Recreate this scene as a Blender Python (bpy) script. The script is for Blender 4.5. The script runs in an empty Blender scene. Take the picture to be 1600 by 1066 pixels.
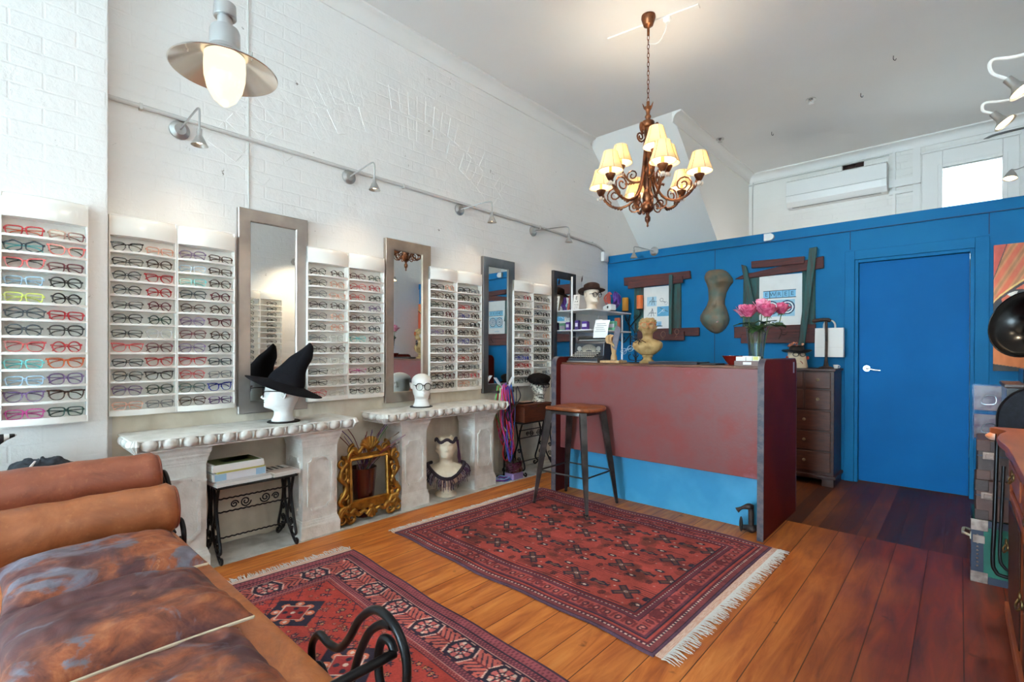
import bpy, bmesh, math, random
import numpy as np
from mathutils import Vector, Matrix, Euler
random.seed(11)
rng = np.random.default_rng(5)
PI = math.pi
COL = bpy.context.scene.collection
R_ = math.radians

# ------------------------------------------------------------------ mesh builder
class MB:
    def __init__(s):
        s.v = []; s.f = []; s.M = None
    def add(s, vs, fs):
        o = len(s.v)
        if s.M is not None:
            vs = [tuple(s.M @ Vector(p)) for p in vs]
        s.v += [tuple(p) for p in vs]; s.f += [tuple(i + o for i in q) for q in fs]
        return s
    def box(s, x0, x1, y0, y1, z0, z1):
        return s.add([(x0,y0,z0),(x1,y0,z0),(x1,y1,z0),(x0,y1,z0),(x0,y0,z1),(x1,y0,z1),(x1,y1,z1),(x0,y1,z1)],
              [(0,3,2,1),(4,5,6,7),(0,1,5,4),(1,2,6,5),(2,3,7,6),(3,0,4,7)])
    def cbox(s, c, d):
        return s.box(c[0]-d[0]/2,c[0]+d[0]/2,c[1]-d[1]/2,c[1]+d[1]/2,c[2]-d[2]/2,c[2]+d[2]/2)
    def grid(s, P, cu=False, cv=False, flip=False):
        nu, nv = len(P), len(P[0])
        vs = [p for row in P for p in row]; fs = []
        for i in range(nu if cu else nu-1):
            for j in range(nv if cv else nv-1):
                a=i*nv+j; b=((i+1)%nu)*nv+j; c=((i+1)%nu)*nv+(j+1)%nv; d=i*nv+(j+1)%nv
                fs.append((a,d,c,b) if flip else (a,b,c,d))
        return s.add(vs, fs)
    def rings(s, rings, cap0=True, cap1=True):
        n = len(rings[0]); vs=[p for r in rings for p in r]; fs=[]
        for i in range(len(rings)-1):
            for j in range(n):
                k=(j+1)%n
                fs.append((i*n+j,i*n+k,(i+1)*n+k,(i+1)*n+j))
        if cap0: fs.append(tuple(range(n-1,-1,-1)))
        if cap1: fs.append(tuple((len(rings)-1)*n+j for j in range(n)))
        return s.add(vs, fs)
    def lathe(s, prof, n=28, c=(0,0,0), cap0=True, cap1=True):
        return s.rings([[(c[0]+r*math.cos(2*PI*j/n), c[1]+r*math.sin(2*PI*j/n), c[2]+z) for j in range(n)] for r,z in prof],
                       cap0 and prof[0][0]>1e-6, cap1 and prof[-1][0]>1e-6)
    def cyl(s, p0, p1, r, n=16, r1=None):
        return s.tube([p0,p1], r, n, rs=[r, r if r1 is None else r1])
    def tube(s, pts, r, n=8, closed=False, rs=None, flat=1.0):
        pts=[Vector(p) for p in pts]; m=len(pts); T=[]
        for i in range(m):
            a = pts[(i-1)%m] if (closed or i>0) else pts[i]
            b = pts[(i+1)%m] if (closed or i<m-1) else pts[i]
            t=(b-a); T.append(t.normalized() if t.length>1e-9 else Vector((0,0,1)))
        up=Vector((0,0,1)) if abs(T[0].z)<.9 else Vector((1,0,0))
        N=(up-T[0]*up.dot(T[0])).normalized(); rings=[]
        for i in range(m):
            N=(N-T[i]*N.dot(T[i]));
            N=N.normalized() if N.length>1e-9 else T[i].orthogonal().normalized()
            B=T[i].cross(N); rr=rs[i] if rs else r
            rings.append([tuple(pts[i]+N*(rr*math.cos(2*PI*j/n))+B*(rr*flat*math.sin(2*PI*j/n))) for j in range(n)])
        if closed:
            rings.append(rings[0]); return s.rings(rings, False, False)
        return s.rings(rings)
    def ell(s, c, rx, ry, rz, nu=18, nv=12):
        P=[]
        for i in range(1,nv):
            t=PI*i/nv
            P.append([(c[0]+rx*math.sin(t)*math.cos(2*PI*j/nu), c[1]+ry*math.sin(t)*math.sin(2*PI*j/nu), c[2]-rz*math.cos(t)) for j in range(nu)])
        o=len(s.v); s.rings(P, False, False)
        n0=len(s.v)
        pb=Vector((c[0],c[1],c[2]-rz)); pt=Vector((c[0],c[1],c[2]+rz))
        if s.M is not None: pb=s.M@pb; pt=s.M@pt
        s.v += [tuple(pb), tuple(pt)]
        for j in range(nu):
            k=(j+1)%nu
            s.f.append((n0,o+k,o+j)); s.f.append((n0+1,o+(nv-2)*nu+j,o+(nv-2)*nu+k))
        return s
    def prism(s, poly, h, axis='z', off=0.0):
        """extrude a 2d polygon along an axis from off to off+h"""
        def P(a,b,c):
            return (a,b,c) if axis=='z' else ((c,a,b) if axis=='x' else (a,c,b))
        n=len(poly); vs=[P(a,b,off) for a,b in poly]+[P(a,b,off+h) for a,b in poly]
        fs=[tuple(range(n-1,-1,-1)), tuple(range(n,2*n))]+[(i,(i+1)%n,n+(i+1)%n,n+i) for i in range(n)]
        return s.add(vs, fs)
    def ringprism(s, inner, outer, d0, d1, axis='x'):
        def P(a,b,c): return (c,a,b) if axis=='x' else ((a,c,b) if axis=='y' else (a,b,c))
        n=len(inner)
        R=[[P(*p,d1) for p in inner],[P(*p,d1) for p in outer],[P(*p,d0) for p in outer],[P(*p,d0) for p in inner]]
        R.append(R[0])
        return s.rings(R, False, False)
    def build(s, name, m=None, parent=None, bevel=0.0, smooth=38, seg=2, loc=None, rot=None):
        me=bpy.data.meshes.new(name)
        me.from_pydata(s.v, [], s.f)
        bm=bmesh.new(); bm.from_mesh(me)
        if bevel>0:
            bmesh.ops.recalc_face_normals(bm, faces=bm.faces)
            es=[e for e in bm.edges if len(e.link_faces)==2 and e.calc_face_angle(0)>R_(30)]
            bmesh.ops.bevel(bm, geom=es, offset=bevel, segments=seg, affect='EDGES', profile=.5, clamp_overlap=True)
        else:
            bmesh.ops.recalc_face_normals(bm, faces=bm.faces)
        bm.to_mesh(me); bm.free()
        o=link(name, me, m, parent, smooth, loc, rot)
        if bevel>0:
            wn=o.modifiers.new('weighted normals','WEIGHTED_NORMAL'); wn.keep_sharp=True; wn.weight=90
        return o

def link(name, me, m=None, parent=None, smooth=38, loc=None, rot=None):
    if smooth:
        me.polygons.foreach_set('use_smooth', [True]*len(me.polygons))
        if smooth<180: me.set_sharp_from_angle(angle=R_(smooth))
    o=bpy.data.objects.new(name, me); COL.objects.link(o)
    if m is not None: me.materials.append(m)
    if parent is not None: o.parent=parent
    if loc is not None: o.location=loc
    if rot is not None: o.rotation_euler=rot
    return o

def tag(o, label=None, cat=None, group=None, kind=None):
    if label: o['label']=label
    if cat: o['category']=cat
    if group: o['group']=group
    if kind: o['kind']=kind
    return o
def thing(name, label, cat, loc=(0,0,0), rotz=0.0, group=None, rot=None, scale=None):
    o=bpy.data.objects.new(name, None); COL.objects.link(o)
    o.empty_display_size=.05
    o.location=loc; o.rotation_euler=rot if rot is not None else (0,0,rotz)
    if scale: o.scale=(scale,)*3
    return tag(o,label,cat,group)
def struct(o): o['kind']='structure'; return o
def kids(o): return [c for c in ALLCH.get(o.name,[])] if False else list(o.children)
def dup(root, loc, rotz=None, label=None, group=None, rot=None):
    r=root.copy(); COL.objects.link(r); r.location=loc
    if rotz is not None: r.rotation_euler=(0,0,rotz)
    if rot is not None: r.rotation_euler=rot
    if label: r['label']=label
    if group: r['group']=group
    for ch in root.children:
        c=ch.copy(); COL.objects.link(c); c.parent=r
        for g in ch.children:
            d=g.copy(); COL.objects.link(d); d.parent=c
    return r

def spl(pts, n=8, closed=False):
    pts=[Vector(p) for p in pts]; m=len(pts); out=[]
    rg = range(m) if closed else range(m-1)
    for i in rg:
        p1=pts[i]; p2=pts[(i+1)%m]
        p0=pts[(i-1)%m] if (closed or i>0) else p1*2-p2
        p3=pts[(i+2)%m] if (closed or i<m-2) else p2*2-p1
        for k in range(n):
            t=k/n
            out.append(.5*((2*p1)+(p2-p0)*t+(2*p0-5*p1+4*p2-p3)*t*t+(3*p1-p0-3*p2+p3)*t**3))
    if not closed: out.append(pts[-1])
    return out
def spiral(c, r0, r1, a0, a1, n=24, plane='xz'):
    out=[]
    for i in range(n+1):
        t=i/n; r=r0+(r1-r0)*t; a=a0+(a1-a0)*t
        u,w=r*math.cos(a), r*math.sin(a)
        out.append({'xz':(c[0]+u,c[1],c[2]+w),'yz':(c[0],c[1]+u,c[2]+w),'xy':(c[0]+u,c[1]+w,c[2])}[plane])
    return out
def superell(a,b,n,N=28):
    out=[]
    for i in range(N):
        t=2*PI*i/N; c,s_=math.cos(t),math.sin(t)
        out.append((a*abs(c)**(2/n)*(1 if c>=0 else -1), b*abs(s_)**(2/n)*(1 if s_>=0 else -1)))
    return out
def rrect(a,b,r,k=5):
    """rounded rectangle half sizes a,b"""
    out=[]
    for cx,cy,a0 in ((a-r,b-r,0),(-a+r,b-r,PI/2),(-a+r,-b+r,PI),(a-r,-b+r,1.5*PI)):
        for i in range(k+1):
            t=a0+PI/2*i/k; out.append((cx+r*math.cos(t), cy+r*math.sin(t)))
    return out

# ------------------------------------------------------------------ materials
def lin(c):
    if isinstance(c,str):
        c=c.lstrip('#'); c=[int(c[i:i+2],16) for i in (0,2,4)]
    o=[]
    for v in c[:3]:
        v=v/255; o.append(v/12.92 if v<=.04045 else ((v+.055)/1.055)**2.4)
    return (*o,1.0)
_M={}
def newmat(name):
    m=bpy.data.materials.new(name); m.use_nodes=True
    nt=m.node_tree; b=nt.nodes['Principled BSDF']
    return m,nt,b
def N(nt,t,**k):
    n=nt.nodes.new(t)
    for a,v in k.items():
        if a in n.inputs.keys() if hasattr(n.inputs,'keys') else False: n.inputs[a].default_value=v
        else: setattr(n,a,v)
    return n
def ramp(nt, stops, interp='LINEAR'):
    r=nt.nodes.new('ShaderNodeValToRGB'); r.color_ramp.interpolation=interp
    e=r.color_ramp.elements
    while len(e)<len(stops): e.new(.5)
    for el,(p,c) in zip(e,stops): el.position=p; el.color=c if len(c)==4 else lin(c)
    return r
def mat(name, col, rough=.5, metal=0.0, col2=None, nscale=8.0, nlo=.4, nhi=.6, bump=0.0, bscale=40.0, spec=None, coat=0.0, stretch=None, sheen=0, emit=None, estr=0, detail=4.0, dist=0.0):
    if name in _M: return _M[name]
    m,nt,b=newmat(name); L=nt.links
    b.inputs['Roughness'].default_value=rough; b.inputs['Metallic'].default_value=metal
    if spec is not None: b.inputs['Specular IOR Level'].default_value=spec
    if coat: b.inputs['Coat Weight'].default_value=coat; b.inputs['Coat Roughness'].default_value=.12
    if sheen: b.inputs['Sheen Weight'].default_value=sheen
    if emit: b.inputs['Emission Color'].default_value=lin(emit); b.inputs['Emission Strength'].default_value=estr
    b.inputs['Base Color'].default_value=lin(col)
    tc=None
    if col2 is not None or bump:
        tc=nt.nodes.new('ShaderNodeTexCoord'); src=tc.outputs['Object']
        if stretch:
            mp=nt.nodes.new('ShaderNodeMapping'); mp.inputs['Scale'].default_value=stretch
            L.new(src,mp.inputs['Vector']); src=mp.outputs['Vector']
    if col2 is not None:
        n=nt.nodes.new('ShaderNodeTexNoise'); n.inputs['Scale'].default_value=nscale; n.inputs['Detail'].default_value=detail; n.inputs['Distortion'].default_value=dist
        L.new(src,n.inputs['Vector'])
        r=ramp(nt,[(nlo,lin(col)),(nhi,lin(col2))]); L.new(n.outputs['Fac'],r.inputs['Fac']); L.new(r.outputs['Color'],b.inputs['Base Color'])
    if bump:
        n2=nt.nodes.new('ShaderNodeTexNoise'); n2.inputs['Scale'].default_value=bscale; n2.inputs['Detail'].default_value=3
        L.new(src,n2.inputs['Vector'])
        bp=nt.nodes.new('ShaderNodeBump'); bp.inputs['Strength'].default_value=bump; bp.inputs['Distance'].default_value=.01
        L.new(n2.outputs['Fac'],bp.inputs['Height']); L.new(bp.outputs['Normal'],b.inputs['Normal'])
    _M[name]=m
    return m
def glassmat(name, tint=(255,255,255), gloss=.12, rough=.02, fk=1.0):
    if name in _M: return _M[name]
    m,nt,b=newmat(name); L=nt.links; nt.nodes.remove(b)
    out=nt.nodes['Material Output']
    t=nt.nodes.new('ShaderNodeBsdfTransparent'); t.inputs['Color'].default_value=lin(tint)
    g=nt.nodes.new('ShaderNodeBsdfGlossy'); g.inputs['Roughness'].default_value=rough
    mx=nt.nodes.new('ShaderNodeMixShader'); fr=nt.nodes.new('ShaderNodeFresnel'); fr.inputs['IOR'].default_value=1.45
    ml=nt.nodes.new('ShaderNodeMath'); ml.operation='MULTIPLY_ADD'; ml.inputs[1].default_value=fk; ml.inputs[2].default_value=gloss*.3
    L.new(fr.outputs['Fac'],ml.inputs[0]); L.new(ml.outputs[0],mx.inputs['Fac'])
    L.new(t.outputs[0],mx.inputs[1]); L.new(g.outputs[0],mx.inputs[2]); L.new(mx.outputs[0],out.inputs['Surface'])
    _M[name]=m; return m
def vcolmat(name, rough=.8, spec=.3, bump=0, bscale=200):
    if name in _M: return _M[name]
    m,nt,b=newmat(name); L=nt.links
    a=nt.nodes.new('ShaderNodeVertexColor'); a.layer_name='Col'
    L.new(a.outputs['Color'],b.inputs['Base Color']); b.inputs['Roughness'].default_value=rough; b.inputs['Specular IOR Level'].default_value=spec
    if bump:
        tc=nt.nodes.new('ShaderNodeTexCoord'); n2=nt.nodes.new('ShaderNodeTexNoise'); n2.inputs['Scale'].default_value=bscale
        L.new(tc.outputs['Object'],n2.inputs['Vector'])
        bp=nt.nodes.new('ShaderNodeBump'); bp.inputs['Strength'].default_value=bump; bp.inputs['Distance'].default_value=.004
        L.new(n2.outputs['Fac'],bp.inputs['Height']); L.new(bp.outputs['Normal'],b.inputs['Normal'])
    _M[name]=m; return m
def srgb2lin(a):
    a=np.asarray(a,float)/255.0
    return np.where(a<=.04045, a/12.92, ((a+.055)/1.055)**2.4)
def canvas(name, P, img, m, parent=None, smooth=0, loc=None, rot=None, thick=None):
    """P: array (nu,nv,3) of points, img: (nu,nv,3) 0..255 colours of the surface at those points"""
    nu,nv=img.shape[:2]
    vs=P.reshape(-1,3)
    i,j=np.meshgrid(np.arange(nu-1),np.arange(nv-1),indexing='ij')
    a=(i*nv+j).ravel(); fs=np.stack([a,a+nv,a+nv+1,a+1],1)
    me=bpy.data.meshes.new(name)
    cols=np.concatenate([srgb2lin(img.reshape(-1,3)),np.ones((nu*nv,1))],1)
    if thick is not None:
        # rim skirt: border loop repeated at the given offset and closed with one back face
        t=np.array(thick,float)
        loop=[(k,0) for k in range(nu)]+[(nu-1,k) for k in range(1,nv)]+[(k,nv-1) for k in range(nu-2,-1,-1)]+[(0,k) for k in range(nv-2,0,-1)]
        idx=[k*nv+l for k,l in loop]; base=len(vs)
        vs=np.concatenate([vs, vs[idx]+t]); cols=np.concatenate([cols, cols[idx]])
        n=len(idx)
        extra=[(idx[k], base+k, base+(k+1)%n, idx[(k+1)%n]) for k in range(n)]
        fl=[tuple(q) for q in fs.tolist()]+extra+[tuple(base+k for k in range(n))]
    else: fl=fs.tolist()
    me.from_pydata(vs.tolist(), [], fl)
    at=me.color_attributes.new('Col','FLOAT_COLOR','POINT')
    at.data.foreach_set('color', cols.astype(np.float32).ravel())
    bm=bmesh.new(); bm.from_mesh(me); bmesh.ops.recalc_face_normals(bm,faces=bm.faces); bm.to_mesh(me); bm.free()
    return link(name, me, m, parent, smooth, loc, rot)
def vnoise(h,w,cells,seed=0,octaves=3):
    """smooth value noise 0..1 on an h x w grid"""
    g=np.random.default_rng(seed); out=np.zeros((h,w)); amp=1; tot=0
    for o in range(octaves):
        n=max(2,int(cells*2**o)); G=g.random((n+2,n+2))
        y=np.linspace(0,n,h,endpoint=False); x=np.linspace(0,n,w,endpoint=False)
        yi=y.astype(int); xi=x.astype(int); fy=(y-yi)[:,None]; fx=(x-xi)[None]
        fy=fy*fy*(3-2*fy); fx=fx*fx*(3-2*fx)
        a=G[yi][:,xi]; b=G[yi+1][:,xi]; c=G[yi][:,xi+1]; d=G[yi+1][:,xi+1]
        out+=amp*((a*(1-fy)+b*fy)*(1-fx)+(c*(1-fy)+d*fy)*fx); tot+=amp; amp*=.5
    return out/tot
SKY=21
EXPO=0.92
PEND_FILL=7  # power of the added fill pendants by the opposite wall
CHB=5.0
REAR_FILL=12.0  # power of the added fill lamp in the back room
# ================================================================== the place
# x: away from the white brick wall, y: from the shop window to the blue partition, z: up (metres)
XR=4.0; YP=5.51; YB=7.68; YF=-7.5; ZC=3.78; ZP=2.41

def brickwall(name, axes, base, dark, scale=1.0, bumpk=.45, chips=.655):
    """painted brick: axes picks which object coordinates run along and up the wall"""
    if name in _M: return _M[name]
    m,nt,b=newmat(name); L=nt.links
    tc=nt.nodes.new('ShaderNodeTexCoord'); sp=nt.nodes.new('ShaderNodeSeparateXYZ'); cb=nt.nodes.new('ShaderNodeCombineXYZ')
    L.new(tc.outputs['Object'],sp.inputs[0]); L.new(sp.outputs[axes[0]],cb.inputs[0]); L.new(sp.outputs[axes[1]],cb.inputs[1])
    wob=nt.nodes.new('ShaderNodeTexNoise'); wob.inputs['Scale'].default_value=3.0; wob.inputs['Detail'].default_value=3
    L.new(tc.outputs['Object'],wob.inputs['Vector'])
    mxv=nt.nodes.new('ShaderNodeVectorMath'); mxv.operation='MULTIPLY_ADD'; mxv.inputs[1].default_value=(.02,.02,0)
    L.new(wob.outputs['Color'],mxv.inputs[0]); L.new(cb.outputs[0],mxv.inputs[2])
    br=nt.nodes.new('ShaderNodeTexBrick'); L.new(mxv.outputs[0],br.inputs['Vector'])
    br.inputs['Scale'].default_value=1.0; br.inputs['Brick Width'].default_value=.235*scale; br.inputs['Row Height'].default_value=.0845*scale
    br.inputs['Mortar Size'].default_value=.008; br.inputs['Mortar Smooth'].default_value=.85
    br.inputs['Color1'].default_value=(1,1,1,1); br.inputs['Color2'].default_value=(.8,.8,.8,1); br.inputs['Mortar'].default_value=(0,0,0,1)
    n1=nt.nodes.new('ShaderNodeTexNoise'); n1.inputs['Scale'].default_value=14; n1.inputs['Detail'].default_value=6; n1.inputs['Roughness'].default_value=.65
    L.new(tc.outputs['Object'],n1.inputs['Vector'])
    n2=nt.nodes.new('ShaderNodeTexNoise'); n2.inputs['Scale'].default_value=1.3; n2.inputs['Detail'].default_value=4
    L.new(tc.outputs['Object'],n2.inputs['Vector'])
    # joints fade in and out under the thick paint
    fade=ramp(nt,[(.38,(.25,.25,.25,1)),(.62,(1,1,1,1))]); L.new(n2.outputs['Fac'],fade.inputs['Fac'])
    inv=nt.nodes.new('ShaderNodeMath'); inv.operation='SUBTRACT'; inv.inputs[0].default_value=1.0; L.new(br.outputs['Color'],inv.inputs[1])
    jm=nt.nodes.new('ShaderNodeMath'); jm.operation='MULTIPLY'; L.new(inv.outputs[0],jm.inputs[0]); L.new(fade.outputs['Color'],jm.inputs[1])
    h=nt.nodes.new('ShaderNodeMath'); h.operation='MULTIPLY_ADD'; h.inputs[1].default_value=-.30; L.new(jm.outputs[0],h.inputs[0]); L.new(n1.outputs['Fac'],h.inputs[2])
    bp=nt.nodes.new('ShaderNodeBump'); bp.inputs['Strength'].default_value=bumpk; bp.inputs['Distance'].default_value=.018
    L.new(h.outputs[0],bp.inputs['Height']); L.new(bp.outputs['Normal'],b.inputs['Normal'])
    # colour: paint, with small chips showing the grey below
    chip=nt.nodes.new('ShaderNodeTexNoise'); chip.inputs['Scale'].default_value=9; chip.inputs['Detail'].default_value=8; chip.inputs['Roughness'].default_value=.75
    L.new(tc.outputs['Object'],chip.inputs['Vector'])
    cr=ramp(nt,[(chips,(0,0,0,1)),(chips+.03,(1,1,1,1))]); L.new(chip.outputs['Fac'],cr.inputs['Fac'])
    pr=ramp(nt,[(.3,lin(base)),(.75,lin(dark))]); L.new(n2.outputs['Fac'],pr.inputs['Fac'])
    mx=nt.nodes.new('ShaderNodeMix'); mx.data_type='RGBA'; L.new(cr.outputs['Color'],mx.inputs['Factor'])
    L.new(pr.outputs['Color'],mx.inputs['A']); mx.inputs['B'].default_value=lin((128,118,108))
    L.new(mx.outputs['Result'],b.inputs['Base Color']); b.inputs['Roughness'].default_value=.55
    _M[name]=m; return m
M_BRICK=brickwall('white painted brick','YZ',(238,236,233),(231,229,226),bumpk=.34)
M_BRICKB=brickwall('white painted brick across','XZ',(238,236,231),(230,227,221),bumpk=.3)
M_CEIL=mat('ceiling paint',(238,236,233),.7,col2=(234,232,229),nscale=.8)
M_TRIM=mat('cornice paint',(236,234,230),.6)
M_BLUE=mat('blue wall paint',(8,106,160),.6,col2=(12,112,166),nscale=2.5,bump=.05,bscale=60,spec=.2)
M_BLUED=mat('blue door paint',(6,104,172),.6,col2=(5,98,164),nscale=1.5,bump=.06,bscale=30,spec=.15)
M_GROOVE=mat('blue groove',(10,54,92),.6)

def boards():
    m,nt,b=newmat('old pine boards'); L=nt.links
    tc=nt.nodes.new('ShaderNodeTexCoord'); sp=nt.nodes.new('ShaderNodeSeparateXYZ'); L.new(tc.outputs['Object'],sp.inputs[0])
    def M(op,a,b_=None,c=None):
        n=nt.nodes.new('ShaderNodeMath'); n.operation=op
        for i,v in enumerate((a,b_,c)):
            if v is None: continue
            if isinstance(v,(int,float)): n.inputs[i].default_value=v
            else: L.new(v,n.inputs[i])
        return n.outputs[0]
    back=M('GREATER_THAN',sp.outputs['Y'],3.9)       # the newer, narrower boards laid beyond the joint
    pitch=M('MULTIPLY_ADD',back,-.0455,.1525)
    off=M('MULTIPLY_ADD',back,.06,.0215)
    u=M('DIVIDE',M('SUBTRACT',sp.outputs['X'],off),pitch)
    idx=M('FLOOR',u); fr=M('FRACT',u)
    edge=M('MINIMUM',fr,M('SUBTRACT',1.0,fr))
    gap=M('LESS_THAN',edge,.013)
    wn=nt.nodes.new('ShaderNodeTexWhiteNoise'); wn.noise_dimensions='2D'
    cv=nt.nodes.new('ShaderNodeCombineXYZ'); L.new(idx,cv.inputs[0]); L.new(back,cv.inputs[1]); L.new(cv.outputs[0],wn.inputs['Vector'])
    # grain along y, shifted board by board
    cg=nt.nodes.new('ShaderNodeCombineXYZ')
    L.new(M('MULTIPLY',sp.outputs['X'],9.0),cg.inputs[0]); L.new(M('ADD',M('MULTIPLY',sp.outputs['Y'],1.1),M('MULTIPLY',idx,7.31)),cg.inputs[1]); L.new(idx,cg.inputs[2])
    g1=nt.nodes.new('ShaderNodeTexNoise'); g1.inputs['Scale'].default_value=2.0; g1.inputs['Detail'].default_value=7; g1.inputs['Roughness'].default_value=.62; g1.inputs['Distortion'].default_value=.8
    L.new(cg.outputs[0],g1.inputs['Vector'])
    st=nt.nodes.new('ShaderNodeTexNoise'); st.inputs['Scale'].default_value=1.5; st.inputs['Detail'].default_value=5; L.new(tc.outputs['Object'],st.inputs['Vector'])
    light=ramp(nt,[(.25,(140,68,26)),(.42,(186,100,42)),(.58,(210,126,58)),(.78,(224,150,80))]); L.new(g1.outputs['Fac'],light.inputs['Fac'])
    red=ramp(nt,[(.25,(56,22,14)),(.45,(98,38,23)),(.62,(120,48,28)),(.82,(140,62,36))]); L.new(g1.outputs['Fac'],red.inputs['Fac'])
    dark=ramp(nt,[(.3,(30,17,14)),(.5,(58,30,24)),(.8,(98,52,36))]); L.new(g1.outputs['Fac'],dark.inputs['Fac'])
    # paler orange by the white wall, redder and darker towards the passage
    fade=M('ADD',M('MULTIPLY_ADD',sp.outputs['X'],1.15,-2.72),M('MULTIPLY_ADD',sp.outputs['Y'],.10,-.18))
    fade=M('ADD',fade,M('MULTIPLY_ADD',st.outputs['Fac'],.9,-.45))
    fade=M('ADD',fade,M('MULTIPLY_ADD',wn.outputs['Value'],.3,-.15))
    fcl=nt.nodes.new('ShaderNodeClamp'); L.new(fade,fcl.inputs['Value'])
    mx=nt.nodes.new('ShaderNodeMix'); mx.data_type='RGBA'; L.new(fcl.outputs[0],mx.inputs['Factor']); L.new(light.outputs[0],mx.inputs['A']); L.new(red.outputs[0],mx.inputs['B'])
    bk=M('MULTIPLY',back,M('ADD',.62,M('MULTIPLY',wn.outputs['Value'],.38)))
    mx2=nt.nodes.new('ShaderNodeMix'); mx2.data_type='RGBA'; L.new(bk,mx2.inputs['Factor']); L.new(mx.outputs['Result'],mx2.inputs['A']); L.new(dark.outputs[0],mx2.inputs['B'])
    # knots and scuffs
    kn=nt.nodes.new('ShaderNodeTexNoise'); kn.inputs['Scale'].default_value=11; kn.inputs['Detail'].default_value=3; L.new(tc.outputs['Object'],kn.inputs['Vector'])
    kr=ramp(nt,[(.70,(0,0,0,1)),(.76,(1,1,1,1))]); L.new(kn.outputs['Fac'],kr.inputs['Fac'])
    mx3=nt.nodes.new('ShaderNodeMix'); mx3.data_type='RGBA'; L.new(M('MULTIPLY',kr.outputs[0],.6),mx3.inputs['Factor']); L.new(mx2.outputs['Result'],mx3.inputs['A']); mx3.inputs['B'].default_value=lin((60,30,20))
    mx4=nt.nodes.new('ShaderNodeMix'); mx4.data_type='RGBA'; L.new(M('MULTIPLY',gap,.85),mx4.inputs['Factor']); L.new(mx3.outputs['Result'],mx4.inputs['A']); mx4.inputs['B'].default_value=lin((40,18,12))
    L.new(mx4.outputs['Result'],b.inputs['Base Color'])
    rr=M('MULTIPLY_ADD',g1.outputs['Fac'],.25,.36); L.new(rr,b.inputs['Roughness']); b.inputs['Specular IOR Level'].default_value=.32
    bp=nt.nodes.new('ShaderNodeBump'); bp.inputs['Strength'].default_value=.25; bp.inputs['Distance'].default_value=.004
    hh=M('SUBTRACT',M('MULTIPLY',g1.outputs['Fac'],.5),M('MULTIPLY',gap,1.0)); L.new(hh,bp.inputs['Height']); L.new(bp.outputs['Normal'],b.inputs['Normal'])
    return m
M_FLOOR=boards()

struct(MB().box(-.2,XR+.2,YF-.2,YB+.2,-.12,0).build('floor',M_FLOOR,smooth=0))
struct(MB().box(-.2,XR+.2,YF-.2,-.55,-.0,.004).build('floor_bounce',mat('pale bounce floor',(214,216,218),.5,col2=(196,198,202),nscale=40),smooth=0))  # unseen pale floor, added to bounce neutral light into the room
struct(MB().box(-.2,XR+.2,YF-.2,YB+.2,ZC,ZC+.12).build('ceiling',M_CEIL,smooth=0))
# white brick wall and the half-brick pier by the shop window
struct(MB().box(-.2,0,YF-.2,YB+.2,0,ZC).build('wall_left',M_BRICK,smooth=0))
struct(MB().box(0,.11,YF,.468,0,ZC).build('wall_left_pier',M_BRICK,bevel=.008))
struct(MB().box(XR,XR+.2,YF-.2,YB+.2,0,ZC).build('wall_right',M_BRICK,smooth=0))
# ghost of a relieving arch in the brickwork
ab=MB(); gr=random.Random(12)
for r0,r1,n in ((1.36,1.545,36),(1.56,1.75,40)):
    for k in range(n):
        a0=R_(28)+(R_(150)-R_(28))*k/n; a1=R_(28)+(R_(150)-R_(28))*(k+.86)/n; d=gr.choice((-.001,.001,.0015,.0022,.0034))
        if d<0: continue
        P=[(2.45+r*math.cos(a),1.58+r*math.sin(a)) for r,a in ((r0,a0),(r1,a0+.004),(r1-.006,a1),(r0+.004,a1-.004))]
        if max(z for _,z in P)<ZC-.12: ab.prism(P,d+.01,'x',-.01)
struct(ab.build('wall_left_arch',M_BRICK,bevel=.003,seg=2))
# rear wall with its high window and the knocked-out brick
wx0,wx1,wz0,wz1=3.20,3.70,2.25,3.37
hx0,hx1,hz0,hz1=2.205,2.442,3.535,3.662
w=MB()
T_=.07
w.box(-.2,hx0,YB,YB+T_,0,ZC); w.box(hx0,hx1,YB,YB+T_,0,hz0); w.box(hx0,hx1,YB,YB+T_,hz1,ZC)
w.box(hx1,wx0,YB,YB+T_,0,ZC); w.box(wx0,wx1,YB,YB+T_,0,wz0); w.box(wx0,wx1,YB,YB+T_,wz1,ZC); w.box(wx1,XR+.2,YB,YB+T_,0,ZC)
struct(w.build('wall_back',M_BRICKB,smooth=0))
struct(MB().box(hx0-.02,hx1+.02,YB+.072,YB+.2,hz0-.02,hz1+.02).build('wall_back_cavity',mat('bare old brick',(74,50,44),.9,col2=(40,27,25),nscale=20,bump=.6,bscale=60),smooth=0))
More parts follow.
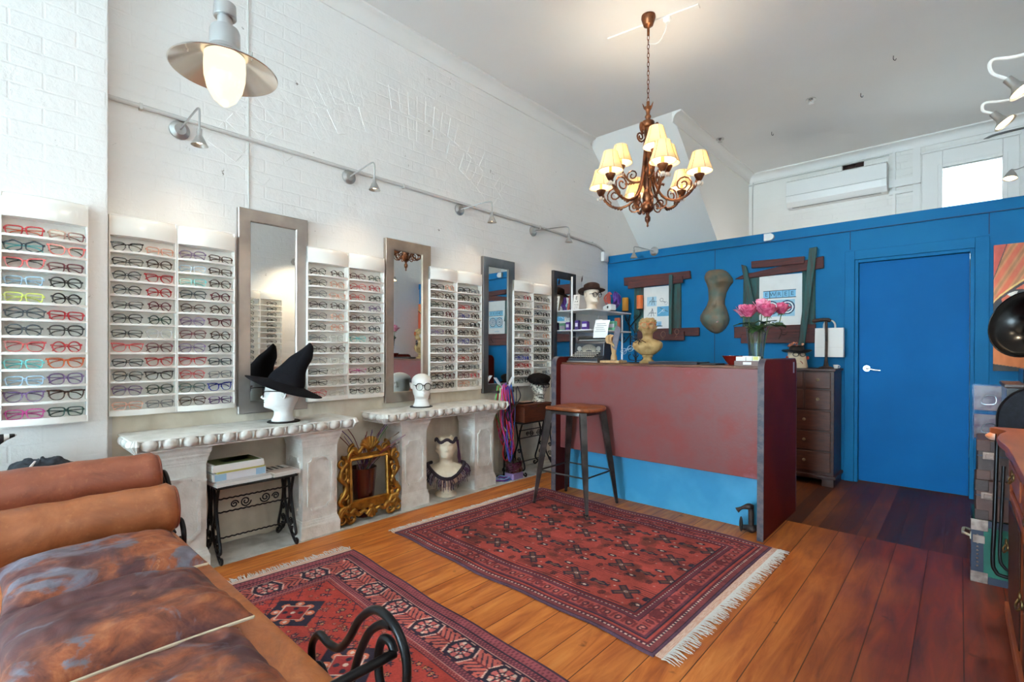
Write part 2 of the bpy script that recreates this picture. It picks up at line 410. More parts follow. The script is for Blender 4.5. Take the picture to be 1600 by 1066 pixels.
# window_1
WF=thing('window_1',None,None,(wx0,YB,wz0)); struct(WF)
f=MB()
W_,H_=wx1-wx0,wz1-wz0
f.box(-.185,0,-.03,.0,-.2,H_+.20); f.box(W_,W_+.13,-.03,.0,-.2,H_+.20); f.box(0,W_,-.03,.0,H_,H_+.20)
f.box(-.20,W_+.14,-.045,-.03,H_+.20,H_+.225)
f.box(-.04,0,-.045,0,0,H_+.04); f.box(W_,W_+.04,-.045,0,0,H_+.04); f.box(0,W_,-.045,0,H_,H_+.04)
f.box(0,W_,-.01,.06,-.05,0.02)
f.build('window_frame',M_TRIM,WF,bevel=.006)
def yardmat():
    m,nt,b=newmat('white yard wall'); L=nt.links
    br=nt.nodes.new('ShaderNodeTexBrick'); tc=nt.nodes.new('ShaderNodeTexCoord'); mp=nt.nodes.new('ShaderNodeMapping'); mp.inputs['Rotation'].default_value=(PI/2,0,0)
    L.new(tc.outputs['Object'],mp.inputs[0]); L.new(mp.outputs[0],br.inputs['Vector'])
    br.inputs['Scale'].default_value=1; br.inputs['Brick Width'].default_value=.5; br.inputs['Row Height'].default_value=.32; br.inputs['Mortar Size'].default_value=.006
    br.inputs['Color1'].default_value=lin((212,211,208)); br.inputs['Color2'].default_value=lin((204,203,200)); br.inputs['Mortar'].default_value=lin((120,118,115))
    L.new(br.outputs['Color'],b.inputs['Base Color']); b.inputs['Roughness'].default_value=.8
    return m
MB().box(0.002,W_-.002,.02,.026,.02,H_-.002).build('pane',glassmat('window glass'),WF,smooth=0)
struct(MB().box(6.0,6.1,YB+.08,YB+.9,0,3.3).build('wall_sky_block',M_TRIM,smooth=0))  # unseen end wall, added to cut sky light in the yard
struct(MB().box(.4,.5,YB+.08,YB+.9,0,4.0).build('wall_sky_block',M_TRIM,smooth=0))  # second added end wall, also keeps sky light out
struct(MB().box(.5,6.0,YB+.9,YB+1.1,0,9.0).build('wall_outside',yardmat(),smooth=0))  # yard wall, carried up out of view to cut the sky
struct(MB().box(.5,6.0,YB+.08,YB+.89,3.9,4.0).build('roof_sky_block',M_TRIM,smooth=0))  # unseen roof, added to shade the yard wall
# blue partition with door opening
DX0,DX1,DZ=2.637,3.448,2.055
w=MB()
w.box(0.0,DX0,YP,YP+.1,0,ZP); w.box(DX0,DX1,YP,YP+.1,DZ,ZP); w.box(DX1,XR,YP,YP+.1,0,ZP)
struct(w.build('wall_partition',M_BLUE,smooth=0))
t=MB(); t.box(0.02,XR,YP-.018,YP+.11,ZP-.085,ZP+.012)
struct(t.build('trim_1',M_BLUE,bevel=.004))
t=MB()
for x in (1.36,2.60,3.53):
    t.box(x-.003,x+.003,YP-.0015,YP,0,ZP-.085) if x not in (2.60,3.53) else t.box(x-.003,x+.003,YP-.0015,YP,DZ+.10,ZP-.085)
t.box(0.0,XR,YP-.0195,YP-.018,ZP-.085,ZP-.079)
struct(t.build('trim_2',M_GROOVE,smooth=0))
# door casing + door leaf
c=MB()
for a,b in ((DX0-.075,DX0),(DX1,DX1+.085)): c.box(a,b,YP-.02,YP,0,DZ+.085)
c.box(DX0,DX1,YP-.02,YP,DZ,DZ+.085)
c.box(DX0,DX0+.028,YP-.008,YP+.1,0,DZ); c.box(DX1-.028,DX1,YP-.008,YP+.1,0,DZ); c.box(DX0+.028,DX1-.028,YP-.008,YP+.1,DZ-.028,DZ)
struct(c.build('trim_3',M_BLUE,bevel=.004))
DR=thing('door_1',None,None,(DX0+.03,YP+.035,0.012)); struct(DR)
DWd=DX1-DX0-.06
MB().box(0,DWd,0,.04,0,DZ-.042).build('door_leaf',M_BLUED,DR,bevel=.003)
M_CHROME=mat('chrome',(215,215,215),.18,1.0)
h=MB(); hx=.06; hz=1.04
h.cyl((hx,0,hz),(hx,-.008,hz),.027,24); h.cyl((hx,-.008,hz),(hx,-.045,hz),.009,12)
h.tube(spl([(hx,-.045,hz),(hx+.02,-.05,hz-.002),(hx+.06,-.048,hz-.012),(hx+.105,-.045,hz-.016)],6),.008,10)
h.build('door_handle',M_CHROME,DR)
# bulkhead: the boxed-in underside of a stair, between white wall and rear room
bw=1.06
poly=[(5.06,ZC),(6.62,2.45),(6.95,2.17),(YB,2.17),(YB,ZC)]
struct(MB().prism(poly,bw,'x',0.0).build('wall_bulkhead',mat('bulkhead paint',(238,236,231),.65),smooth=0))
# cornices
def cornice(name,pts,d):   # quarter-round profile swept on a straight line
    b=MB(); (x0,y0),(x1,y1)=pts; nx,ny=d
    prof=[(0,.0)]+[(.085*(1-math.cos(t))+.006,-.095+.095*math.sin(t)+.0) for t in np.linspace(0,PI/2,8)]
    prof=[(.0,-.11),(.012,-.11),(.014,-.095)]+[(.014+.07*(1-math.cos(t)),-.095+.075*math.sin(t)) for t in np.linspace(0,PI/2,8)]+[(.10,-.015),(.10,0),(0,0)]
    rings=[[(x+nx*a,y+ny*a,ZC+z) for a,z in prof] for x,y in ((x0,y0),(x1,y1))]
    b.rings(rings); return struct(b.build(name,M_TRIM,smooth=50))
cornice('trim_4',((0,YF),(0,5.06)),(1,0))
cornice('trim_5',((bw,YB),(XR,YB)),(0,-1))
cornice('trim_6',((bw,5.06),(bw,YB)),(1,0))
cornice('trim_7',((XR,YF),(XR,YB)),(-1,0))
# concrete strip at the foot of the white wall
struct(MB().box(0,.335,.47,YP,0,.006).build('trim_8',mat('worn concrete',(206,203,197),.8,col2=(176,172,165),nscale=7,bump=.2,bscale=60),smooth=0))
# unseen shop front behind the camera, set far back to even daylight: low wall, posts, glass
w=MB(); w.box(-.2,XR+.2,YF-.2,YF,0,.35); w.box(-.2,XR+.2,YF-.2,YF,3.68,ZC); w.box(-.2,1.0,YF-.2,YF,.35,3.68); w.box(3.8,XR+.2,YF-.2,YF,.35,3.68)
struct(w.build('wall_front',M_TRIM,smooth=0))
SF=thing('window_2',None,None,(1.0,YF-.1,.35)); struct(SF)
f=MB()
for x in (0,.9,1.8,2.75): f.box(x,x+.05,-.03,.03,0,3.33)
for z in (0,2.2,3.28): f.box(0,2.8,-.03,.03,z,z+.05)
f.build('window_frame',mat('dark shopfront',(60,60,62),.4),SF,bevel=.004)
MB().box(.02,2.78,-.004,.004,.03,3.30).build('pane',glassmat('window glass'),SF,smooth=0)

# ---- camera
cam=bpy.data.cameras.new('camera'); co=bpy.data.objects.new('camera',cam); COL.objects.link(co)
cam.sensor_width=36; cam.sensor_fit='HORIZONTAL'; cam.lens=767.205/1600*36; cam.shift_y=18.322/1600
yaw,pitch,roll=R_(42.371),R_(-.155),R_(.194)
F=Vector((-math.sin(yaw)*math.cos(pitch),math.cos(yaw)*math.cos(pitch),math.sin(pitch)))
rt=Vector((math.cos(yaw),math.sin(yaw),0)); up=rt.cross(F)
R2=rt*math.cos(roll)+up*math.sin(roll); U2=up*math.cos(roll)-rt*math.sin(roll)
co.matrix_world=Matrix(((R2.x,U2.x,-F.x,3.36),(R2.y,U2.y,-F.y,0),(R2.z,U2.z,-F.z,1.197),(0,0,0,1)))
cam.clip_start=.02; cam.clip_end=100
bpy.context.scene.camera=co
# ---- light: daylight through the shop window, the yard behind, the lamps
sc=bpy.context.scene
wd=bpy.data.worlds.new('sky'); sc.world=wd; wd.use_nodes=True
wb=wd.node_tree.nodes['Background']; wb.inputs['Color'].default_value=(.68,.92,1.05,1); wb.inputs['Strength'].default_value=SKY
def light(name,kind,loc,energy,color=(1,1,1),rot=None,size=None,sizey=None,parent=None,**k):
    l=bpy.data.lights.new(name,kind); l.energy=energy; l.color=color
    o=bpy.data.objects.new(name,l); COL.objects.link(o); o.location=loc
    if rot is not None: o.rotation_euler=rot
    if kind=='AREA':
        l.shape='RECTANGLE'; l.size=size; l.size_y=sizey or size
    elif size is not None: l.shadow_soft_size=size
    for a,v in k.items(): setattr(l,a,v)
    if parent: o.parent=parent
    return o
po=light('shop_window_daylight','AREA',(2.4,YF-.25,2.015),1,rot=(PI/2,0,PI),size=2.8,sizey=3.33); po.data.cycles.is_portal=True
po2=light('yard_window_daylight','AREA',((wx0+wx1)/2,YB+.22,(wz0+wz1)/2),1,rot=(PI/2,0,0),size=.5,sizey=1.1); po2.data.cycles.is_portal=True
sc.view_settings.view_transform='Standard'; sc.view_settings.look='None'; sc.view_settings.gamma=1.0; sc.view_settings.exposure=EXPO
sc.view_settings.use_curve_mapping=False
sc.cycles.use_denoising=True
try: sc.cycles.denoiser='OPENIMAGEDENOISE'
except Exception: pass
sc.cycles.max_bounces=10; sc.cycles.diffuse_bounces=6; sc.cycles.glossy_bounces=4; sc.cycles.transmission_bounces=6; sc.cycles.transparent_max_bounces=16
sc.cycles.caustics_reflective=False; sc.cycles.caustics_refractive=False; sc.cycles.sample_clamp_indirect=8
# ================================================================== spectacle racks and the spectacles in them
M_RACK=mat('rack white plastic',(246,243,236),.22,coat=.3)
M_RACKB=mat('rack cream back',(250,247,240),.5)
RK_W=.303; RK_H=1.068; PITCH=.0772; RK_Z0=.846; BAY0=.024; BOWX=.030; RK_D=.055
def bow(t): return RK_D+BOWX*(1-(2*t-1)**2)
def bowed(z0,z1,inner=0.0,n=14,lip=0.0,lipt=.004):
    b=MB(); W=RK_W
    front=[(bow(i/n),W*i/n) for i in range(n+1)]
    back=[(inner,W),(inner,0)]
    b.prism(front+back,z1-z0,'z',z0)
    if lip:
        o=[(x,y) for x,y in front]; i_=[(x-lipt,y) for x,y in front]
        b.prism(o+i_[::-1],lip,'z',z1)
    return b
def make_rack(label):
    t=thing('spectacle_rack',label,'display rack',(0,0,RK_Z0),0,'white wall racks of spectacles')
    MB().box(0,.006,.003,RK_W-.003,0,RK_H-.005).build('back_panel',M_RACKB,t,smooth=0)
    for y in (0,RK_W-.006): MB().box(0,RK_D+.002,y,y+.006,0,RK_H).build('side_panel',M_RACK,t,bevel=.0015,seg=1)
    # header: a bowed fascia closing the rack's top
    n=16; b=MB(); zt=RK_H; zb=RK_H-.108
    prof=[(0,zb),(.0,zt),( -.012,zt)]
    W=RK_W
    rings=[]
    for i in range(n+1):
        y=W*i/n; x=bow(i/n)
        rings.append([(0.006,y,zb),(x,y,zb),(x+.004,y,zb+.03),(x+.002,y,zt-.03),(x-.006,y,zt-.006),(x-.014,y,zt),(0.006,y,zt)])
    b.rings(rings); b.build('header',M_RACK,t,smooth=50)
    m0=None
    for k in range(12):
        if m0 is None: m0=bowed(-.004,0,0.006,lip=.007).build('shelf',M_RACK,t,smooth=50)
        else:
            c=m0.copy(); COL.objects.link(c); c.parent=t
            c.location.z=BAY0+PITCH*k; continue
        m0.location.z=BAY0
    b=bowed(0,BAY0-.004,0.006); b.build('base_rail',M_RACK,t,smooth=50)
    return t

# ---- spectacles
SHAPES={}
def lens_outline(kind,s,k=1.0):
    """lens edge in (y,z), centred; s=+1/-1 picks the side, outward is s"""
    n=30; P=[]
    for i in range(n):
        t=2*PI*i/n; c,q=math.cos(t),math.sin(t)
        def se(a,b,e): return a*abs(c)**(2/e)*(1 if c>=0 else -1), b*abs(q)**(2/e)*(1 if q>=0 else -1)
        if kind=='r': y,z=.0215*c,.0181*q
        elif kind=='o': y,z=se(.0245,.0180,2.3)
        elif kind=='q': y,z=se(.0265,.0150,4.5); y*=1+.08*z/.015
        elif kind=='w': y,z=se(.0255,.0185,3.0); y*=1+.10*z/.0185
        elif kind=='c':
            y,z=se(.0265,.0165,2.7); o=y/.0265*s
            z+= .0085*max(0,o)**2*(.55+.45*z/.0165); y*=1+.10*z/.0165
        else:
            a=(t+PI/6)%(PI/3)-PI/6; r=.0262/max(.2,math.cos(a)); y,z=r*c*1.05,r*q*.63
        P.append((y*.97*k,z*1.26*k))
    return P
DIM={'r':(.0215,.0181),'o':(.0245,.018),'q':(.0275,.015),'w':(.027,.0185),'c':(.0285,.0185),'h':(.0285,.0190)}
def spec_meshes(kind,t):
    if (kind,t) in SHAPES: return SHAPES[kind,t]
    w,h=DIM[kind]; w*=.97; h*=1.26; br=.016; yc=w+br/2; zc=h+t
    b=MB(); d=.0018+.4*t
    for s in (-1,1):
        inn=lens_outline(kind,s); out=[]
        for i,(y,z) in enumerate(inn):
            r=math.hypot(y,z); tt=t*(1.35 if z>0 else .9); out.append((y*(1+tt/r),z*(1+tt/r)))
        f=lambda P:[(s*yc+y, zc+z) for y,z in P]
        b.ringprism(f(inn),f(out),-d,d,'x')
        # end piece with the hinge
        zt=zc+h*(.9 if kind=='c' else .45)
        b.cbox((-.003,s*(yc+w+t+.0008),zt),(.010,.0035+t,.0042+t))
    zb=zc+h*.35
    b.tube(spl([(0,-br/2-.001,zb-.002),(.0015,-br/4,zb+.003),(.002,0,zb+.0042),(.0015,br/4,zb+.003),(0,br/2+.001,zb-.002)],4),.0012+.35*t,6)
    for s in (-1,1): b.ell((-.004,s*.0065,zb-.008),.0018,.0016,.0042,8,6)
    fm=b.build('frame_front'); me_f=fm.data; bpy.data.objects.remove(fm)
    ms=[]
    for s in (-1,1):
        b=MB(); P=lens_outline(kind,s); b.add([(0,s*yc+y,zc+z) for y,z in P],[tuple(range(len(P)))])
        o=b.build('lens',smooth=0); ms.append(o.data); bpy.data.objects.remove(o)
    ts=[]
    for s in (-1,1):
        b=MB(); Wd=yc+w+t; zt=zc+h*(.9 if kind=='c' else .45); xo=-.006 if s>0 else -.0095
        pts=spl([(-.006,s*Wd,zt),(xo-.002,s*Wd*.75,zt-.001),(xo-.004,s*Wd*.05,zt-.004),(xo-.006,-s*Wd*.55,zt-.010),(xo-.008,-s*Wd*.80,zt-.018),(xo-.009,-s*Wd*.93,max(zt-.026,.011))],5)
        m=len(pts); rs=[(.0013+.22*t)*(1+.35*(i/(m-1))) for i in range(m)]
        b.tube(pts,.002,6,rs=rs); o=b.build('temple'); ts.append(o.data); bpy.data.objects.remove(o)
    SHAPES[kind,t]=(me_f,ms,ts); return SHAPES[kind,t]
M_LENS=glassmat('spectacle lens',(250,252,252),.02,.15,.22)
GC={'K':('black',(22,22,24)),'N':('dark teal',(22,46,58)),'T':('tortoiseshell',(88,52,36)),'R':('red',(186,36,44)),'P':('coral pink',(226,98,98)),
 'W':('white',(236,236,236)),'C':('clear',(222,214,204)),'B':('royal blue',(34,48,150)),'G':('green',(40,120,70)),'V':('violet',(112,82,128)),
 'U':('burgundy',(104,26,40)),'O':('orange',(206,92,42)),'Y':('lime yellow',(206,214,90)),'A':('turquoise',(96,196,196)),'M':('magenta',(184,40,128)),
 'S':('silver',(128,130,136)),'D':('dark green',(24,66,58)),'E':('peach',(232,172,146)),'L':('pale blue',(168,196,216))}
SN={'r':'round','o':'oval','q':'rectangular','w':'square','c':'cat-eye','h':'hexagonal'}
def gmat(c):
    if c=='S': return mat('spectacle frame silver',(150,152,156),.3,.8)
    if c=='C': return mat('spectacle frame clear',(226,220,210),.15,coat=.4)
    if c=='T': return mat('spectacle frame tortoiseshell',(96,58,38),.22,col2=(38,22,18),nscale=120,coat=.3)
    return mat('spectacle frame '+GC[c][0],GC[c][1],.22,coat=.25)
def spectacles(kind,c,t,label,loc,rotz,group,tilt=0.0,roll=0.0,side=None):
    me_f,ms,ts=spec_meshes(kind,t)
    r=thing('eyeglasses',label,'eyeglasses',loc,0,group,rot=(roll,tilt,rotz))
    def put(nm,me,m):
        o=bpy.data.objects.new(nm,me); COL.objects.link(o); o.parent=r
        if not me.materials: me.materials.append(m)
        o.material_slots[0].link='OBJECT'; o.material_slots[0].material=m
        return o
    put('frame_front',me_f,gmat(c))
    for me in ms: put('lens',me,M_LENS)
    for me in ts: put('temple',me,gmat(side or c))
    return r
# row by row, from the top: sofa-end pair then counter-end pair (shape+colour)
DATA=[
 'qR qU hN cP cP qU qL oK qY rK hN qR oN wK cR rR qA cO qL wV cV cT qM qD',
 'cK qE qK oT oK cR oK oR qK rU wK rD qK wW cP wU qK cR wK cK wV wD qE qS',
 'wV qT qL qT qA oT wN rU oT rT oV cU wU rT wV wK cR qN oR qS wD cB wT qV',
 'rK rT oK oE oS qE oK oT oS rE rK rE oS oC oK oT oS qC qK rC qK oC oP qC',
 'oU rD oP rR oP rK rT rV oT oN oU rN oA rU oK rT oK rT qM oK oK qK oK rK',
 'qK rE wT oT wD rT qK rU qD rT qV rT qT oK qN oU qK oU qS rK wK wU wK rK',
 'qK qS wK oK qR oT qB rT qT qK rK rT oB oK qN qT oR rT qK qS wU qR wE oC',
 'qS oR rT rC oK rK oO qK wD oD qC oT wK oE oS oU wB qB oR qR wK rT qN oK',
 'wK oS qS qE oN qK qK oS wU rK qC oE wK qT oK rK wK oK qS qC oC qS qK oC']
ORD=['top','second','third','fourth','fifth','sixth','seventh','eighth','ninth','tenth','eleventh','bottom']
RNAME=['pillar rack','first rack past pillar','second rack past pillar','third rack past pillar','fourth rack past pillar','fifth rack past pillar','sixth rack past pillar','seventh rack past pillar','eighth rack past pillar']
RLAB=['white curved rack of spectacles alone on the front pillar',
 'white rack of spectacles wedged against the pillar corner',
 'white rack of spectacles touching the pillar side of the widest mirror',
 'white rack just past the widest mirror, above the witch hat',
 'white rack beside the bronze-lit mirror on its pillar side',
 'white rack just past the bronze-lit mirror, behind the bare mannequin head',
 'white rack touching the pillar side of the grey steel mirror',
 'white rack just past the grey steel mirror, above the wooden box',
 'white rack behind the flat-capped head, beside the dark narrow mirror']
RY=[(.11,.079),(.0,.478),(.0,.783),(.0,1.541),(.0,1.846),(.0,2.594),(.0,2.899),(.0,3.650),(.0,3.955)]
proto=make_rack(RLAB[0])
for i,((rx,ry),lab) in enumerate(zip(RY,RLAB)):
    rk=proto if i==0 else dup(proto,(rx,ry,RK_Z0),0,lab)
    rk.location=(rx+.001,ry,RK_Z0)
    tk=DATA[i].split(); th=.0040 if i==0 else (.0030 if i in(1,2) else (.0017 if i in (3,4) else .0026))
    g=random.Random(40+i)
    for row in range(12):
        for sd in (0,1):
            kd,c=tk[row*2+sd]
            big=th*(1.5 if (i in (5,6,7,8) and c=='K' and kd in 'wq') else 1)
            big=min(big,.004)
            y=ry+(.0785 if sd==0 else .2245)+g.uniform(-.002,.002)
            z=RK_Z0+BAY0+PITCH*(11-row)+.0050
            x=rx+.001+bow((y-ry)/RK_W)-.025+g.uniform(-.003,.001)
            lab=f"{GC[c][0]} {SN[kd]} glasses, {'sofa' if sd==0 else 'counter'} end of {ORD[row]} shelf, {RNAME[i]}"
            sp=spectacles(kd,c,big,lab,(x,y,z),g.uniform(-.05,.05)+(.17 if sd else -.17),'spectacles in the wall racks',tilt=-.12+g.uniform(-.06,.05),roll=g.uniform(-.03,.03),
                side={0:{0:'O',1:'U',2:'A',3:'K',4:'K'}.get(row*2+sd)}.get(i))
# rack and spectacles on the opposite wall, seen in the widest mirror
for k,(yy,lab) in enumerate(((3.02,'cream rack on the far wall, reflected in the widest mirror, window end'),(2.715,'cream rack on the far wall, reflected in the widest mirror, door end'))):
    rk=dup(proto,(XR-.001,yy,.965),PI,lab,'racks on the opposite wall')
    g=random.Random(90+k)
    for row in range(12):
        kd=g.choice('wwqo')
        spectacles(kd,'K',.004,f"black {SN[kd]} sunglasses on {ORD[row]} shelf of reflected rack, {'window' if k else 'door'} side",(XR-.001-bow(.5)+.017,yy-.15,.965+BAY0+PITCH*(11-row)+.0005),PI,'sunglasses on the opposite wall',tilt=-.1)

# ================================================================== mirrors
M_MIR=mat('mirror glass',(232,236,236),.015,1.0)
def make_mirror(name,lab,y0,y1,z0,z1,fw,m,dep=.035,inner=None):
    t=thing('wall_mirror',lab,'mirror',(0.001,(y0+y1)/2,z0),0,'tall mirrors between the racks')
    W=(y1-y0)/2; H=z1-z0
    b=MB()
    O=[(-W,0),(W,0),(W,H),(-W,H)]; I=[(-W+fw,fw),(W-fw,fw),(W-fw,H-fw),(-W+fw,H-fw)]
    e=.004
    O2=[(-W+e,e),(W-e,e),(W-e,H-e),(-W+e,H-e)]; I2=[(-W+fw-e,fw-e),(W-fw+e,fw-e),(W-fw+e,H-fw+e),(-W+fw-e,H-fw+e)]
    R=[[(0,*p) for p in O],[(dep-.004,*p) for p in O],[(dep,*p) for p in O2],[(dep-.010,*p) for p in I2],[(dep-.014,*p) for p in I],[(0,*p) for p in I]]
    R.append(R[0]); b.rings(R,False,False)
    b.build('frame',m,t,smooth=20)
    MB().box(.006,.012,-W+fw-.001,W-fw+.001,fw-.001,H-fw+.001).build('glass',M_MIR,t,smooth=0)
    return t
def brushed(name,col,rough=.32):
    if name in _M: return _M[name]
    m=mat(name,col,rough,.75,col2=tuple(int(v*.82) for v in col),nscale=3,bump=.02,bscale=200)
    return m
make_mirror('m','widest wall mirror in a brushed silver frame, behind the witch hat',1.112,1.553,.797,2.095,.076,brushed('brushed silver',(186,178,172)))
make_mirror('m','tall mirror in a warm bronze-lit steel frame, behind the bare mannequin head',2.177,2.620,.787,2.088,.082,brushed('brushed warm steel',(190,174,158)))
make_mirror('m','tall grey steel framed mirror above the rope stand',3.240,3.684,.799,2.098,.085,brushed('brushed grey steel',(140,136,132),.3))
make_mirror('m','dark narrow framed mirror nearest the blue wall',4.328,4.755,.799,2.100,.080,brushed('dark steel',(92,90,90),.35))

# ================================================================== wall spotlights, conduit, wire
M_ALU=mat('brushed aluminium',(186,186,184),.32,.9)
M_COND=mat('painted conduit',(206,204,200),.5)
struct(MB().tube([(0.014,.475,2.541),(0.014,3.0,2.536),(0.014,5.0,2.533)],.0125,12).build('trim_9',M_COND)) if False else None
p=MB(); p.tube(spl([(.0145,.476,2.543),(.0145,2.0,2.540),(.0145,3.9,2.534),(.0145,5.0,2.528),(.0145,5.25,2.515),(.0145,5.38,2.475),(.0145,5.40,2.465)],8),.013,12)
for y in (.62,2.35,4.1,5.12): p.cbox((.0155,y,2.54-.0025*(y-.5)),(.030,.014,.034))
tag(p.build('conduit_pipe',M_COND),'painted conduit pipe running along the white brick wall','pipe')
sb=thing('junction_box','white plastic junction box on the wall end beside the blue partition','switch box',(.001,5.42,2.34))
MB().box(0,.045,-.075,.035,0,.12).build('body',mat('white plastic',(238,238,236),.35),sb,bevel=.006)
MB().box(.045,.049,-.060,.020,.015,.105).build('cover',mat('white plastic',(238,238,236),.35),sb,bevel=.002,seg=1)
tag(MB().tube([(.004,1.180,.80),(.004,1.182,2.0),(.004,1.176,ZC-.10)],.0035,6).build('wall_cable',M_COND),'thin white cable running straight up the brick wall above the widest mirror','cable')
def spotlight(label,loc,rotz=0,reach=.27,drop=.10,side=.05,lit=3.0,group='spotlights on the white wall',head_s=1.0,rise=.02):
    t=thing('wall_spotlight',label,'spotlight',loc,rotz,group)
    b=MB(); b.cyl((0,0,0),(.012,0,0),.052,28); b.tube([(.012,0,0),(.026,0,0)],.05,28,rs=[.052,.030]); b.build('wall_plate',M_ALU,t,smooth=30)
    hx,hy,hz=reach,side,-drop
    b=MB(); b.tube(spl([(.026,0,0),(.10,side*.3,.012+rise*.4),(reach-.05,side*.85,.035+rise),(reach-.008,side,.030+rise),(reach,side,.0),(reach,side,hz+.045)],7),.0055,8); b.build('arm',M_ALU,t)
    b=MB(); s=head_s
    b.lathe([(.010,.055),(.013,.053),(.013,.018),(.020,.006),(.040,-.034),(.042,-.038),(.039,-.037),(.018,.002),(.0,.004)],24,(hx,hy,hz-.0))
    b.build('shade',M_ALU,t,smooth=40)
    b=MB(); b.ell((hx,hy,hz-.016),.017,.017,.012,16,8)
    b.build('bulb',mat('halogen bulb',(255,240,215),.4,emit=(255,226,180),estr=lit*3),t)
    l=light('bulb_light','SPOT',(hx,hy,hz-.040),lit*.62,(1.0,.72,.44),rot=(0,0,0),size=.02,parent=t); l.data.spot_size=R_(125); l.data.spot_blend=.8
    return t
spotlight('aluminium wall spotlight above the rack wedged against the pillar',(0.001,.805,2.475),lit=2.5,drop=.115,side=.03)
spotlight('aluminium wall spotlight above the rack past the widest mirror',(0.001,1.875,2.487),lit=3.5,drop=.105,side=.05)
spotlight('aluminium wall spotlight on the conduit between the bronze-lit and grey mirrors',(0.001,2.965,2.480),lit=3.5,drop=.095,side=.15)
spotlight('aluminium wall spotlight nearest the blue partition, over the last rack',(0.001,4.000,2.473),lit=3.5,drop=.07,side=.28)
# ================================================================== heads and busts
def loft(rows, feats, n=56, m=90, lumps=None, seed=0):
    """rows: (z, halfwidth, front, back[, x shift]) ; feats: (y,z,sy,sz,amp) pushed out along +x on the face side. One closed surface."""
    rows=[tuple(r)+(0.,)*(5-len(r)) for r in rows]
    A=np.array(rows); zz=A[:,0]
    S=np.linspace(0,1,len(rows)); T=np.linspace(0,1,m)
    def cr(col):
        out=[]
        for t in T:
            u=t*(len(rows)-1); i=min(int(u),len(rows)-2); f=u-i
            p1,p2=col[i],col[i+1]; p0=col[i-1] if i>0 else p1; p3=col[i+2] if i+2<len(rows) else p2
            m1=(p2-p0)*.5; m2=(p3-p1)*.5
            if (p2-p1)*(p1-p0)<=0: m1=0
            if (p3-p2)*(p2-p1)<=0: m2=0
            out.append((2*f**3-3*f*f+1)*p1+(f**3-2*f*f+f)*m1+(-2*f**3+3*f*f)*p2+(f**3-f*f)*m2)
        return np.array(out)
    Z,Wd,Fr,Bk,Xs=[cr(A[:,k]) for k in range(5)]
    R=[]
    for k in range(m):
        ring=[]
        for j in range(n):
            t=2*PI*j/n; c,s_=math.cos(t),math.sin(t)
            x=(Fr[k] if c>0 else Bk[k])*abs(c)**.9*(1 if c>0 else -1); y=Wd[k]*s_; z=Z[k]
            if c>0:
                for fy,fz,sy,sz,a in feats:
                    e=((y-fy)/sy)**2+((z-fz)/sz)**2
                    if e<9: x+=a*math.exp(-e)*min(1,c*2.5)
            if lumps:
                for (lx,ly,lz,lr,la) in lumps:
                    d=((x-lx)**2+(y-ly)**2+(z-lz)**2)/lr**2
                    if d<4:
                        g=la*math.exp(-d); x+=g*c; y+=g*s_; z+=g*.5
            ring.append((x+Xs[k],y,z))
        R.append(ring)
    return R
HEAD=[(0,.064,.056,.066),(.004,.066,.058,.068),(.03,.056,.046,.060),(.055,.053,.044,.060),(.070,.056,.060,.066),(.082,.057,.088,.070),(.10,.065,.092,.078),(.125,.070,.090,.090),(.15,.074,.089,.097),(.175,.077,.088,.101),(.20,.077,.089,.101),(.225,.070,.080,.092),(.245,.052,.058,.068),(.257,.028,.030,.036),(.261,.004,.004,.005)]
FACE=[(0,.140,.013,.012,.020),(0,.160,.009,.022,.012),(.031,.170,.015,.010,-.012),(-.031,.170,.015,.010,-.012),(.031,.169,.010,.007,.006),(-.031,.169,.010,.007,.006),
 (0,.116,.022,.006,.006),(0,.105,.020,.006,.006),(0,.1105,.022,.0022,-.005),(0,.088,.020,.012,.006),(.030,.188,.022,.006,.005),(-.030,.188,.022,.006,.005),(.045,.145,.016,.016,.004),(-.045,.145,.016,.016,.004)]
def ears(b,k=1.0,z=.158,y=.076):
    for s in (-1,1):
        b.tube(spl([(-.012*k,s*y,z-.020),(-.020*k,s*(y+.008),z+.006),(-.014*k,s*(y+.012),z+.026),(.000,s*(y+.008),z+.024),(.004,s*(y+.002),z+.006),(-.004*k,s*(y+.002),z-.014)],5),.0055*k,7)
        b.ell((-.008*k,s*(y+.003),z+.004),.010*k,.005*k,.020*k,10,8)
M_HEADW=mat('white mannequin plaster',(236,233,228),.45,bump=.08,bscale=120)
M_FELT=mat('black felt',(24,24,28),.95,spec=.1,bump=.15,bscale=150)
M_BLKPAD=mat('black base',(24,22,22),.5)
def mannequin(label,loc,rotz,m=M_HEADW,scale=1.0,group=None,rows=HEAD,feats=FACE,pad=True):
    t=thing('mannequin_head',label,'mannequin head',loc,rotz,group,scale=scale)
    z0=.0
    if pad:
        b=MB(); b.lathe([(.090,0),(.092,.003),(.088,.007),(.0,.008)],36,(-.01,.0,0)); b.build('base_disc',M_BLKPAD,t); z0=.008
    b=MB(); b.M=Matrix.Translation((0,0,z0)); b.rings(loft(rows,feats)); ears(b); b.build('head',m,t,smooth=180)
    return t
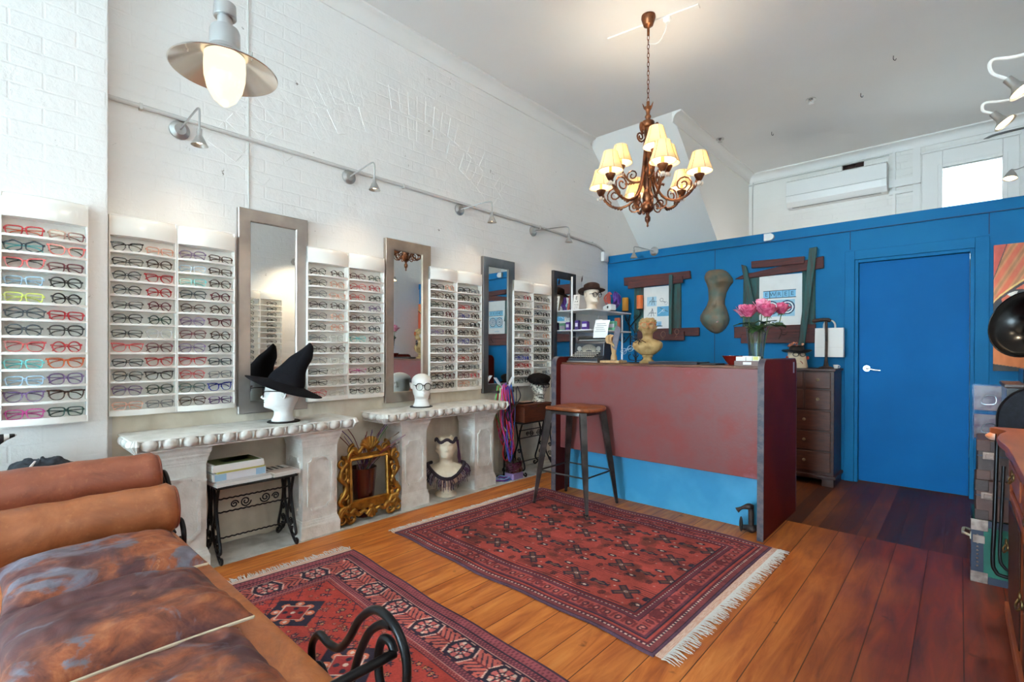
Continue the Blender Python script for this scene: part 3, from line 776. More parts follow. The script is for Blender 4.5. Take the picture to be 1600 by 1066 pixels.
def onhead(kind,c,t,head,label,z=.168,x=.100,k=1.10):
    """open spectacles worn on a head: same front, temples running back to the ears"""
    me_f,ms,ts=spec_meshes(kind,t)
    r=thing('eyeglasses',label,'eyeglasses',(0,0,0),0,None)
    q=Matrix.Translation(head.location)@Matrix.Rotation(head.rotation_euler.z,4,'Z')
    s=head.scale[0]
    zl=DIM[kind][1]*1.26+t
    r.matrix_world=q@Matrix.Translation((x*s,0,(z-zl*k)*s))@Matrix.Scale(k*s,4)
    for nm,me,m in [('frame_front',me_f,gmat(c))]+[('lens',m_,M_LENS) for m_ in ms]:
        o=bpy.data.objects.new(nm,me); COL.objects.link(o); o.parent=r
        if not me.materials: me.materials.append(m)
        o.material_slots[0].link='OBJECT'; o.material_slots[0].material=m
    W=DIM[kind][0]*.97*2+.008+t; zt=zl+DIM[kind][1]*1.26*.45
    for sd in (-1,1):
        b=MB(); b.tube(spl([(-.004,sd*W,zt),(-.04,sd*(W+.006),zt+.001),(-.085,sd*(W+.010),zt-.002),(-.105,sd*(W+.010),zt-.014),(-.112,sd*(W+.008),zt-.028)],5),.002+.2*t,6)
        b.build('temple',gmat(c),r)
    return r

# ================================================================== stone consoles
M_STONE=mat('pale cast stone',(228,226,220),.75,col2=(206,202,194),nscale=14,nlo=.35,nhi=.7,bump=.25,bscale=90)
def arcpanel(w,z0,z1,r,n=6):
    """panel outline with scooped corners"""
    P=[]
    for cx,cz,a0,d in ((w,z0,PI,-1),(w,z1,1.5*PI,-1),(-w,z1,0,-1),(-w,z0,PI/2,-1)):
        for i in range(n+1):
            a=a0+d*PI/2*i/n
            P.append((cx+r*math.cos(a),cz+r*math.sin(a)))
    return P
def pedestal(parent,yc,xb,xf,w,ztop):
    """square pedestal between x=xb and xf, width w"""
    b=MB(); xm=(xb+xf)/2; hx=(xf-xb)/2; hy=w/2
    prof=[(1.0,0),(1.0,.070),(.985,.078),(.965,.082),(.95,.092),(.925,.100),(.915,.108),(.885,.110),(.88,.115),(.88,ztop-.098),(.885,ztop-.095),(.905,ztop-.094),(.905,ztop-.082),(.92,ztop-.080),(.945,ztop-.062),(.985,ztop-.050),(.985,ztop-.040),(1.0,ztop-.039),(1.045,ztop-.026),(1.05,ztop-.020),(1.05,ztop)]
    R=[[(xm+hx*s*cx,yc+hy*s*cy,z) for cx,cy in ((1,1),(-1,1),(-1,-1),(1,-1))] for s,z in prof]
    b.rings(R)
    p=b.build('pedestal',M_STONE,parent,smooth=0)
    zz0,zz1=.17,ztop-.16
    # raised moulding with scooped corners on the front and the two sides
    o=MB()
    for k,(face,ww) in enumerate((('f',hy*.88-.028),('l',hx*.88-.028),('r',hx*.88-.028))):
        out=arcpanel(ww,zz0,zz1,.030); inn=arcpanel(ww-.013,zz0+.013,zz1-.013,.030)
        if face=='f':
            R1=[(xm+hx*.88+.011,yc+a*.99,z) for a,z in out]; mid=[(xm+hx*.88+.009,yc+a*.985,z) for a,z in inn]; R0=[(xm+hx*.88-.002,yc+a,z) for a,z in out]; R2=[(xm+hx*.88-.002,yc+a,z) for a,z in inn]
        else:
            sg=-1 if face=='l' else 1; yy=yc+sg*hy*.88
            R1=[(xm+a*.99,yy+sg*.011,z) for a,z in out]; mid=[(xm+a*.985,yy+sg*.009,z) for a,z in inn]; R0=[(xm+a,yy-sg*.002,z) for a,z in out]; R2=[(xm+a,yy-sg*.002,z) for a,z in inn]
        o.rings([R0,R1,mid,R2],False,False)
    o.build('panel_moulding',M_STONE,p,smooth=30)
    return p
def console(label,y0,y1,xw,xf,ztop,ped,pw,pxf):
    """y0..y1 flat top, xf front of the flat; ovolo edge with eggs all round"""
    t=thing('stone_console',label,'console table',(0,0,.006),0,'pale stone consoles along the white wall')
    zt=ztop-.006
    b=MB(); cx=(xw+xf)/2; cy=(y0+y1)/2
    R=[]
    for d,z in ((.0,zt),(.014,zt-.001),(.026,zt-.005),(.028,zt-.011),(.018,zt-.015),(.016,zt-.030),(.010,zt-.046),(.004,zt-.058),(.004,zt-.063),(.014,zt-.066),(.012,zt-.073),(.0,zt-.075)):
        R.append([(xf+d,y1+d,z),(xw,y1+d,z),(xw,y0-d,z),(xf+d,y0-d,z)])
    b.rings(R[::-1])
    # eggs and darts along the front and the ends, cut as one carved band
    e=b; zc=zt-.034
    def egg(x,y,ax):
        a=.046; 
        if ax=='y': e.ell((x,y,zc),.023,a*.80,.030,14,8)
        else: e.ell((x,y,zc),a*.80,.020,.026,14,8)
    n=int(round((y1-y0)/.088)); st=(y1-y0)/n
    for i in range(n):
        y=y0+st*(i+.5); egg(xf+.017,y,'y')
        if i<n-1:
            yy=y0+st*(i+1); e.tube([(xf+.028,yy,zt-.014),(xf+.030,yy,zt-.034),(xf+.012,yy,zt-.060)],.0075,6,rs=[.008,.006,.003])
    for s,yy in ((-1,y0),(1,y1)):
        m=3; sx=(xf-xw)/m
        for i in range(m): egg(xw+sx*(i+.5),yy+s*.017,'x')
        for k in range(4):   # leaf ribs on the front corners
            a=PI/2*(k+.5)/4
            X=xf+.030*math.sin(a); Y=yy+s*.030*math.cos(a)
            e.tube([(X-.004*math.sin(a),Y-s*.004*math.cos(a),zt-.006),(X+.010*math.sin(a),Y+s*.010*math.cos(a),zt-.030),(X-.012*math.sin(a),Y-s*.012*math.cos(a),zt-.064)],.009,7,rs=[.006,.010,.004])
    e.build('top_slab',M_STONE,t,smooth=40)
    for yc in ped: pedestal(t,yc,.045,pxf,pw,zt-.075)
    return t
console('longer pale stone console under the witch hat, standing by the sofa',.545,1.705,.038,.350,.752,(.745,1.510),.262,.325)
console('pale stone console under the bare mannequin head, nearer the counter',1.985,3.225,.038,.325,.748,(2.280,3.030),.262,.285)

# ================================================================== cream cloth hung along the wall below the racks
def drape():
    b=MB(); y0,y1=.50,4.30; n=420; P0=[];nz=22
    gk=random.Random(3)
    folds=[(gk.uniform(y0,y1),gk.uniform(.012,.035),gk.uniform(-.16,.16),gk.uniform(.4,1)) for _ in range(58)]
    P=[]
    for i in range(n):
        y=y0+(y1-y0)*i/(n-1); row=[]
        for k in range(nz):
            f=k/(nz-1); z=.842-f*.832
            x=.007
            for fy,w,sl,am in folds:
                d=(y-(fy+sl*f))/(w*(.6+.8*f))
                if abs(d)<2.6: x+=.011*am*(.35+.65*f)*math.exp(-d*d)
            x+=.003*math.sin(y*23+f*4)*f
            row.append((min(x,.034),y,z-.012*math.sin(y*9)*(1 if k==0 else 0)))
        P.append(row)
    Q=[[(.002,p[1],p[2]) for p in r] for r in P]
    b.grid(P); b.grid(Q,flip=True)
    b.grid([[P[i][0] for i in range(n)],[Q[i][0] for i in range(n)]]); b.grid([[P[i][-1] for i in range(n)],[Q[i][-1] for i in range(n)]])
    return tag(b.build('wall_drape',mat('cream calico',(230,221,204),.85,col2=(214,203,184),nscale=5,bump=.1,bscale=200),smooth=60),'creased cream cloth hung along the white wall below the racks','drape')
drape()

# ================================================================== on the consoles
h1=mannequin('white mannequin head in profile wearing the black witch hat',(.228,1.300,.752),R_(-112))
h1.scale=(1.05,)*3
onhead('c','K',.003,h1,'black cat-eye glasses on the mannequin head under the witch hat',z=.176)
# witch hat: drooping brim, bent cone
def witchhat():
    t=thing('witch_hat','black felt witch hat with a bent point on the profile head','hat',(0,0,0))
    q=Matrix.Translation((.246,1.315,.752+.236))@Matrix.Rotation(R_(-112),4,'Z')@Matrix.Rotation(R_(-19),4,'Y')
    t.matrix_world=q
    b=MB(); n=48; R=[]
    prof=[(.096,.010),(.11,.004),(.14,-.002),(.185,-.010),(.212,-.016),(.216,-.019),(.212,-.022),(.185,-.016),(.14,-.008),(.10,-.003),(.094,.002)]
    for r,z in prof:
        R.append([(r*math.cos(2*PI*j/n)*1.08,r*math.sin(2*PI*j/n),z-.018*(r/.2)**2*abs(math.sin(2*PI*j/n))**2) for j in range(n)])
    R.append(R[0]); b.rings(R,False,False); b.build('brim',M_FELT,t,smooth=60)
    b=MB(); pts=[]
    ax=spl([(-.0,0,0),(-.005,0,.07),(-.022,0,.15),(-.045,0,.21),(-.055,0,.265),(-.050,.0,.290)],6); m=len(ax)
    R=[]
    for i,p in enumerate(ax):
        f=i/(m-1); r=.098*(1-f)**1.0*(1+.06*math.sin(f*14))+.004
        R.append([(p.x+r*math.cos(2*PI*j/36)*1.08,p.y+r*math.sin(2*PI*j/36)*(1+.05*math.sin(3*2*PI*j/36+f*5)),p.z) for j in range(36)])
    b.rings(R,False,True); b.build('crown',M_FELT,t,smooth=60)
    return t
witchhat()
h2=mannequin('bare white mannequin head facing the room on the console nearer the counter',(.165,2.425,.748),R_(-28))
onhead('r','K',.0034,h2,'round black glasses on the bare white mannequin head',z=.168,k=1.12)

# ================================================================== below the consoles
M_IRON=mat('black wrought iron',(26,25,26),.42,.6,bump=.15,bscale=80)
def irontable(label,loc,L,Dp,H,top_m,cat='side table'):
    """folding wrought iron side table: lyre ends with scrolls, twisted stretchers. local x depth, y length"""
    t=thing('iron_side_table',label,cat,loc)
    b=MB()
    for y in (0,L): b.tube([(0,y,H),(Dp,y,H)],.007,8)
    for x in (0,Dp): b.tube([(x,0,H),(x,L,H)],.007,8)
    b.build('top_rim',M_IRON,t)
    MB().box(.004,Dp-.004,.004,L-.004,H-.003,H+.004).build('table_top',top_m,t,smooth=0)
    for y in (0.012,L-.012):
        b=MB()
        for s in (0,1):
            X=lambda v: v if s==0 else Dp-v
            b.tube(spl([(X(.02),y,H),(X(.055),y,H*.72),(X(.02),y,H*.40),(X(-.015),y,H*.18),(X(.02),y,.055),(X(.05),y,.07),(X(.04),y,.10)],7),.0085,6)
            b.tube(spl([(X(.10),y,H),(X(.075),y,H*.66),(X(.11),y,H*.36),(X(.05),y,H*.16),(X(-.005),y,.022),(X(-.030),y,.014),(X(-.034),y,.034),(X(-.018),y,.040)],7),.0085,6)
            for zc,r in ((H*.30,.026),(H*.47,.022),(H*.18,.022)):
                b.tube(spiral((X(.055),y,zc),r,.006,0 if s==0 else PI,(0 if s==0 else PI)+(3.6*PI if s==0 else -3.6*PI),22),.0042,5)
        b.ell((Dp/2,y,H*.42),.012,.010,.018,10,8)
        b.build('scroll_leg',M_IRON,t)
    b=MB()
    for z,xx in ((H-.075,Dp*.75),(H-.15,Dp*.75),(.11,Dp*.5)):
        m=int(L/.008); b.tube([(xx+.0018*math.cos(i*1.6),.012+(L-.024)*i/m,z+.0018*math.sin(i*1.6)) for i in range(m+1)],.0045,6)
    for s in (-1,1):
        y=L/2; zc=H-.112
        b.tube(spiral((Dp*.75,y+s*.055,zc),.030,.006,PI if s>0 else 0,(PI-3.4*PI*s*-1) if s>0 else -3.4*PI,24,'yz'),.004,5)
        b.tube(spiral((Dp*.75,y+s*.115,zc-.004),.022,.005,0 if s<0 else PI,3*PI if s<0 else -2*PI,20,'yz'),.004,5)
    b.build('twisted_stretcher',M_IRON,t)
    return t
irontable('black wrought iron table stacked with books under the longer console',(.115,.905,.006),.44,.225,.425,mat('dark slate top',(64,66,70),.3))
def book(label,c,rot,d,cover,page=(236,232,222),group='books on the iron table',spine=None,cat='book',hard=True):
    t=thing('book',label,cat,c,R_(rot),group)
    dx,dy,dz=d; k=.003 if hard else .0012
    MB().box(-dx/2+.004,dx/2-.003,-dy/2+.003,dy/2-.003,k,dz-k).build('pages',mat(f'pages {page}',page,.85,col2=tuple(v-14 for v in page),nscale=300,stretch=(1,1,30)),t,smooth=0)
    b=MB(); b.box(-dx/2,dx/2,-dy/2,dy/2,0,k); b.box(-dx/2,dx/2,-dy/2,dy/2,dz-k,dz); b.box(dx/2-k,dx/2,-dy/2,dy/2,k,dz-k)
    cm=b.build('cover',mat(f'cover {cover}',cover,.4),t,smooth=0)
    if spine:
        for y0,y1,col in spine: MB().box(dx/2,dx/2+.0008,y0,y1,0.002,dz-.002).build('spine_label',mat(f'spine {col}',col,.5),cm,smooth=0)
    return t
bz=.436
def stripe(parent,dx,dy,z,rects):
    for i,(x0,x1,y0,y1,col) in enumerate(rects): MB().box(x0,x1,y0,y1,z,z+.0008).build('cover_print',mat(f'print {col}',col,.5),parent,smooth=0)
book('thin white book lowest in the stack on the iron table',(.225,1.045,bz),4,(.215,.30,.018),(232,230,226))
book('grey and white folder second from the bottom of the book stack',(.220,1.045,bz+.0185),2,(.215,.29,.014),(206,206,204))
book('white ring binder with pale blue corners in the book stack',(.220,1.025,bz+.033),3,(.200,.285,.040),(226,230,234),spine=((-.135,-.075,(160,198,222)),(.085,.138,(160,198,222))))
b4=book('yellow-edged paperback above the blue-cornered binder',(.222,1.030,bz+.0735),5,(.19,.26,.010),(200,196,110))
b5=book('thick white book second from the top of the stack',(.222,1.020,bz+.084),2,(.195,.275,.022),(238,237,233))
b6=book('magazine with a green leaf cover topmost in the book stack',(.220,1.020,bz+.1065),3,(.195,.27,.014),(240,240,236),hard=True)
stripe(b6,.195,.27,.014,[(-.09,.085,-.12,.125,(96,112,64)),(-.05,.04,-.06,.09,(64,78,46)),(-.085,-.02,.02,.12,(176,170,72))])
b7=book('white book with black stripes beside the stack on the iron table',(.225,1.283,bz),6,(.205,.165,.022),(236,234,228))
stripe(b7,.205,.165,.022,[(-.095,-.015,-.075+i*.034,-.058+i*.034,(30,30,30)) for i in range(4)]+[(-.005,.09,-.07,.07,(196,178,166))])

# gilt rococo frame leaning by the wall, and the vase of dried reeds behind its opening
M_GILT=mat('old gilt',(196,146,66),.34,.85,col2=(112,74,34),nscale=18,nlo=.35,nhi=.75,bump=.3,bscale=60)
def giltframe():
    t=thing('picture_frame','ornate gilt rococo frame standing empty around the dark red vase','picture frame',(.285,1.893,.008),0,None,rot=(0,R_(-3),0))
    b=MB(); w,h0,h1=.155,.135,.445
    I=[(-w+.02,h0+.02),(w-.02,h0+.02),(w-.02,h1-.02),(-w+.02,h1-.02)]; O=[(-w,h0),(w,h0),(w,h1),(-w,h1)]; mI=[(-w+.013,h0+.013),(w-.013,h0+.013),(w-.013,h1-.013),(-w+.013,h1-.013)]
    R=[[(-.010,*p) for p in I],[(.004,*p) for p in I],[(.014,*p) for p in mI],[(.008,*p) for p in O],[(-.010,*p) for p in O]]; R.append(R[0]); b.rings(R,False,False)
    b.build('inner_moulding',M_GILT,t,smooth=25)
    g=MB(); gr=random.Random(8)
    def C(pts,r0,r1,fl=.8):
        p=spl(pts,7); n=len(p); g.tube(p,.01,8,rs=[r0+(r1-r0)*i/(n-1) for i in range(n)])
    def S(y,z,r0,a0,turns,th): 
        g.tube(spiral((.010,y,z),r0,r0*.18,a0,a0+turns*2*PI,26,'yz'),th,7,rs=[th*(1-.55*i/26) for i in range(27)])
    for s in (-1,1):
        C([(0,s*.02,.055),(.015,s*.06,.075),(.012,s*.10,.060),(.012,s*.135,.090),(.012,s*.17,.075),(.01,s*.20,.10)],.014,.020)
        S(s*.195,.085,.052,PI/2*s-.6,1.5*s,.017); S(s*.155,.045,.036,0 if s>0 else PI,-1.4*s,.014); S(s*.225,.045,.034,1,1.3*s,.013)
        C([(0,s*.20,.12),(.012,s*.235,.17),(.012,s*.20,.22),(.012,s*.185,.27),(.012,s*.225,.32),(.012,s*.215,.38),(.012,s*.175,.42)],.017,.014)
        S(s*.205,.205,.034,0 if s<0 else PI,1.3*s,.011); S(s*.205,.335,.036,PI if s<0 else 0,-1.3*s,.011); S(s*.215,.425,.040,PI/2,1.4*s,.014)
        C([(0,s*.17,.43),(.015,s*.14,.50),(.015,s*.10,.475),(.012,s*.07,.50),(.012,s*.045,.53)],.016,.014)
        S(s*.125,.500,.040,PI/2,-1.4*s,.014)
        for k in range(7): 
            a=.2+.22*k; g.ell((.016,s*(.19+.05*math.cos(a+.5)),.07+.055*math.sin(a)),.010,.012,.020,8,6)
        for z in (.16,.24,.30,.37): g.ell((.014,s*(.178+gr.uniform(-.008,.012)),z),.012,.014,.019,8,6)
    for k in range(7):  # palmette crest
        a=-1.05+.35*k; C([(.0,0,.475),(.018,.03*math.sin(a),.51),(.012,.075*math.sin(a),.50+.085*math.cos(a))],.009,.017)
    for k in range(5):
        a=-.9+.45*k; C([(.0,0,.10),(.018,.02*math.sin(a),.075),(.012,.05*math.sin(a),.085-.065*math.cos(a))],.008,.013)
    g.ell((.018,0,.095),.014,.022,.018); g.ell((.02,0,.505),.014,.016,.020)
    g.box(-.012,.0,-.19,.19,.085,.137); g.box(-.012,0,-.19,.19,.443,.47); g.box(-.012,0,-.20,-.153,.13,.45); g.box(-.012,0,.153,.20,.13,.45)
    g.build('carved_scrollwork',M_GILT,t,smooth=60)
    return t
giltframe()
v=thing('vase','dark red glazed vase of dried reeds behind the gilt frame','vase',(.165,1.905,.006))
b=MB(); b.lathe([(.060,0),(.064,.004),(.068,.05),(.082,.20),(.094,.345),(.096,.350),(.092,.352),(.088,.345),(.076,.20),(.058,.02),(.0,.015)],40); b.build('body',mat('dark red glaze',(70,20,16),.15,coat=.6),v)
gr=random.Random(21)
RC=[((120,40,44),'dark red'),((92,60,120),'violet'),((60,110,60),'green'),((40,34,40),'black'),((150,120,150),'pale mauve'),((110,86,60),'brown')]
for i in range(26):
    c,cn=RC[i%6] if i>8 else RC[gr.choice((0,1,3,4))]
    a=gr.uniform(-PI,PI) if i<10 else gr.uniform(.3,2.2); out=gr.uniform(.05,.19) if i<10 else gr.uniform(.12,.30); up=gr.uniform(.50,.68) if out<.2 else gr.uniform(.42,.58)
    x0,y0=.165+.03*gr.uniform(-1,1),1.905+.04*gr.uniform(-1,1)
    x1=max(.05,min(.44,x0+out*math.cos(a))); y1=1.905+out*math.sin(a)
    if y1<1.70: y1=1.70
    if y1>2.10 and x1<.31: x1=.33
    b=MB(); b.tube(spl([(x0,y0,.06),((x0*2+.165)/3,(y0*2+1.905)/3,.30),((x0+x1)/2,(y0+y1)/2,.35+(up-.35)*.6),(x1,y1,up)],6),.003,5)
    b.build('reed',mat(f'dried reed {cn}',c,.7)) and None
    o=COL.objects[-1]; tag(o,'thin dyed dried reed standing in the dark red vase','dried reed','dried reeds in the dark red vase')
# classical bust with a feathery scarf
M_PLAST=mat('cream plaster',(222,208,184),.6,col2=(206,190,164),nscale=12,bump=.1,bscale=90)
def bust(label,loc,rotz,m,H=.42,scale=1.0,hairamp=.012,seed=1,cat='bust'):
    t=thing('plaster_bust',label,cat,loc,rotz,None,scale=scale)
    b=MB(); b.lathe([(.080,0),(.084,.006),(.082,.016),(.066,.026),(.048,.040),(.044,.058),(.050,.068),(.056,.076),(.050,.084),(.0,.086)],36); b.build('socle',m,t,smooth=50)
    rows=[(.080,.030,.028,.026),(.095,.075,.065,.040),(.125,.115,.088,.050),(.165,.146,.098,.058),(.20,.150,.090,.064),(.225,.132,.072,.066),(.242,.090,.050,.060),(.255,.056,.042,.054),(.280,.050,.044,.054),(.295,.052,.062,.060),(.305,.053,.082,.064),(.325,.060,.086,.074),(.35,.066,.085,.086),(.375,.071,.082,.092),(.40,.072,.082,.092),(.425,.064,.074,.084),(.445,.046,.052,.060),(.456,.02,.02,.025),(.459,.003,.003,.003)]
    fz=.222; f=[(y,z+fz,sy,sz,a) for y,z,sy,sz,a in FACE]
    f+=[(.03,.17,.02,.05,.010),(-.03,.19,.02,.04,.008),(.07,.18,.015,.05,.010),(-.08,.15,.015,.05,.010),(0,.15,.012,.06,-.006)]
    g=random.Random(seed); L=[]
    for i in range(150):
        z=g.uniform(.335,.458); a=g.uniform(-PI,PI)
        if abs(a)<1.15 and z<.418: continue
        r=.080*math.sqrt(max(.05,1-(max(0,z-.385)/.082)**2))
        L.append((r*math.cos(a)*1.02,r*.85*math.sin(a),z,g.uniform(.009,.015),hairamp))
    b=MB(); b.rings(loft(rows,f,64,110,L)); b.build('figure',m,t,smooth=180)
    return t
bust('cream plaster bust with a dark feathery scarf under the console nearer the counter',(.215,2.640,.006),R_(-35),M_PLAST,scale=1.06)
t=thing('feather_scarf','dark fringed scarf draped on the cream bust under the console','scarf',(.215,2.640,.006),R_(-35))
gr=random.Random(4); b=MB()
def scarfline(u): # collar line around the shoulders, local
    a=-2.3+4.6*u; return Vector((.098*math.cos(a)*1.05+.010,.152*math.sin(a),.262-.105*max(0,math.cos(a))**2))
b.tube([scarfline(i/30) for i in range(31)],.014,8); b.build('collar',mat('dark woven scarf',(44,36,46),.9),t)
for cn,c in (('charcoal',(36,33,38)),('plum',(78,46,76)),('silver grey',(150,146,156))):
    b=MB()
    for i in range(95 if cn!='silver grey' else 26):
        u=gr.uniform(0,1); p=scarfline(u); a=-2.3+4.6*u+gr.uniform(-.25,.25); d=Vector((math.cos(a),math.sin(a)*1.1,0)); l=gr.uniform(.05,.10)
        b.tube([tuple(p+d*.004),tuple(p+d*(.024+.02*gr.random())-Vector((0,0,l*.45))),tuple(p+d*(.020+.03*gr.random())-Vector((0,0,l)))],.0022,4)
    b.build('fringe',mat('scarf fringe '+cn,c,.85),t)
t=thing('headdress','dark plaited headdress on the cream bust under the console','headdress',(.215,2.640,.006),R_(-35))
b=MB(); 
for i in range(34):
    a=-2.0+4.0*i/33; b.ell((.088*math.cos(a)-.004,.083*math.sin(a),.458+.012*math.cos(a*5)),.013,.013,.014,8,6)
b.build('plait',mat('dark woven scarf',(44,36,46),.9),t)
b=MB()
for k in range(5): b.tube(spl([(-.02,.086+.004*k,.45),(-.01-.01*k,.100+.003*k,.38),(0-.01*k,.098+.006*k,.31),(.01-.012*k,.110+.004*k,.26)],5),.004,5)
b.build('tassel',mat('scarf fringe plum',(78,46,76),.85),t)
# ================================================================== rope stand, iron table and wooden box by the counter
t=thing('cord_stand','black stand with clear V-shaped arms for spectacle cords, between console and wooden box','display stand',(.165,3.395,.006))
b=MB(); b.lathe([(.075,0),(.075,.006),(.012,.012),(.0,.012)],24); b.cyl((0,0,.01),(0,0,.84),.008,10); b.build('pole',M_IRON,t)
acr=glassmat('clear acrylic',(236,240,242),.5,.05)
b=MB()
for s in (-1,1): b.box(-.02,.02,-.001,.001,0,.17); b.v[-8:]=[tuple(Matrix.Rotation(s*R_(-42),4,'X')@Vector(p)+Vector((0,s*.012,.82))) for p in b.v[-8:]]
b.build('arm',mat('frosted acrylic',(196,200,206),.25,coat=.3),t)
MB().box(-.03,.03,-.13,.11,.80,.825).build('tray',mat('smoked acrylic',(60,56,60),.2),t,bevel=.003)
cords=[((196,40,52),'red'),((206,60,70),'coral red'),((70,170,80),'green'),((190,220,180),'pale green'),((40,36,40),'black'),((60,40,44),'brown'),((196,70,150),'pink'),((120,80,170),'purple'),((60,110,190),'blue'),((90,60,160),'violet')]
gr=random.Random(31)
for i in range(20):
    c,cn=cords[(0,1,4,0,2,5,1,6,4,3,0,7,8,1,9,5,6,0,8,4)[i%20]]; s=gr.choice((-1,1)); y0=3.395+s*gr.uniform(.02,.10); z0=gr.uniform(.82,.90)
    x=.165+gr.uniform(-.02,.09); lo=gr.uniform(.30,.60) if i<12 else gr.uniform(.12,.3)
    w=gr.uniform(.02,.05); yb=3.36+gr.uniform(-.03,.06)
    b=MB(); b.tube(spl([(x,y0,z0),(x+.012,y0+w,(z0+lo)/2+.05),(x+.02,yb+w,lo+.08),(x+.02,yb,lo),(x+.014,yb-w,lo+.08),(x+.004,y0-w,(z0+lo)/2),(x-.004,y0-.012,z0-.01)],7),.0055,7)
    tag(b.build('cord_loop',mat('cord '+cn,c,.6)),f'{cn} spectacle cord looped over the cord stand by the console','spectacle cord','spectacle cords hanging from the stand')
for o in [o for o in COL.objects if o.name.startswith('cord_loop')]:
    pass
# tangle of cords fallen round the foot, and a clear tub of them
t=thing('cord_tub','clear plastic tub of coloured cords at the foot of the cord stand','tub',(.262,3.43,.006))
b=MB(); b.prism(rrect(.055,.075,.02),.10,'z',.06); b.build('tub',acr,t,smooth=40)
b=MB(); b.prism(rrect(.058,.078,.02),.055,'z',0.0); b.build('lower_tray',mat('lilac plastic',(150,130,180),.3),t,smooth=40)
for nm,c in (('violet_cord',(130,80,170)),('white_cord',(225,225,230)),('pink_cord',(200,90,150))):
    b=MB()
    for k in range(5): b.tube([( .035*math.cos(a+k)*(1+.2*math.sin(3*a)), .05*math.sin(a+k*1.3),.066+.016*k+.006*math.sin(4*a)) for a in np.linspace(0,2*PI,20)],.0045,5,closed=False)
    b.build(nm,mat('tub '+nm,c,.5),t)
for i,(cn,c,cy) in enumerate((('blue',(50,110,190),3.31),('purple',(120,60,150),3.27),('pale blue',(130,170,210),3.29))):
    b=MB(); b.tube([(.245+.055*math.cos(a)*(1+.15*math.sin(3*a)),cy+.07*math.sin(a),.012+.010*i+.004*math.sin(5*a)) for a in np.linspace(0,4.6*PI,60)],.0055,6)
    tag(b.build('fallen_cord',mat('fallen cord '+cn,c,.5)),f'{cn} spectacle cord lying in a coil at the foot of the stand','spectacle cord','spectacle cords on the floor')

irontable('black iron scroll table under the small wooden box, beside the counter',(.075,3.500,.006),.50,.235,.505,mat('dark table board',(70,44,34),.5))
M_BOXW=mat('old red brown wood',(112,56,32),.45,col2=(62,28,18),nscale=6,nlo=.3,nhi=.75,stretch=(4,1,9),bump=.15,bscale=60)
t=thing('wooden_box','small old wooden box on the black iron table beside the counter','box',(.08,3.530,.516))
MB().box(0,.225,0,.41,0,.150).build('body',M_BOXW,t,bevel=.003,seg=1)
MB().box(-.004,.229,-.004,.414,.151,.172).build('lid',M_BOXW,t,bevel=.004,seg=1)
MB().box(.225,.229,.19,.22,.135,.165).build('latch',mat('dark brass',(120,96,60),.4,.9),t)
t=thing('spectacle_tray','black tray with a pale cloth on the wooden box','tray',(.19,3.645,.690))
MB().box(-.06,.06,-.095,.085,0,.012).build('base',M_BLKPAD,t,bevel=.003,seg=1)
MB().box(-.02,.055,-.05,.075,.012,.016).build('cloth',mat('pale pink cloth',(216,186,176),.9),t,bevel=.001,seg=1)
def newsmat():
    m,nt,b=newmat('newsprint decoupage'); L=nt.links
    tc=nt.nodes.new('ShaderNodeTexCoord'); n=nt.nodes.new('ShaderNodeTexNoise'); n.inputs['Scale'].default_value=34; n.inputs['Detail'].default_value=3; n.inputs['Distortion'].default_value=2.2
    L.new(tc.outputs['Object'],n.inputs['Vector'])
    r=ramp(nt,[(.42,(30,26,24)),(.47,(228,218,200)),(.60,(232,224,208)),(.64,(60,50,44))]); L.new(n.outputs['Fac'],r.inputs['Fac']); L.new(r.outputs['Color'],b.inputs['Base Color']); b.inputs['Roughness'].default_value=.5
    return m
h3=mannequin('black and white patterned mannequin head in a flat cap on the wooden box',(.195,3.880,.690),R_(-30),newsmat(),1.0,pad=False)
onhead('q','K',.004,h3,'black glasses on the patterned head wearing the flat cap')
t=thing('flat_cap','black flat cap on the patterned head beside the counter','cap',(.195,3.880,.690+.190),R_(-30))
b=MB(); R=[]
for r,z,s in ((.098,.0,0),(.112,.022,.0),(.120,.045,.006),(.108,.068,.014),(.075,.084,.02),(.030,.090,.022),(.004,.091,.022)):
    R.append([(r*math.cos(2*PI*j/36)*1.08+s-.006,r*math.sin(2*PI*j/36)*.98,z+ .010*math.cos(2*PI*j/36)*-1) for j in range(36)])
b.rings(R,False,True); b.build('crown',mat('dark cap wool',(24,20,20),.95,col2=(36,30,28),nscale=60,spec=.1),t,smooth=60)
b=MB(); R=[]
for i in range(13):
    a=-1.1+2.2*i/12; x,y=.092*math.cos(a),.092*math.sin(a); o=.045*math.cos(a*1.2)
    R.append([(x,y,.006),(x+o,y*1.08,-.012+.002),(x+o,y*1.08,-.016),(x,y,.0)])
b.rings(R); b.build('peak',mat('dark cap wool'),t) if False else b.build('peak',_M['dark cap wool'],t,smooth=60)

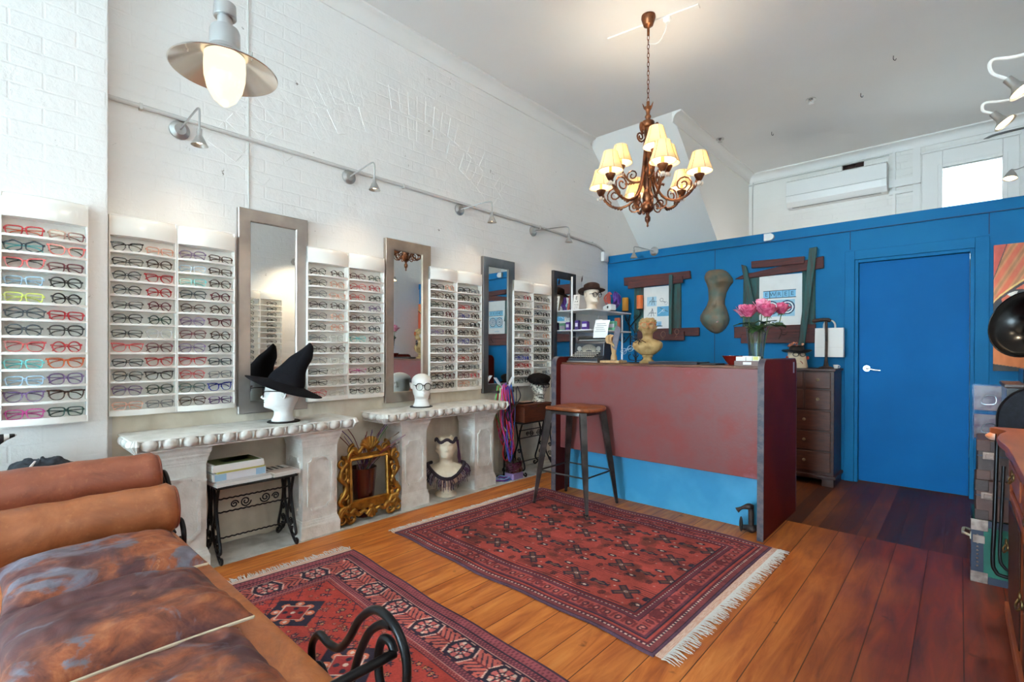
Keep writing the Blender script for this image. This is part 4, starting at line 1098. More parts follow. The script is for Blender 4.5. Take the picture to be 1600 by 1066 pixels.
# ================================================================== the counter
def paintmat(name,base,blotch,pale,sc=2.2):
    m,nt,b=newmat(name); L=nt.links
    tc=nt.nodes.new('ShaderNodeTexCoord')
    n=nt.nodes.new('ShaderNodeTexNoise'); n.inputs['Scale'].default_value=sc; n.inputs['Detail'].default_value=8; n.inputs['Roughness'].default_value=.62; L.new(tc.outputs['Object'],n.inputs['Vector'])
    r=ramp(nt,[(.30,lin(base)),(.50,lin(blotch)),(.64,lin(base)),(.78,lin(pale))]); L.new(n.outputs['Fac'],r.inputs['Fac']); L.new(r.outputs['Color'],b.inputs['Base Color'])
    b.inputs['Roughness'].default_value=.33
    n2=nt.nodes.new('ShaderNodeTexNoise'); n2.inputs['Scale'].default_value=55; n2.inputs['Detail'].default_value=4; L.new(tc.outputs['Object'],n2.inputs['Vector'])
    bp=nt.nodes.new('ShaderNodeBump'); bp.inputs['Strength'].default_value=.12; bp.inputs['Distance'].default_value=.006; L.new(n2.outputs['Fac'],bp.inputs['Height']); L.new(bp.outputs['Normal'],b.inputs['Normal'])
    return m
M_CRED=paintmat('worn oxblood paint',(136,58,56),(126,76,76),(156,104,114))
M_CSIDE=mat('dark oxblood side',(104,30,22),.6,col2=(84,24,20),nscale=2,bump=.05,bscale=60,spec=.12)
M_EDGE=mat('worn blue grey edge',(62,60,72),.5,col2=(96,84,86),nscale=25,bump=.2,bscale=80)
CT=thing('shop_counter','oxblood painted shop counter with rounded end panels and a bright blue kick board','counter',(0,0,0))
def endpanel(x0,x1,inner):
    P=[]
    y0,y1,h=3.352,4.180,1.152; r=.06
    for cy,cz,a0 in ((y1-r,h-r,0),(y0+r,h-r,PI/2)):
        for i in range(8):
            a=a0+PI/2*i/7; P.append((cy+r*math.cos(a),cz+r*math.sin(a)))
    P+= [(y0,0),(y1,0)]
    p=MB().prism(P,x1-x0,'x',x0).build('end_panel',M_CSIDE,CT,bevel=.003,seg=1,smooth=30)
    # metal edging strip round the visible edge
    o=P[:-2]; top=[( (y-3.766)*1.004+3.766, z+.002) for y,z in o]
    b=MB(); pts=[(3.3495,0)]+[(y,z) for y,z in P[8:16]][::-1]
    edge=[(y0-.0015,0.0)]+[(cy,cz) for cy,cz in P[15:7:-1]]+[(cy,cz) for cy,cz in P[7::-1]]+[(y1+.0015,0)]
    R=[]
    for i,(y,z) in enumerate(edge):
        ny,nz=(-1,0) if i==0 else ((1,0) if i==len(edge)-1 else ((y-3.766)/abs(y-3.766)*.7,.7))
        if 0<i<len(edge)-1:
            cy=y0+r if y<3.766 else y1-r; dy,dz=y-cy,z-(h-r); l=math.hypot(dy,dz); ny,nz=dy/l,dz/l
        R.append([(x0-.001,y+ny*.003,z+nz*.003),(x1+.001,y+ny*.003,z+nz*.003),(x1+.001,y-ny*.004,z-nz*.004),(x0-.001,y-ny*.004,z-nz*.004)])
    b.rings(R); b.build('edge_strip',M_EDGE,p,smooth=30)
    return p
pl=endpanel(.768,.812,1); pr=endpanel(2.414,2.450,-1)
MB().box(2.4505,2.4515,4.075,4.115,1.045,1.125).build('price_tag',mat('silver sticker',(170,160,160),.3,.5),pr,smooth=0)
MB().box(.812,2.414,3.415,3.445,.372,1.088).build('front_panel',M_CRED,CT,bevel=.004,seg=1)
MB().box(.812,2.414,3.550,3.570,.0,.46).build('kick_board',mat('bright blue kick board',(62,152,200),.35,col2=(84,172,214),nscale=2.5,bump=.12,bscale=12),CT,bevel=.002,seg=1)
MB().box(.812,2.414,3.430,4.020,1.088,1.104).build('worktop',mat('counter top wood',(120,76,52),.35,col2=(90,50,36),nscale=8,stretch=(1,8,8)),CT,bevel=.003,seg=1)
MB().box(.812,2.414,3.99,4.01,.0,1.088).build('rear_panel',M_CSIDE,CT,bevel=.002,seg=1)
MB().box(.812,2.414,3.445,3.55,.43,.46).build('under_shelf',M_CSIDE,CT,bevel=.002,seg=1)
def place(o,x,y,z): o.location=(x,y,z)
ZT=1.1045
# cobbler's last standing on the floor
t=thing('cobblers_last','black iron cobblers last standing on the boards in front of the blue kick board','cobblers last',(2.315,3.46,0.0))
b=MB(); b.M=Matrix.Rotation(R_(20),4,'Z')
b.tube(spl([(0.03,0,.035),(.03,0,.10),(.028,0,.165)],4),.017,12,rs=None)
b.tube(spl([(.045,0,.170),(.01,0,.172),(-.025,0,.160),(-.055,0,.140)],5),.02,12,rs=[.016+.006*math.sin(i*.45) for i in range(16)],flat=1.0)
b.tube(spl([(.03,0,.035),(-.005,0,.032),(-.025,0,.032)],4),.018,10)
b.ell((-.030,0,.052),.012,.034,.050,14,10)
b.tube(spl([(.03,0,.035),(.07,0.01,.034),(.082,.012,.034)],4),.020,12)
b.ell((.03,.0,.030),.034,.030,.028,14,8)
b.build('body',mat('black cast iron',(40,36,36),.5,.4,col2=(70,56,52),nscale=20,bump=.2,bscale=60),t)

# ---- typewriter
M_TYPE=mat('typewriter enamel',(38,44,54),.3,coat=.4); M_TYPEB=mat('typewriter dark',(22,22,24),.35)
t=thing('typewriter','old black typewriter with a sheet of paper on the counter end nearest the white wall','typewriter',(.978,3.665,ZT))
b=MB(); b.prism([(-.165,0),(-.165,.035),(-.06,.060),(-.055,.165),(.0,.190),(.14,.190),(.14,0)],.30,'x',-.15); b.build('body',M_TYPE,t,bevel=.008,seg=2)
b=MB(); b.box(-.155,.155,-.175,-.160,.0,.014); b.build('front_rail',mat('nickel',(170,170,168),.3,.9),t,bevel=.003)
km=mat('typewriter key caps',(214,208,190),.35); kr=mat('typewriter key ring',(40,38,36),.4,.6)
kb=MB(); ks=MB()
for r in range(4):
    for k in range(11):
        x=-.118+k*.0225+r*.005; y=-.158+r*.024; z=.050+r*.013
        kb.lathe([(.0085,0),(.0085,.004),(.007,.0055),(0,.0055)],10,(x,y,z)); ks.cyl((x,y,z-.025),(x,y,z),.0025,5)
kb.build('key_cap',km,t); ks.build('key_lever',kr,t)
b=MB()
for k in range(17):
    a=PI*(.12+.76*k/16); b.tube([(.085*math.cos(a)*.55,-.062,.085+.02*math.sin(a)),(.092*math.cos(a),-.064,.085+.070*math.sin(a))],.0022,5)
b.build('type_bar',mat('type bars',(196,188,172),.4,.3),t)
b=MB()
for s in (-1,1): b.lathe([(.020,0),(.021,.004),(.017,.008),(0,.008)],20,(0,0,0)); b.v[-len(b.v)//(1 if s<0 else 2):]=b.v[-len(b.v)//(1 if s<0 else 2):]
for s in (-1,1): MB().cyl((s*.098,-.058,.118),(s*.098,-.066,.118),.021,20).build('ribbon_cover',mat('nickel',(170,170,168),.3,.9),t)
b=MB(); b.cyl((-.185,.055,.212),(.185,.055,.212),.020,20); b.build('platen',M_TYPEB,t)
b=MB(); 
for s in (-1,1): b.cyl((s*.185,.055,.212),(s*.205,.055,.212),.015,16)
b.box(-.165,.165,.03,.09,.190,.200); b.tube(spl([(-.18,.04,.215),(-.19,.0,.225),(-.185,-.04,.222)],5),.004,6); b.build('carriage',mat('nickel',(170,170,168),.3,.9),t)
pp=[]
for i in range(13):
    f=i/12; pp.append((.045-.06*f*0+.09*f*f*.6+.005,.215+.155*f))
b=MB(); b.grid([[(x,.035+.0+ (p[0]-.05)*.8,p[1]) for p in pp] for x in (-.02,.125)]); b.grid([[(x,.0345+(p[0]-.05)*.8+.002,p[1]) for p in pp] for x in (-.02,.125)])
b.M=None; pa=b.build('paper',mat('typing paper',(240,240,240),.7),t)
b=MB()
for k in range(5): 
    f=.35+.11*k; z=.215+.155*f; y=.0335+(.09*f*f*.6+.0)*.8+.001
    b.box(-.005+.01*(k%2),.105-.012*(k%3),y-.0022,y-.0012,z,z+.004)
b.build('typed_line',mat('typed ink',(150,146,146),.8),pa,smooth=0)
# ---- wooden hand holding a grey shoehorn board
M_BEECH=mat('pale beech',(206,170,124),.5,col2=(186,146,100),nscale=5,stretch=(8,8,1))
t=thing('wooden_hand','jointed wooden hand model gripping a grey board on the counter','hand model',(1.215,3.62,ZT+.020),R_(-20))
b=MB()
R=[]
for z,rx,ry in ((0,.026,.026),(.004,.028,.028),(.03,.025,.025),(.05,.020,.020),(.056,.017,.017),(.062,.019,.019),(.085,.020,.024),(.105,.020,.032),(.14,.019,.037),(.165,.017,.037),(.178,.010,.03),(.181,.004,.012)):
    R.append([(ry*math.cos(2*PI*j/24),rx*math.sin(2*PI*j/24),z) for j in range(24)])
b.rings(R)
for k,(x,l) in enumerate(((-.028,.9),(-.0095,1.0),(.0095,.96),(.027,.80))):
    b.tube(spl([(x,.002,.166),(x*1.03,-.008,.166+.030*l),(x*1.05,-.030,.166+.044*l),(x*1.05,-.052,.166+.034*l),(x*1.04,-.058,.166+.010*l),(x*1.02,-.050,.150),(x,-.040,.146)],4),.0085,9,rs=[.0092-.0001*i for i in range(25)])
b.tube(spl([(.022,-.008,.095),(.040,-.024,.112),(.042,-.044,.132),(.030,-.058,.142),(.012,-.062,.146)],5),.0095,9)
b.build('hand',M_BEECH,t,smooth=60)
t=thing('wood_block','small pale wood block under the wooden hand','block',(1.215,3.60,ZT)); MB().box(-.085,.095,-.065,.07,0,.0195).build('block',M_BEECH,t,bevel=.002,seg=1)
b=MB()
gr=random.Random(2)
for k in range(26): 
    x=gr.uniform(-.075,.085); y=gr.uniform(-.055,.055)
    if abs(x)<.035 and abs(y-.02)<.035: continue
    b.tube(spl([(x,y,.0195),(x+.008,y+.004,.026),(x+.014,y,.021)],3),.0015,4)
b.build('shaving',mat('wood shavings',(110,90,70),.8),t)
t=thing('grey_board','grey shoehorn board held by the wooden hand','board',(1.248,3.575,ZT+.128),rot=(R_(8),R_(24),R_(-20)))
MB().prism([(-.034,-.01),(.030,-.018),(.036,.10),(.040,.175),(.020,.190),(-.030,.185),(-.038,.08)],.008,'y',-.004).build('board',mat('grey stone',(132,128,138),.7,col2=(116,112,122),nscale=20),t,bevel=.002,seg=1)
# ---- wire stand of spectacles next to it
t=thing('wire_stand','spindly black wire stand beside the tan bust','wire stand',(1.385,3.68,ZT))
b=MB(); b.lathe([(.055,0),(.055,.004),(.006,.01),(0,.01)],20)
for k in range(4):
    a=k*PI/2+.4; b.tube(spl([(.004*math.cos(a),.004*math.sin(a),.0),(.012*math.cos(a),.012*math.sin(a),.12),(.010*math.cos(a+1),.010*math.sin(a+1),.24),(.06*math.cos(a),.06*math.sin(a),.33)],6),.003,6)
    b.tube(spl([(.01*math.cos(a),.01*math.sin(a),.02),(.05*math.cos(a),.05*math.sin(a),.03),(.06*math.cos(a+.4),.06*math.sin(a+.4),.06),(.045*math.cos(a+.6),.045*math.sin(a+.6),.075)],5),.003,6)
b.build('wire',M_IRON,t)
spectacles('o','L',.002,'pale blue glasses hooked on the black wire stand',(1.345,3.62,ZT+.085),R_(-90),None,tilt=-.2,roll=.4)
# ---- tan bust with sunglasses
M_TAN=mat('tan plaster',(180,148,98),.7,col2=(150,118,70),nscale=16,bump=.2,bscale=100)
bu=bust('tan plaster bust in sunglasses beside the wire stand on the counter',(1.500,3.66,ZT),R_(-62),M_TAN,scale=.78,hairamp=.030,seed=5)
r_=onhead('w','O',.003,bu,'orange glasses on the tan bust on the counter',z=.168+.222,x=.096)
r2=spectacles('q','K',.004,'black sunglasses hung on the chest of the tan bust',(1.455,3.565,ZT+.155),R_(-62),None,tilt=.2,roll=-.5)
t=thing('slim_case','flat dark grey case lying on the counter beside the tan bust','case',(1.76,3.66,ZT)); MB().box(-.19,.19,-.125,.125,0,.010).build('base',mat('dark slate plastic',(58,56,64),.4),t,bevel=.003); MB().box(-.19,.19,-.125,.125,.0105,.018).build('lid',mat('dark slate plastic',(58,56,64),.4),t,bevel=.003)
t=thing('black_tray','flat black tray on the counter between flat case and red bowl','tray',(2.03,3.62,ZT)); MB().box(-.06,.06,-.09,.09,0,.006).build('base',M_BLKPAD,t,bevel=.002,seg=1); MB().ringprism(rrect(.054,.084,.01),rrect(.06,.09,.012),.006,.011,'z').build('rim',M_BLKPAD,t,smooth=0)
t=thing('red_bowl','small red bowl of sweets on the counter beside the card box','bowl',(2.150,3.70,ZT))
b=MB(); b.lathe([(.030,0),(.032,.004),(.055,.030),(.075,.062),(.078,.066),(.074,.066),(.052,.034),(.028,.010),(0,.008)],32); b.build('body',mat('red lacquer',(126,24,18),.25,coat=.5),t)
b=MB(); gr=random.Random(6)
for k in range(16): a=gr.uniform(0,2*PI); r=.05*math.sqrt(gr.random()); b.ell((r*math.cos(a),r*math.sin(a),.050+.012*gr.random()),.012,.009,.008,8,6)
tag(b.build('sweet_filling',mat('wrapped sweets',(216,204,196),.4,col2=(120,60,60),nscale=60),t),kind='stuff')
t=thing('card_box','shallow grey box of business cards on the counter in front of the vase','card box',(2.302,3.555,ZT))
b=MB(); b.box(-.082,.082,-.05,-.046,0,.034); b.box(-.082,.082,.046,.05,0,.034); b.box(-.082,-.078,-.046,.046,0,.034); b.box(.078,.082,-.046,.046,0,.034); b.box(-.078,.078,-.046,.046,0,.004); b.build('tray',mat('grey brown card box',(126,104,98),.6),t)
MB().box(-.025,.028,-.0515,-.050,.008,.026).build('label',mat('white card',(242,240,236),.6),t,smooth=0)
for k,(x,z,c) in enumerate(((-.05,.062,(240,238,234)),(-.012,.066,(236,234,230)),(.03,.064,(244,240,220)))):
    b=MB(); b.box(x-.026,x+.036,-.035+.014*k,-.005+.014*k,.004,z); 
    b.build('card',mat(f'white card {k}',c,.6),t,bevel=.001,seg=1)
MB().box(.028,.058,-.0082,-.0062+.0,.040,.062).build('card_print',mat('yellow print',(214,206,120),.6),t,smooth=0)
# ---- vase of roses
VX,VY=2.290,3.745
t=thing('flower_vase','clear glass vase of water holding pink roses on the counter','vase',(VX,VY,ZT))
b=MB(); b.lathe([(.042,0),(.046,.004),(.052,.12),(.066,.262),(.068,.265),(.064,.262),(.050,.12),(.043,.012),(0,.010)],32); b.build('glass',glassmat('vase glass',(240,245,246),.1,.02,.5),t)
b=MB(); b.lathe([(.0425,.012),(.049,.12),(.055,.185),(0,.185)],28); b.build('water',glassmat('vase water',(244,246,238),.0,.02,.05),t)
M_ROSE=mat('pink rose petals',(226,104,150),.6,col2=(246,176,200),nscale=45); M_ROSED=mat('deep pink rose petals',(206,70,116),.6,col2=(238,130,164),nscale=45)
M_LEAF=mat('rose leaf',(58,96,44),.45,col2=(36,70,34),nscale=18); M_STEM=mat('rose stem',(84,108,56),.5)
def petal(b,c,r,a,tilt,hh,ph):
    P=[]
    for i in range(6):
        v=i/5; row=[]
        for j in range(7):
            u=(j/6-.5)*1.7*(.5+.5*math.sin(PI*min(1,v*1.1+.12)))
            rr=r*(.45+.75*v**.7)*(1+tilt*v*v)
            row.append((c[0]+rr*math.cos(a+u),c[1]+rr*math.sin(a+u),c[2]+hh*(v-.25*v*v*tilt)-.004*abs(u)*v+.0015*math.sin(9*u+ph)*v))
        P.append(row)
    b.grid(P)
def rose(label,x,y,z,mt,s=1.0):
    t=thing('rose',label,'rose',(VX+ (x-VX)*.25,VY+(y-VY)*.25,ZT+.02),0,'pink roses in the glass vase')
    o=Vector((x,y,z-.035))-t.location
    b=MB(); k=0
    for n,r,ti,h in ((3,.009,.1,.088),(4,.016,.15,.092),(5,.024,.3,.090),(5,.033,.55,.080),(6,.040,.9,.060)):
        for i in range(n): petal(b,o,r*s,2*PI*i/n+k*.7,ti*.55,h*s,i+k)
        k+=1
    b.build('bloom',mt,t,smooth=180)
    b=MB(); p0=Vector((0,0,0)); mid=Vector((o.x*.35,o.y*.35,.24))
    b.tube(spl([p0,(o.x*.12,o.y*.12,.12),mid,(o.x*.85,o.y*.85,o.z*.8),tuple(o)],6),.0032,6)
    for i in range(5):
        a=2*PI*i/5; b.tube([tuple(o+Vector((0,0,-.004))),tuple(o+Vector((.016*math.cos(a),.016*math.sin(a),.002))),tuple(o+Vector((.026*math.cos(a),.026*math.sin(a),-.012)))],.003,5,rs=[.004,.004,.0008])
    b.build('stem',M_STEM,t)
    gr=random.Random(int(x*1000+y*100))
    for i in range(4):
        f=.50+.12*i; base=Vector((o.x*(.3+.5*f),o.y*(.3+.5*f),.20+(o.z-.20)*f*.75)); a=gr.uniform(0,2*PI); L=.095+.02*gr.random()
        d=Vector((math.cos(a),math.sin(a),gr.uniform(-.55,.25))).normalized(); sd=d.cross(Vector((0,0,1))).normalized(); b=MB(); P=[]
        nrm=sd.cross(d)
        for q in range(7):
            v=q/6; w=.036*math.sin(PI*min(1,.08+v*.92))**.8
            c=base+d*(L*v)+Vector((0,0,-.02*v*v))
            P.append([tuple(c+sd*(w*e)+nrm*(.006*abs(e))) for e in (-1,-.5,0,.5,1)])
        b.grid(P); b.build('leaf',M_LEAF,t,smooth=180)
    return t
rose('pale pink rose lowest and furthest towards the white wall in the vase',2.200,3.76,ZT+.385,M_ROSE,1.0)
rose('pink rose just above the lowest bloom in the vase',2.262,3.67,ZT+.375,M_ROSED,.98)
rose('largest pink rose highest in the middle of the vase',2.318,3.775,ZT+.405,M_ROSE,1.15)
rose('deep pink rose in front on the door side of the vase',2.380,3.68,ZT+.372,M_ROSED,1.05)
rose('deep pink rose bud furthest towards the door in the vase',2.440,3.79,ZT+.395,M_ROSED,.9)

# ================================================================== stool
t=thing('bar_stool','steel bar stool with a scooped wooden seat in front of the counter','bar stool',(1.135,3.185,.0128),R_(1))
M_STEEL=mat('dark gunmetal',(66,64,64),.35,.8,col2=(96,92,90),nscale=6)
M_SEAT=mat('stool seat wood',(150,84,42),.4,col2=(112,54,26),nscale=5,stretch=(2,9,2),bump=.05)
out=[]
for i in range(49):
    pass
sp=superell(.205,.19,4.2,48)
b=MB(); R=[]
for k,z in ((.97,0.0),(1.0,.006),(1.0,.018),(.97,.026),(.6,.022),(.25,.017),(.02,.015)):
    R.append([(x*k,y*k,.722+z+(.012*(y/.19)**2 if True else 0)) for x,y in sp])
b.rings(R); b.build('seat',M_SEAT,t,smooth=50)
sx,sy=.155,.140; fx,fy=.243,.215
legs=[(-1,-1),(1,-1),(1,1),(-1,1)]
at=lambda z,cx,cy:(cx*(sx+(fx-sx)*(1-z/.715)),cy*(sy+(fy-sy)*(1-z/.715)))
for cx,cy in legs:
    b=MB(); b.tube([(*at(0.0,cx,cy),0),(*at(.30,cx,cy),.30),(*at(.62,cx,cy),.62),(*at(.722,cx,cy),.722)],.02,4,rs=[.014,.028,.034,.034]); 
    lg=b.build('leg',M_STEEL,t,smooth=20)
    x,y=at(0,cx,cy); MB().ell((x,y,.004),.013,.013,.010,10,8).build('foot_cap',mat('black rubber',(24,24,24),.7),lg)
b=MB(); zr=.255
c4=[(*at(zr,*l),zr+(0.0 if i%2==0 else 0)) for i,l in enumerate(legs)]
for i in range(4): b.cyl(c4[i],c4[(i+1)%4],.0065,8)
b.build('foot_rail',M_STEEL,t)
b=MB(); b.prism([(x*.86,y*.86) for x,y in sp],.022,'z',.702); b.build('under_frame',M_STEEL,t,smooth=30)
# ================================================================== on and in front of the blue partition
M_WOODR=mat('weathered red timber',(98,46,42),.7,col2=(66,42,44),nscale=7,nlo=.3,nhi=.7,stretch=(1,6,9),bump=.35,bscale=50)
M_WOODG=mat('weathered green timber',(40,88,86),.7,col2=(66,60,58),nscale=6,nlo=.4,nhi=.72,stretch=(9,6,1),bump=.35,bscale=50)
def plank(parent,nm,poly,y,th,m):   # poly in (x,z) on the wall, th thick
    return MB().prism(poly,th,'y',y-th).build(nm,m,parent,bevel=.004,seg=1)
def printcanvas(parent,x0,x1,z0,z1,y,kind):
    nu,nv=110,150; img=np.full((nu,nv,3),(226,226,224),float)
    u=np.linspace(0,1,nu)[:,None]; v=np.linspace(0,1,nv)[None]
    def rect(a,b,c,d,col): img[(u>=a)&(u<=b)&(v>=c)&(v<=d)]=col
    def ringat(cu,cv,r,w,col,asp=(x1-x0)/(z1-z0)):
        d=np.sqrt(((u-cu)*asp)**2+(v-cv)**2); img[np.abs(d-r)<w]=col
    def line(a,b,c,d,w,col):
        A=np.array([a*(x1-x0),b*(z1-z0)]);B=np.array([c*(x1-x0),d*(z1-z0)])
        px=u*(x1-x0)+0*v; pz=v*(z1-z0)+0*u; L=((B-A)**2).sum(); t=np.clip(((px-A[0])*(B-A)[0]+(pz-A[1])*(B-A)[1])/L,0,1)
        d=np.hypot(px-(A[0]+t*(B-A)[0]),pz-(A[1]+t*(B-A)[1])); img[d<w]=col
    ink=(52,66,84)
    if kind=='A':
        rect(.12,.47,.55,.77,(164,202,222)); rect(.50,.94,.30,.53,(96,166,206)); rect(.38,.66,.06,.18,(140,184,216))
        for a,b in ((.14,.60),(.12,.33)):
            line(a+.16,b-.02,a+.20,b+.16,.003,ink); line(a+.26,b-.02,a+.20,b+.16,.003,ink); line(a+.08,b+.06,a+.34,b+.05,.003,ink); line(a+.04,b,a+.16,b+.10,.002,ink)
        ringat(.66,.68,.040,.004,ink); ringat(.82,.60,.034,.003,(120,140,160)); line(.72,.64,.80,.62,.003,ink)
        line(.55,.36,.75,.46,.003,(230,240,246)); line(.60,.50,.88,.40,.003,ink); ringat(.72,.43,.03,.003,(230,240,246))
        ringat(.45,.12,.018,.003,ink); ringat(.58,.12,.018,.003,ink); line(.36,.075,.68,.07,.005,(30,34,40))
    else:
        rect(.12,.84,.20,.52,(150,194,216)); rect(.10,.86,.56,.70,(128,190,222))
        for k in range(1,5): line(.10+.152*k,.56,.10+.152*k,.70,.002,ink)
        line(.10,.56,.86,.56,.003,ink); line(.10,.70,.86,.70,.003,ink)
        for cu in (.29,.66):
            d=np.sqrt(((u-cu)*(x1-x0)/(z1-z0))**2+(v-.37)**2); img[d<.135]=(226,234,238); img[(d<.135)&(d>.112)]=(34,58,92); img[(d<.088)&(d>.066)]=(34,66,104); img[d<.040]=(34,66,104); img[d<.016]=(220,230,236)
        rect(.30,.56,.08,.11,(190,204,214))
    img+=(vnoise(nu,nv,8,3)[...,None]-.5)*10
    P=np.zeros((nu,nv,3)); P[...,0]=x0+(x1-x0)*u; P[...,2]=z0+(z1-z0)*v; P[...,1]=y
    return canvas('print',P,img.clip(0,255),vcolmat('printed paper',.6),parent,thick=(0,.004,0))
def lettering(parent,txt,size,loc,m,rot=(PI/2,0,0),nm='lettering',ext=.0006):
    cu=bpy.data.curves.new('letters','FONT'); cu.body=txt; cu.size=size; cu.extrude=ext; cu.align_x='CENTER'; cu.align_y='CENTER'
    o=bpy.data.objects.new('tmp',cu); COL.objects.link(o); bpy.context.view_layer.update()
    me=bpy.data.meshes.new_from_object(o.evaluated_get(bpy.context.evaluated_depsgraph_get())); bpy.data.objects.remove(o)
    return link(nm,me,m,parent,0,loc,rot)
YW=YP-.001
A=thing('picture_frame','driftwood framed print of sketched spectacles, nearest the white wall','framed picture',(0,0,0))
plank(A,'post',[(.385,1.43),(.525,1.43),(.52,2.03),(.39,2.03)],YW,.022,M_WOODG)
plank(A,'post',[(.835,1.42),(.985,1.41),(.98,2.06),(.84,2.06)],YW,.022,M_WOODG)
printcanvas(A,.520,.868,1.468,1.975,YW-.024,'A')
plank(A,'plank',[(.262,2.020),(1.105,2.030),(1.098,2.118),(.258,2.120)],YW-.022,.026,M_WOODR)
plank(A,'plank',[(.46,1.335),(1.045,1.328),(1.042,1.432),(.462,1.452)],YW-.050,.026,M_WOODR)
plank(A,'plank',[(.46,1.385),(1.203,1.378),(1.205,1.472),(.47,1.474)],YW-.022,.026,M_WOODR)
plank(A,'plank',[(.33,1.975),(1.022,1.985),(1.022,2.062),(.332,2.064)],YW-.050,.026,M_WOODR)
plank(A,'slat',[(.872,1.405),(.905,1.400),(.912,2.085),(.87,2.09)],YW-.078,.02,M_WOODG)
b=MB()
for x,z,r in ((.80,1.40,.028),(.965,1.43,.024)):
    b.tube([(x+r*math.cos(a),YW-.085,z+r*1.3*math.sin(a)) for a in np.linspace(0,2*PI,18)],.003,5,closed=False)
    b.tube([(x,YW-.082,z-.03),(x-.02,YW-.084,z-.07),(x+.01,YW-.082,z-.05)],.003,5)
b.build('wire_twist',mat('copper wire',(150,112,92),.4,.7),A)
Bf=thing('picture_frame','driftwood framed print of two blue targets, behind the roses','framed picture',(0,0,0))
plank(Bf,'post',[(1.655,1.45),(1.825,1.45),(1.825,2.03),(1.665,2.03)],YW,.022,M_WOODG)
plank(Bf,'post',[(2.205,1.43),(2.325,1.43),(2.320,2.05),(2.21,2.05)],YW,.022,M_WOODG)
pb=printcanvas(Bf,1.822,2.212,1.456,1.978,YW-.024,'B')
for k,ch in enumerate('EWREE'): lettering(pb,ch,.056,(1.890+.059*k,YW-.0245,1.785),mat('blue print ink',(40,74,110),.6))
plank(Bf,'plank',[(1.583,1.975),(1.66,2.010),(2.395,2.118),(2.395,2.002),(1.65,1.968)][::-1],YW-.022,.026,M_WOODR)
plank(Bf,'plank',[(1.758,2.068),(2.236,2.062),(2.240,2.132),(1.755,2.140)],YW-.050,.024,M_WOODR)
plank(Bf,'plank',[(1.580,1.345),(2.332,1.40),(2.332,1.470),(1.580,1.466)],YW-.022,.026,M_WOODR)
plank(Bf,'plank',[(1.655,1.290),(2.328,1.288),(2.330,1.405),(1.66,1.385)],YW-.050,.024,M_WOODR)
plank(Bf,'slat',[(1.735,1.66),(1.80,1.655),(1.705,2.10),(1.655,2.12)],YW-.050,.022,M_WOODG)
plank(Bf,'slat',[(2.195,1.262),(2.250,1.262),(2.352,2.205),(2.285,2.200)],YW-.076,.022,M_WOODG)
b=MB(); b.tube(spl([(2.02,YW-.08,1.33),(2.05,YW-.10,1.40),(2.03,YW-.09,1.44),(2.07,YW-.10,1.42),(2.09,YW-.09,1.46)],6),.004,5); b.tube(spl([(2.04,YW-.08,1.38),(2.08,YW-.10,1.37),(2.10,YW-.09,1.40)],6),.004,5); b.build('wire_twist',mat('dark wire',(70,50,46),.5,.6),Bf)
# bronze torso relief
rows=[(2.104,1.375,.030,.02),(2.098,1.37,.075,.045),(2.075,1.375,.110,.065),(2.035,1.385,.135,.080),(1.99,1.405,.146,.100),(1.95,1.418,.138,.105),(1.90,1.405,.112,.090),(1.84,1.392,.094,.078),(1.77,1.384,.086,.072),(1.715,1.376,.094,.078),(1.66,1.368,.124,.090),(1.60,1.360,.150,.105),(1.55,1.364,.156,.112),(1.50,1.372,.136,.104),(1.455,1.380,.100,.084),(1.42,1.382,.060,.055),(1.402,1.382,.018,.02)]
b=MB(); R=[]
for z,xc,w,d in rows:
    r=[]
    for j in range(37):
        a=PI*j/36; x=xc+w*math.cos(a); y=d*math.sin(a)**.8
        for bx,bz,s,amp in ((1.318,1.975,.042,.050),(1.470,1.955,.046,.056),(1.395,1.99,.022,-.022),(1.384,1.80,.014,-.016),(1.384,1.72,.016,-.018),(1.275,1.60,.05,.022),(1.46,1.60,.05,.022),(1.36,1.47,.016,-.030),(1.33,1.86,.03,.010),(1.43,1.86,.03,.010),(1.33,2.075,.02,.014)):
            e=((x-bx)**2+(z-bz)**2)/s**2
            if e<6: y+=amp*math.exp(-e)*math.sin(a)
        r.append((x,YP-.003-y,z))
    R.append(r)
# refine along z
RR=[]
for i in range(len(R)-1):
    for k in range(4): RR.append([tuple(Vector(p).lerp(Vector(q),k/4)) for p,q in zip(R[i],R[i+1])])
RR.append(R[-1]); b.rings(RR)
tt=thing('torso_sculpture','bronze green torso sculpture hung between the two driftwood frames','sculpture',(0,0,0))
b.build('body',mat('verdigris bronze',(124,104,82),.5,.15,col2=(84,100,90),nscale=9,nlo=.4,nhi=.7,bump=.2,bscale=40,detail=6),tt,smooth=180)
b=MB(); b.ell((1.41,YP-.103,1.535),.030,.006,.024,14,8); b.build('red_sticker',mat('red and white sticker',(214,96,90),.5,col2=(240,230,226),nscale=50),tt)
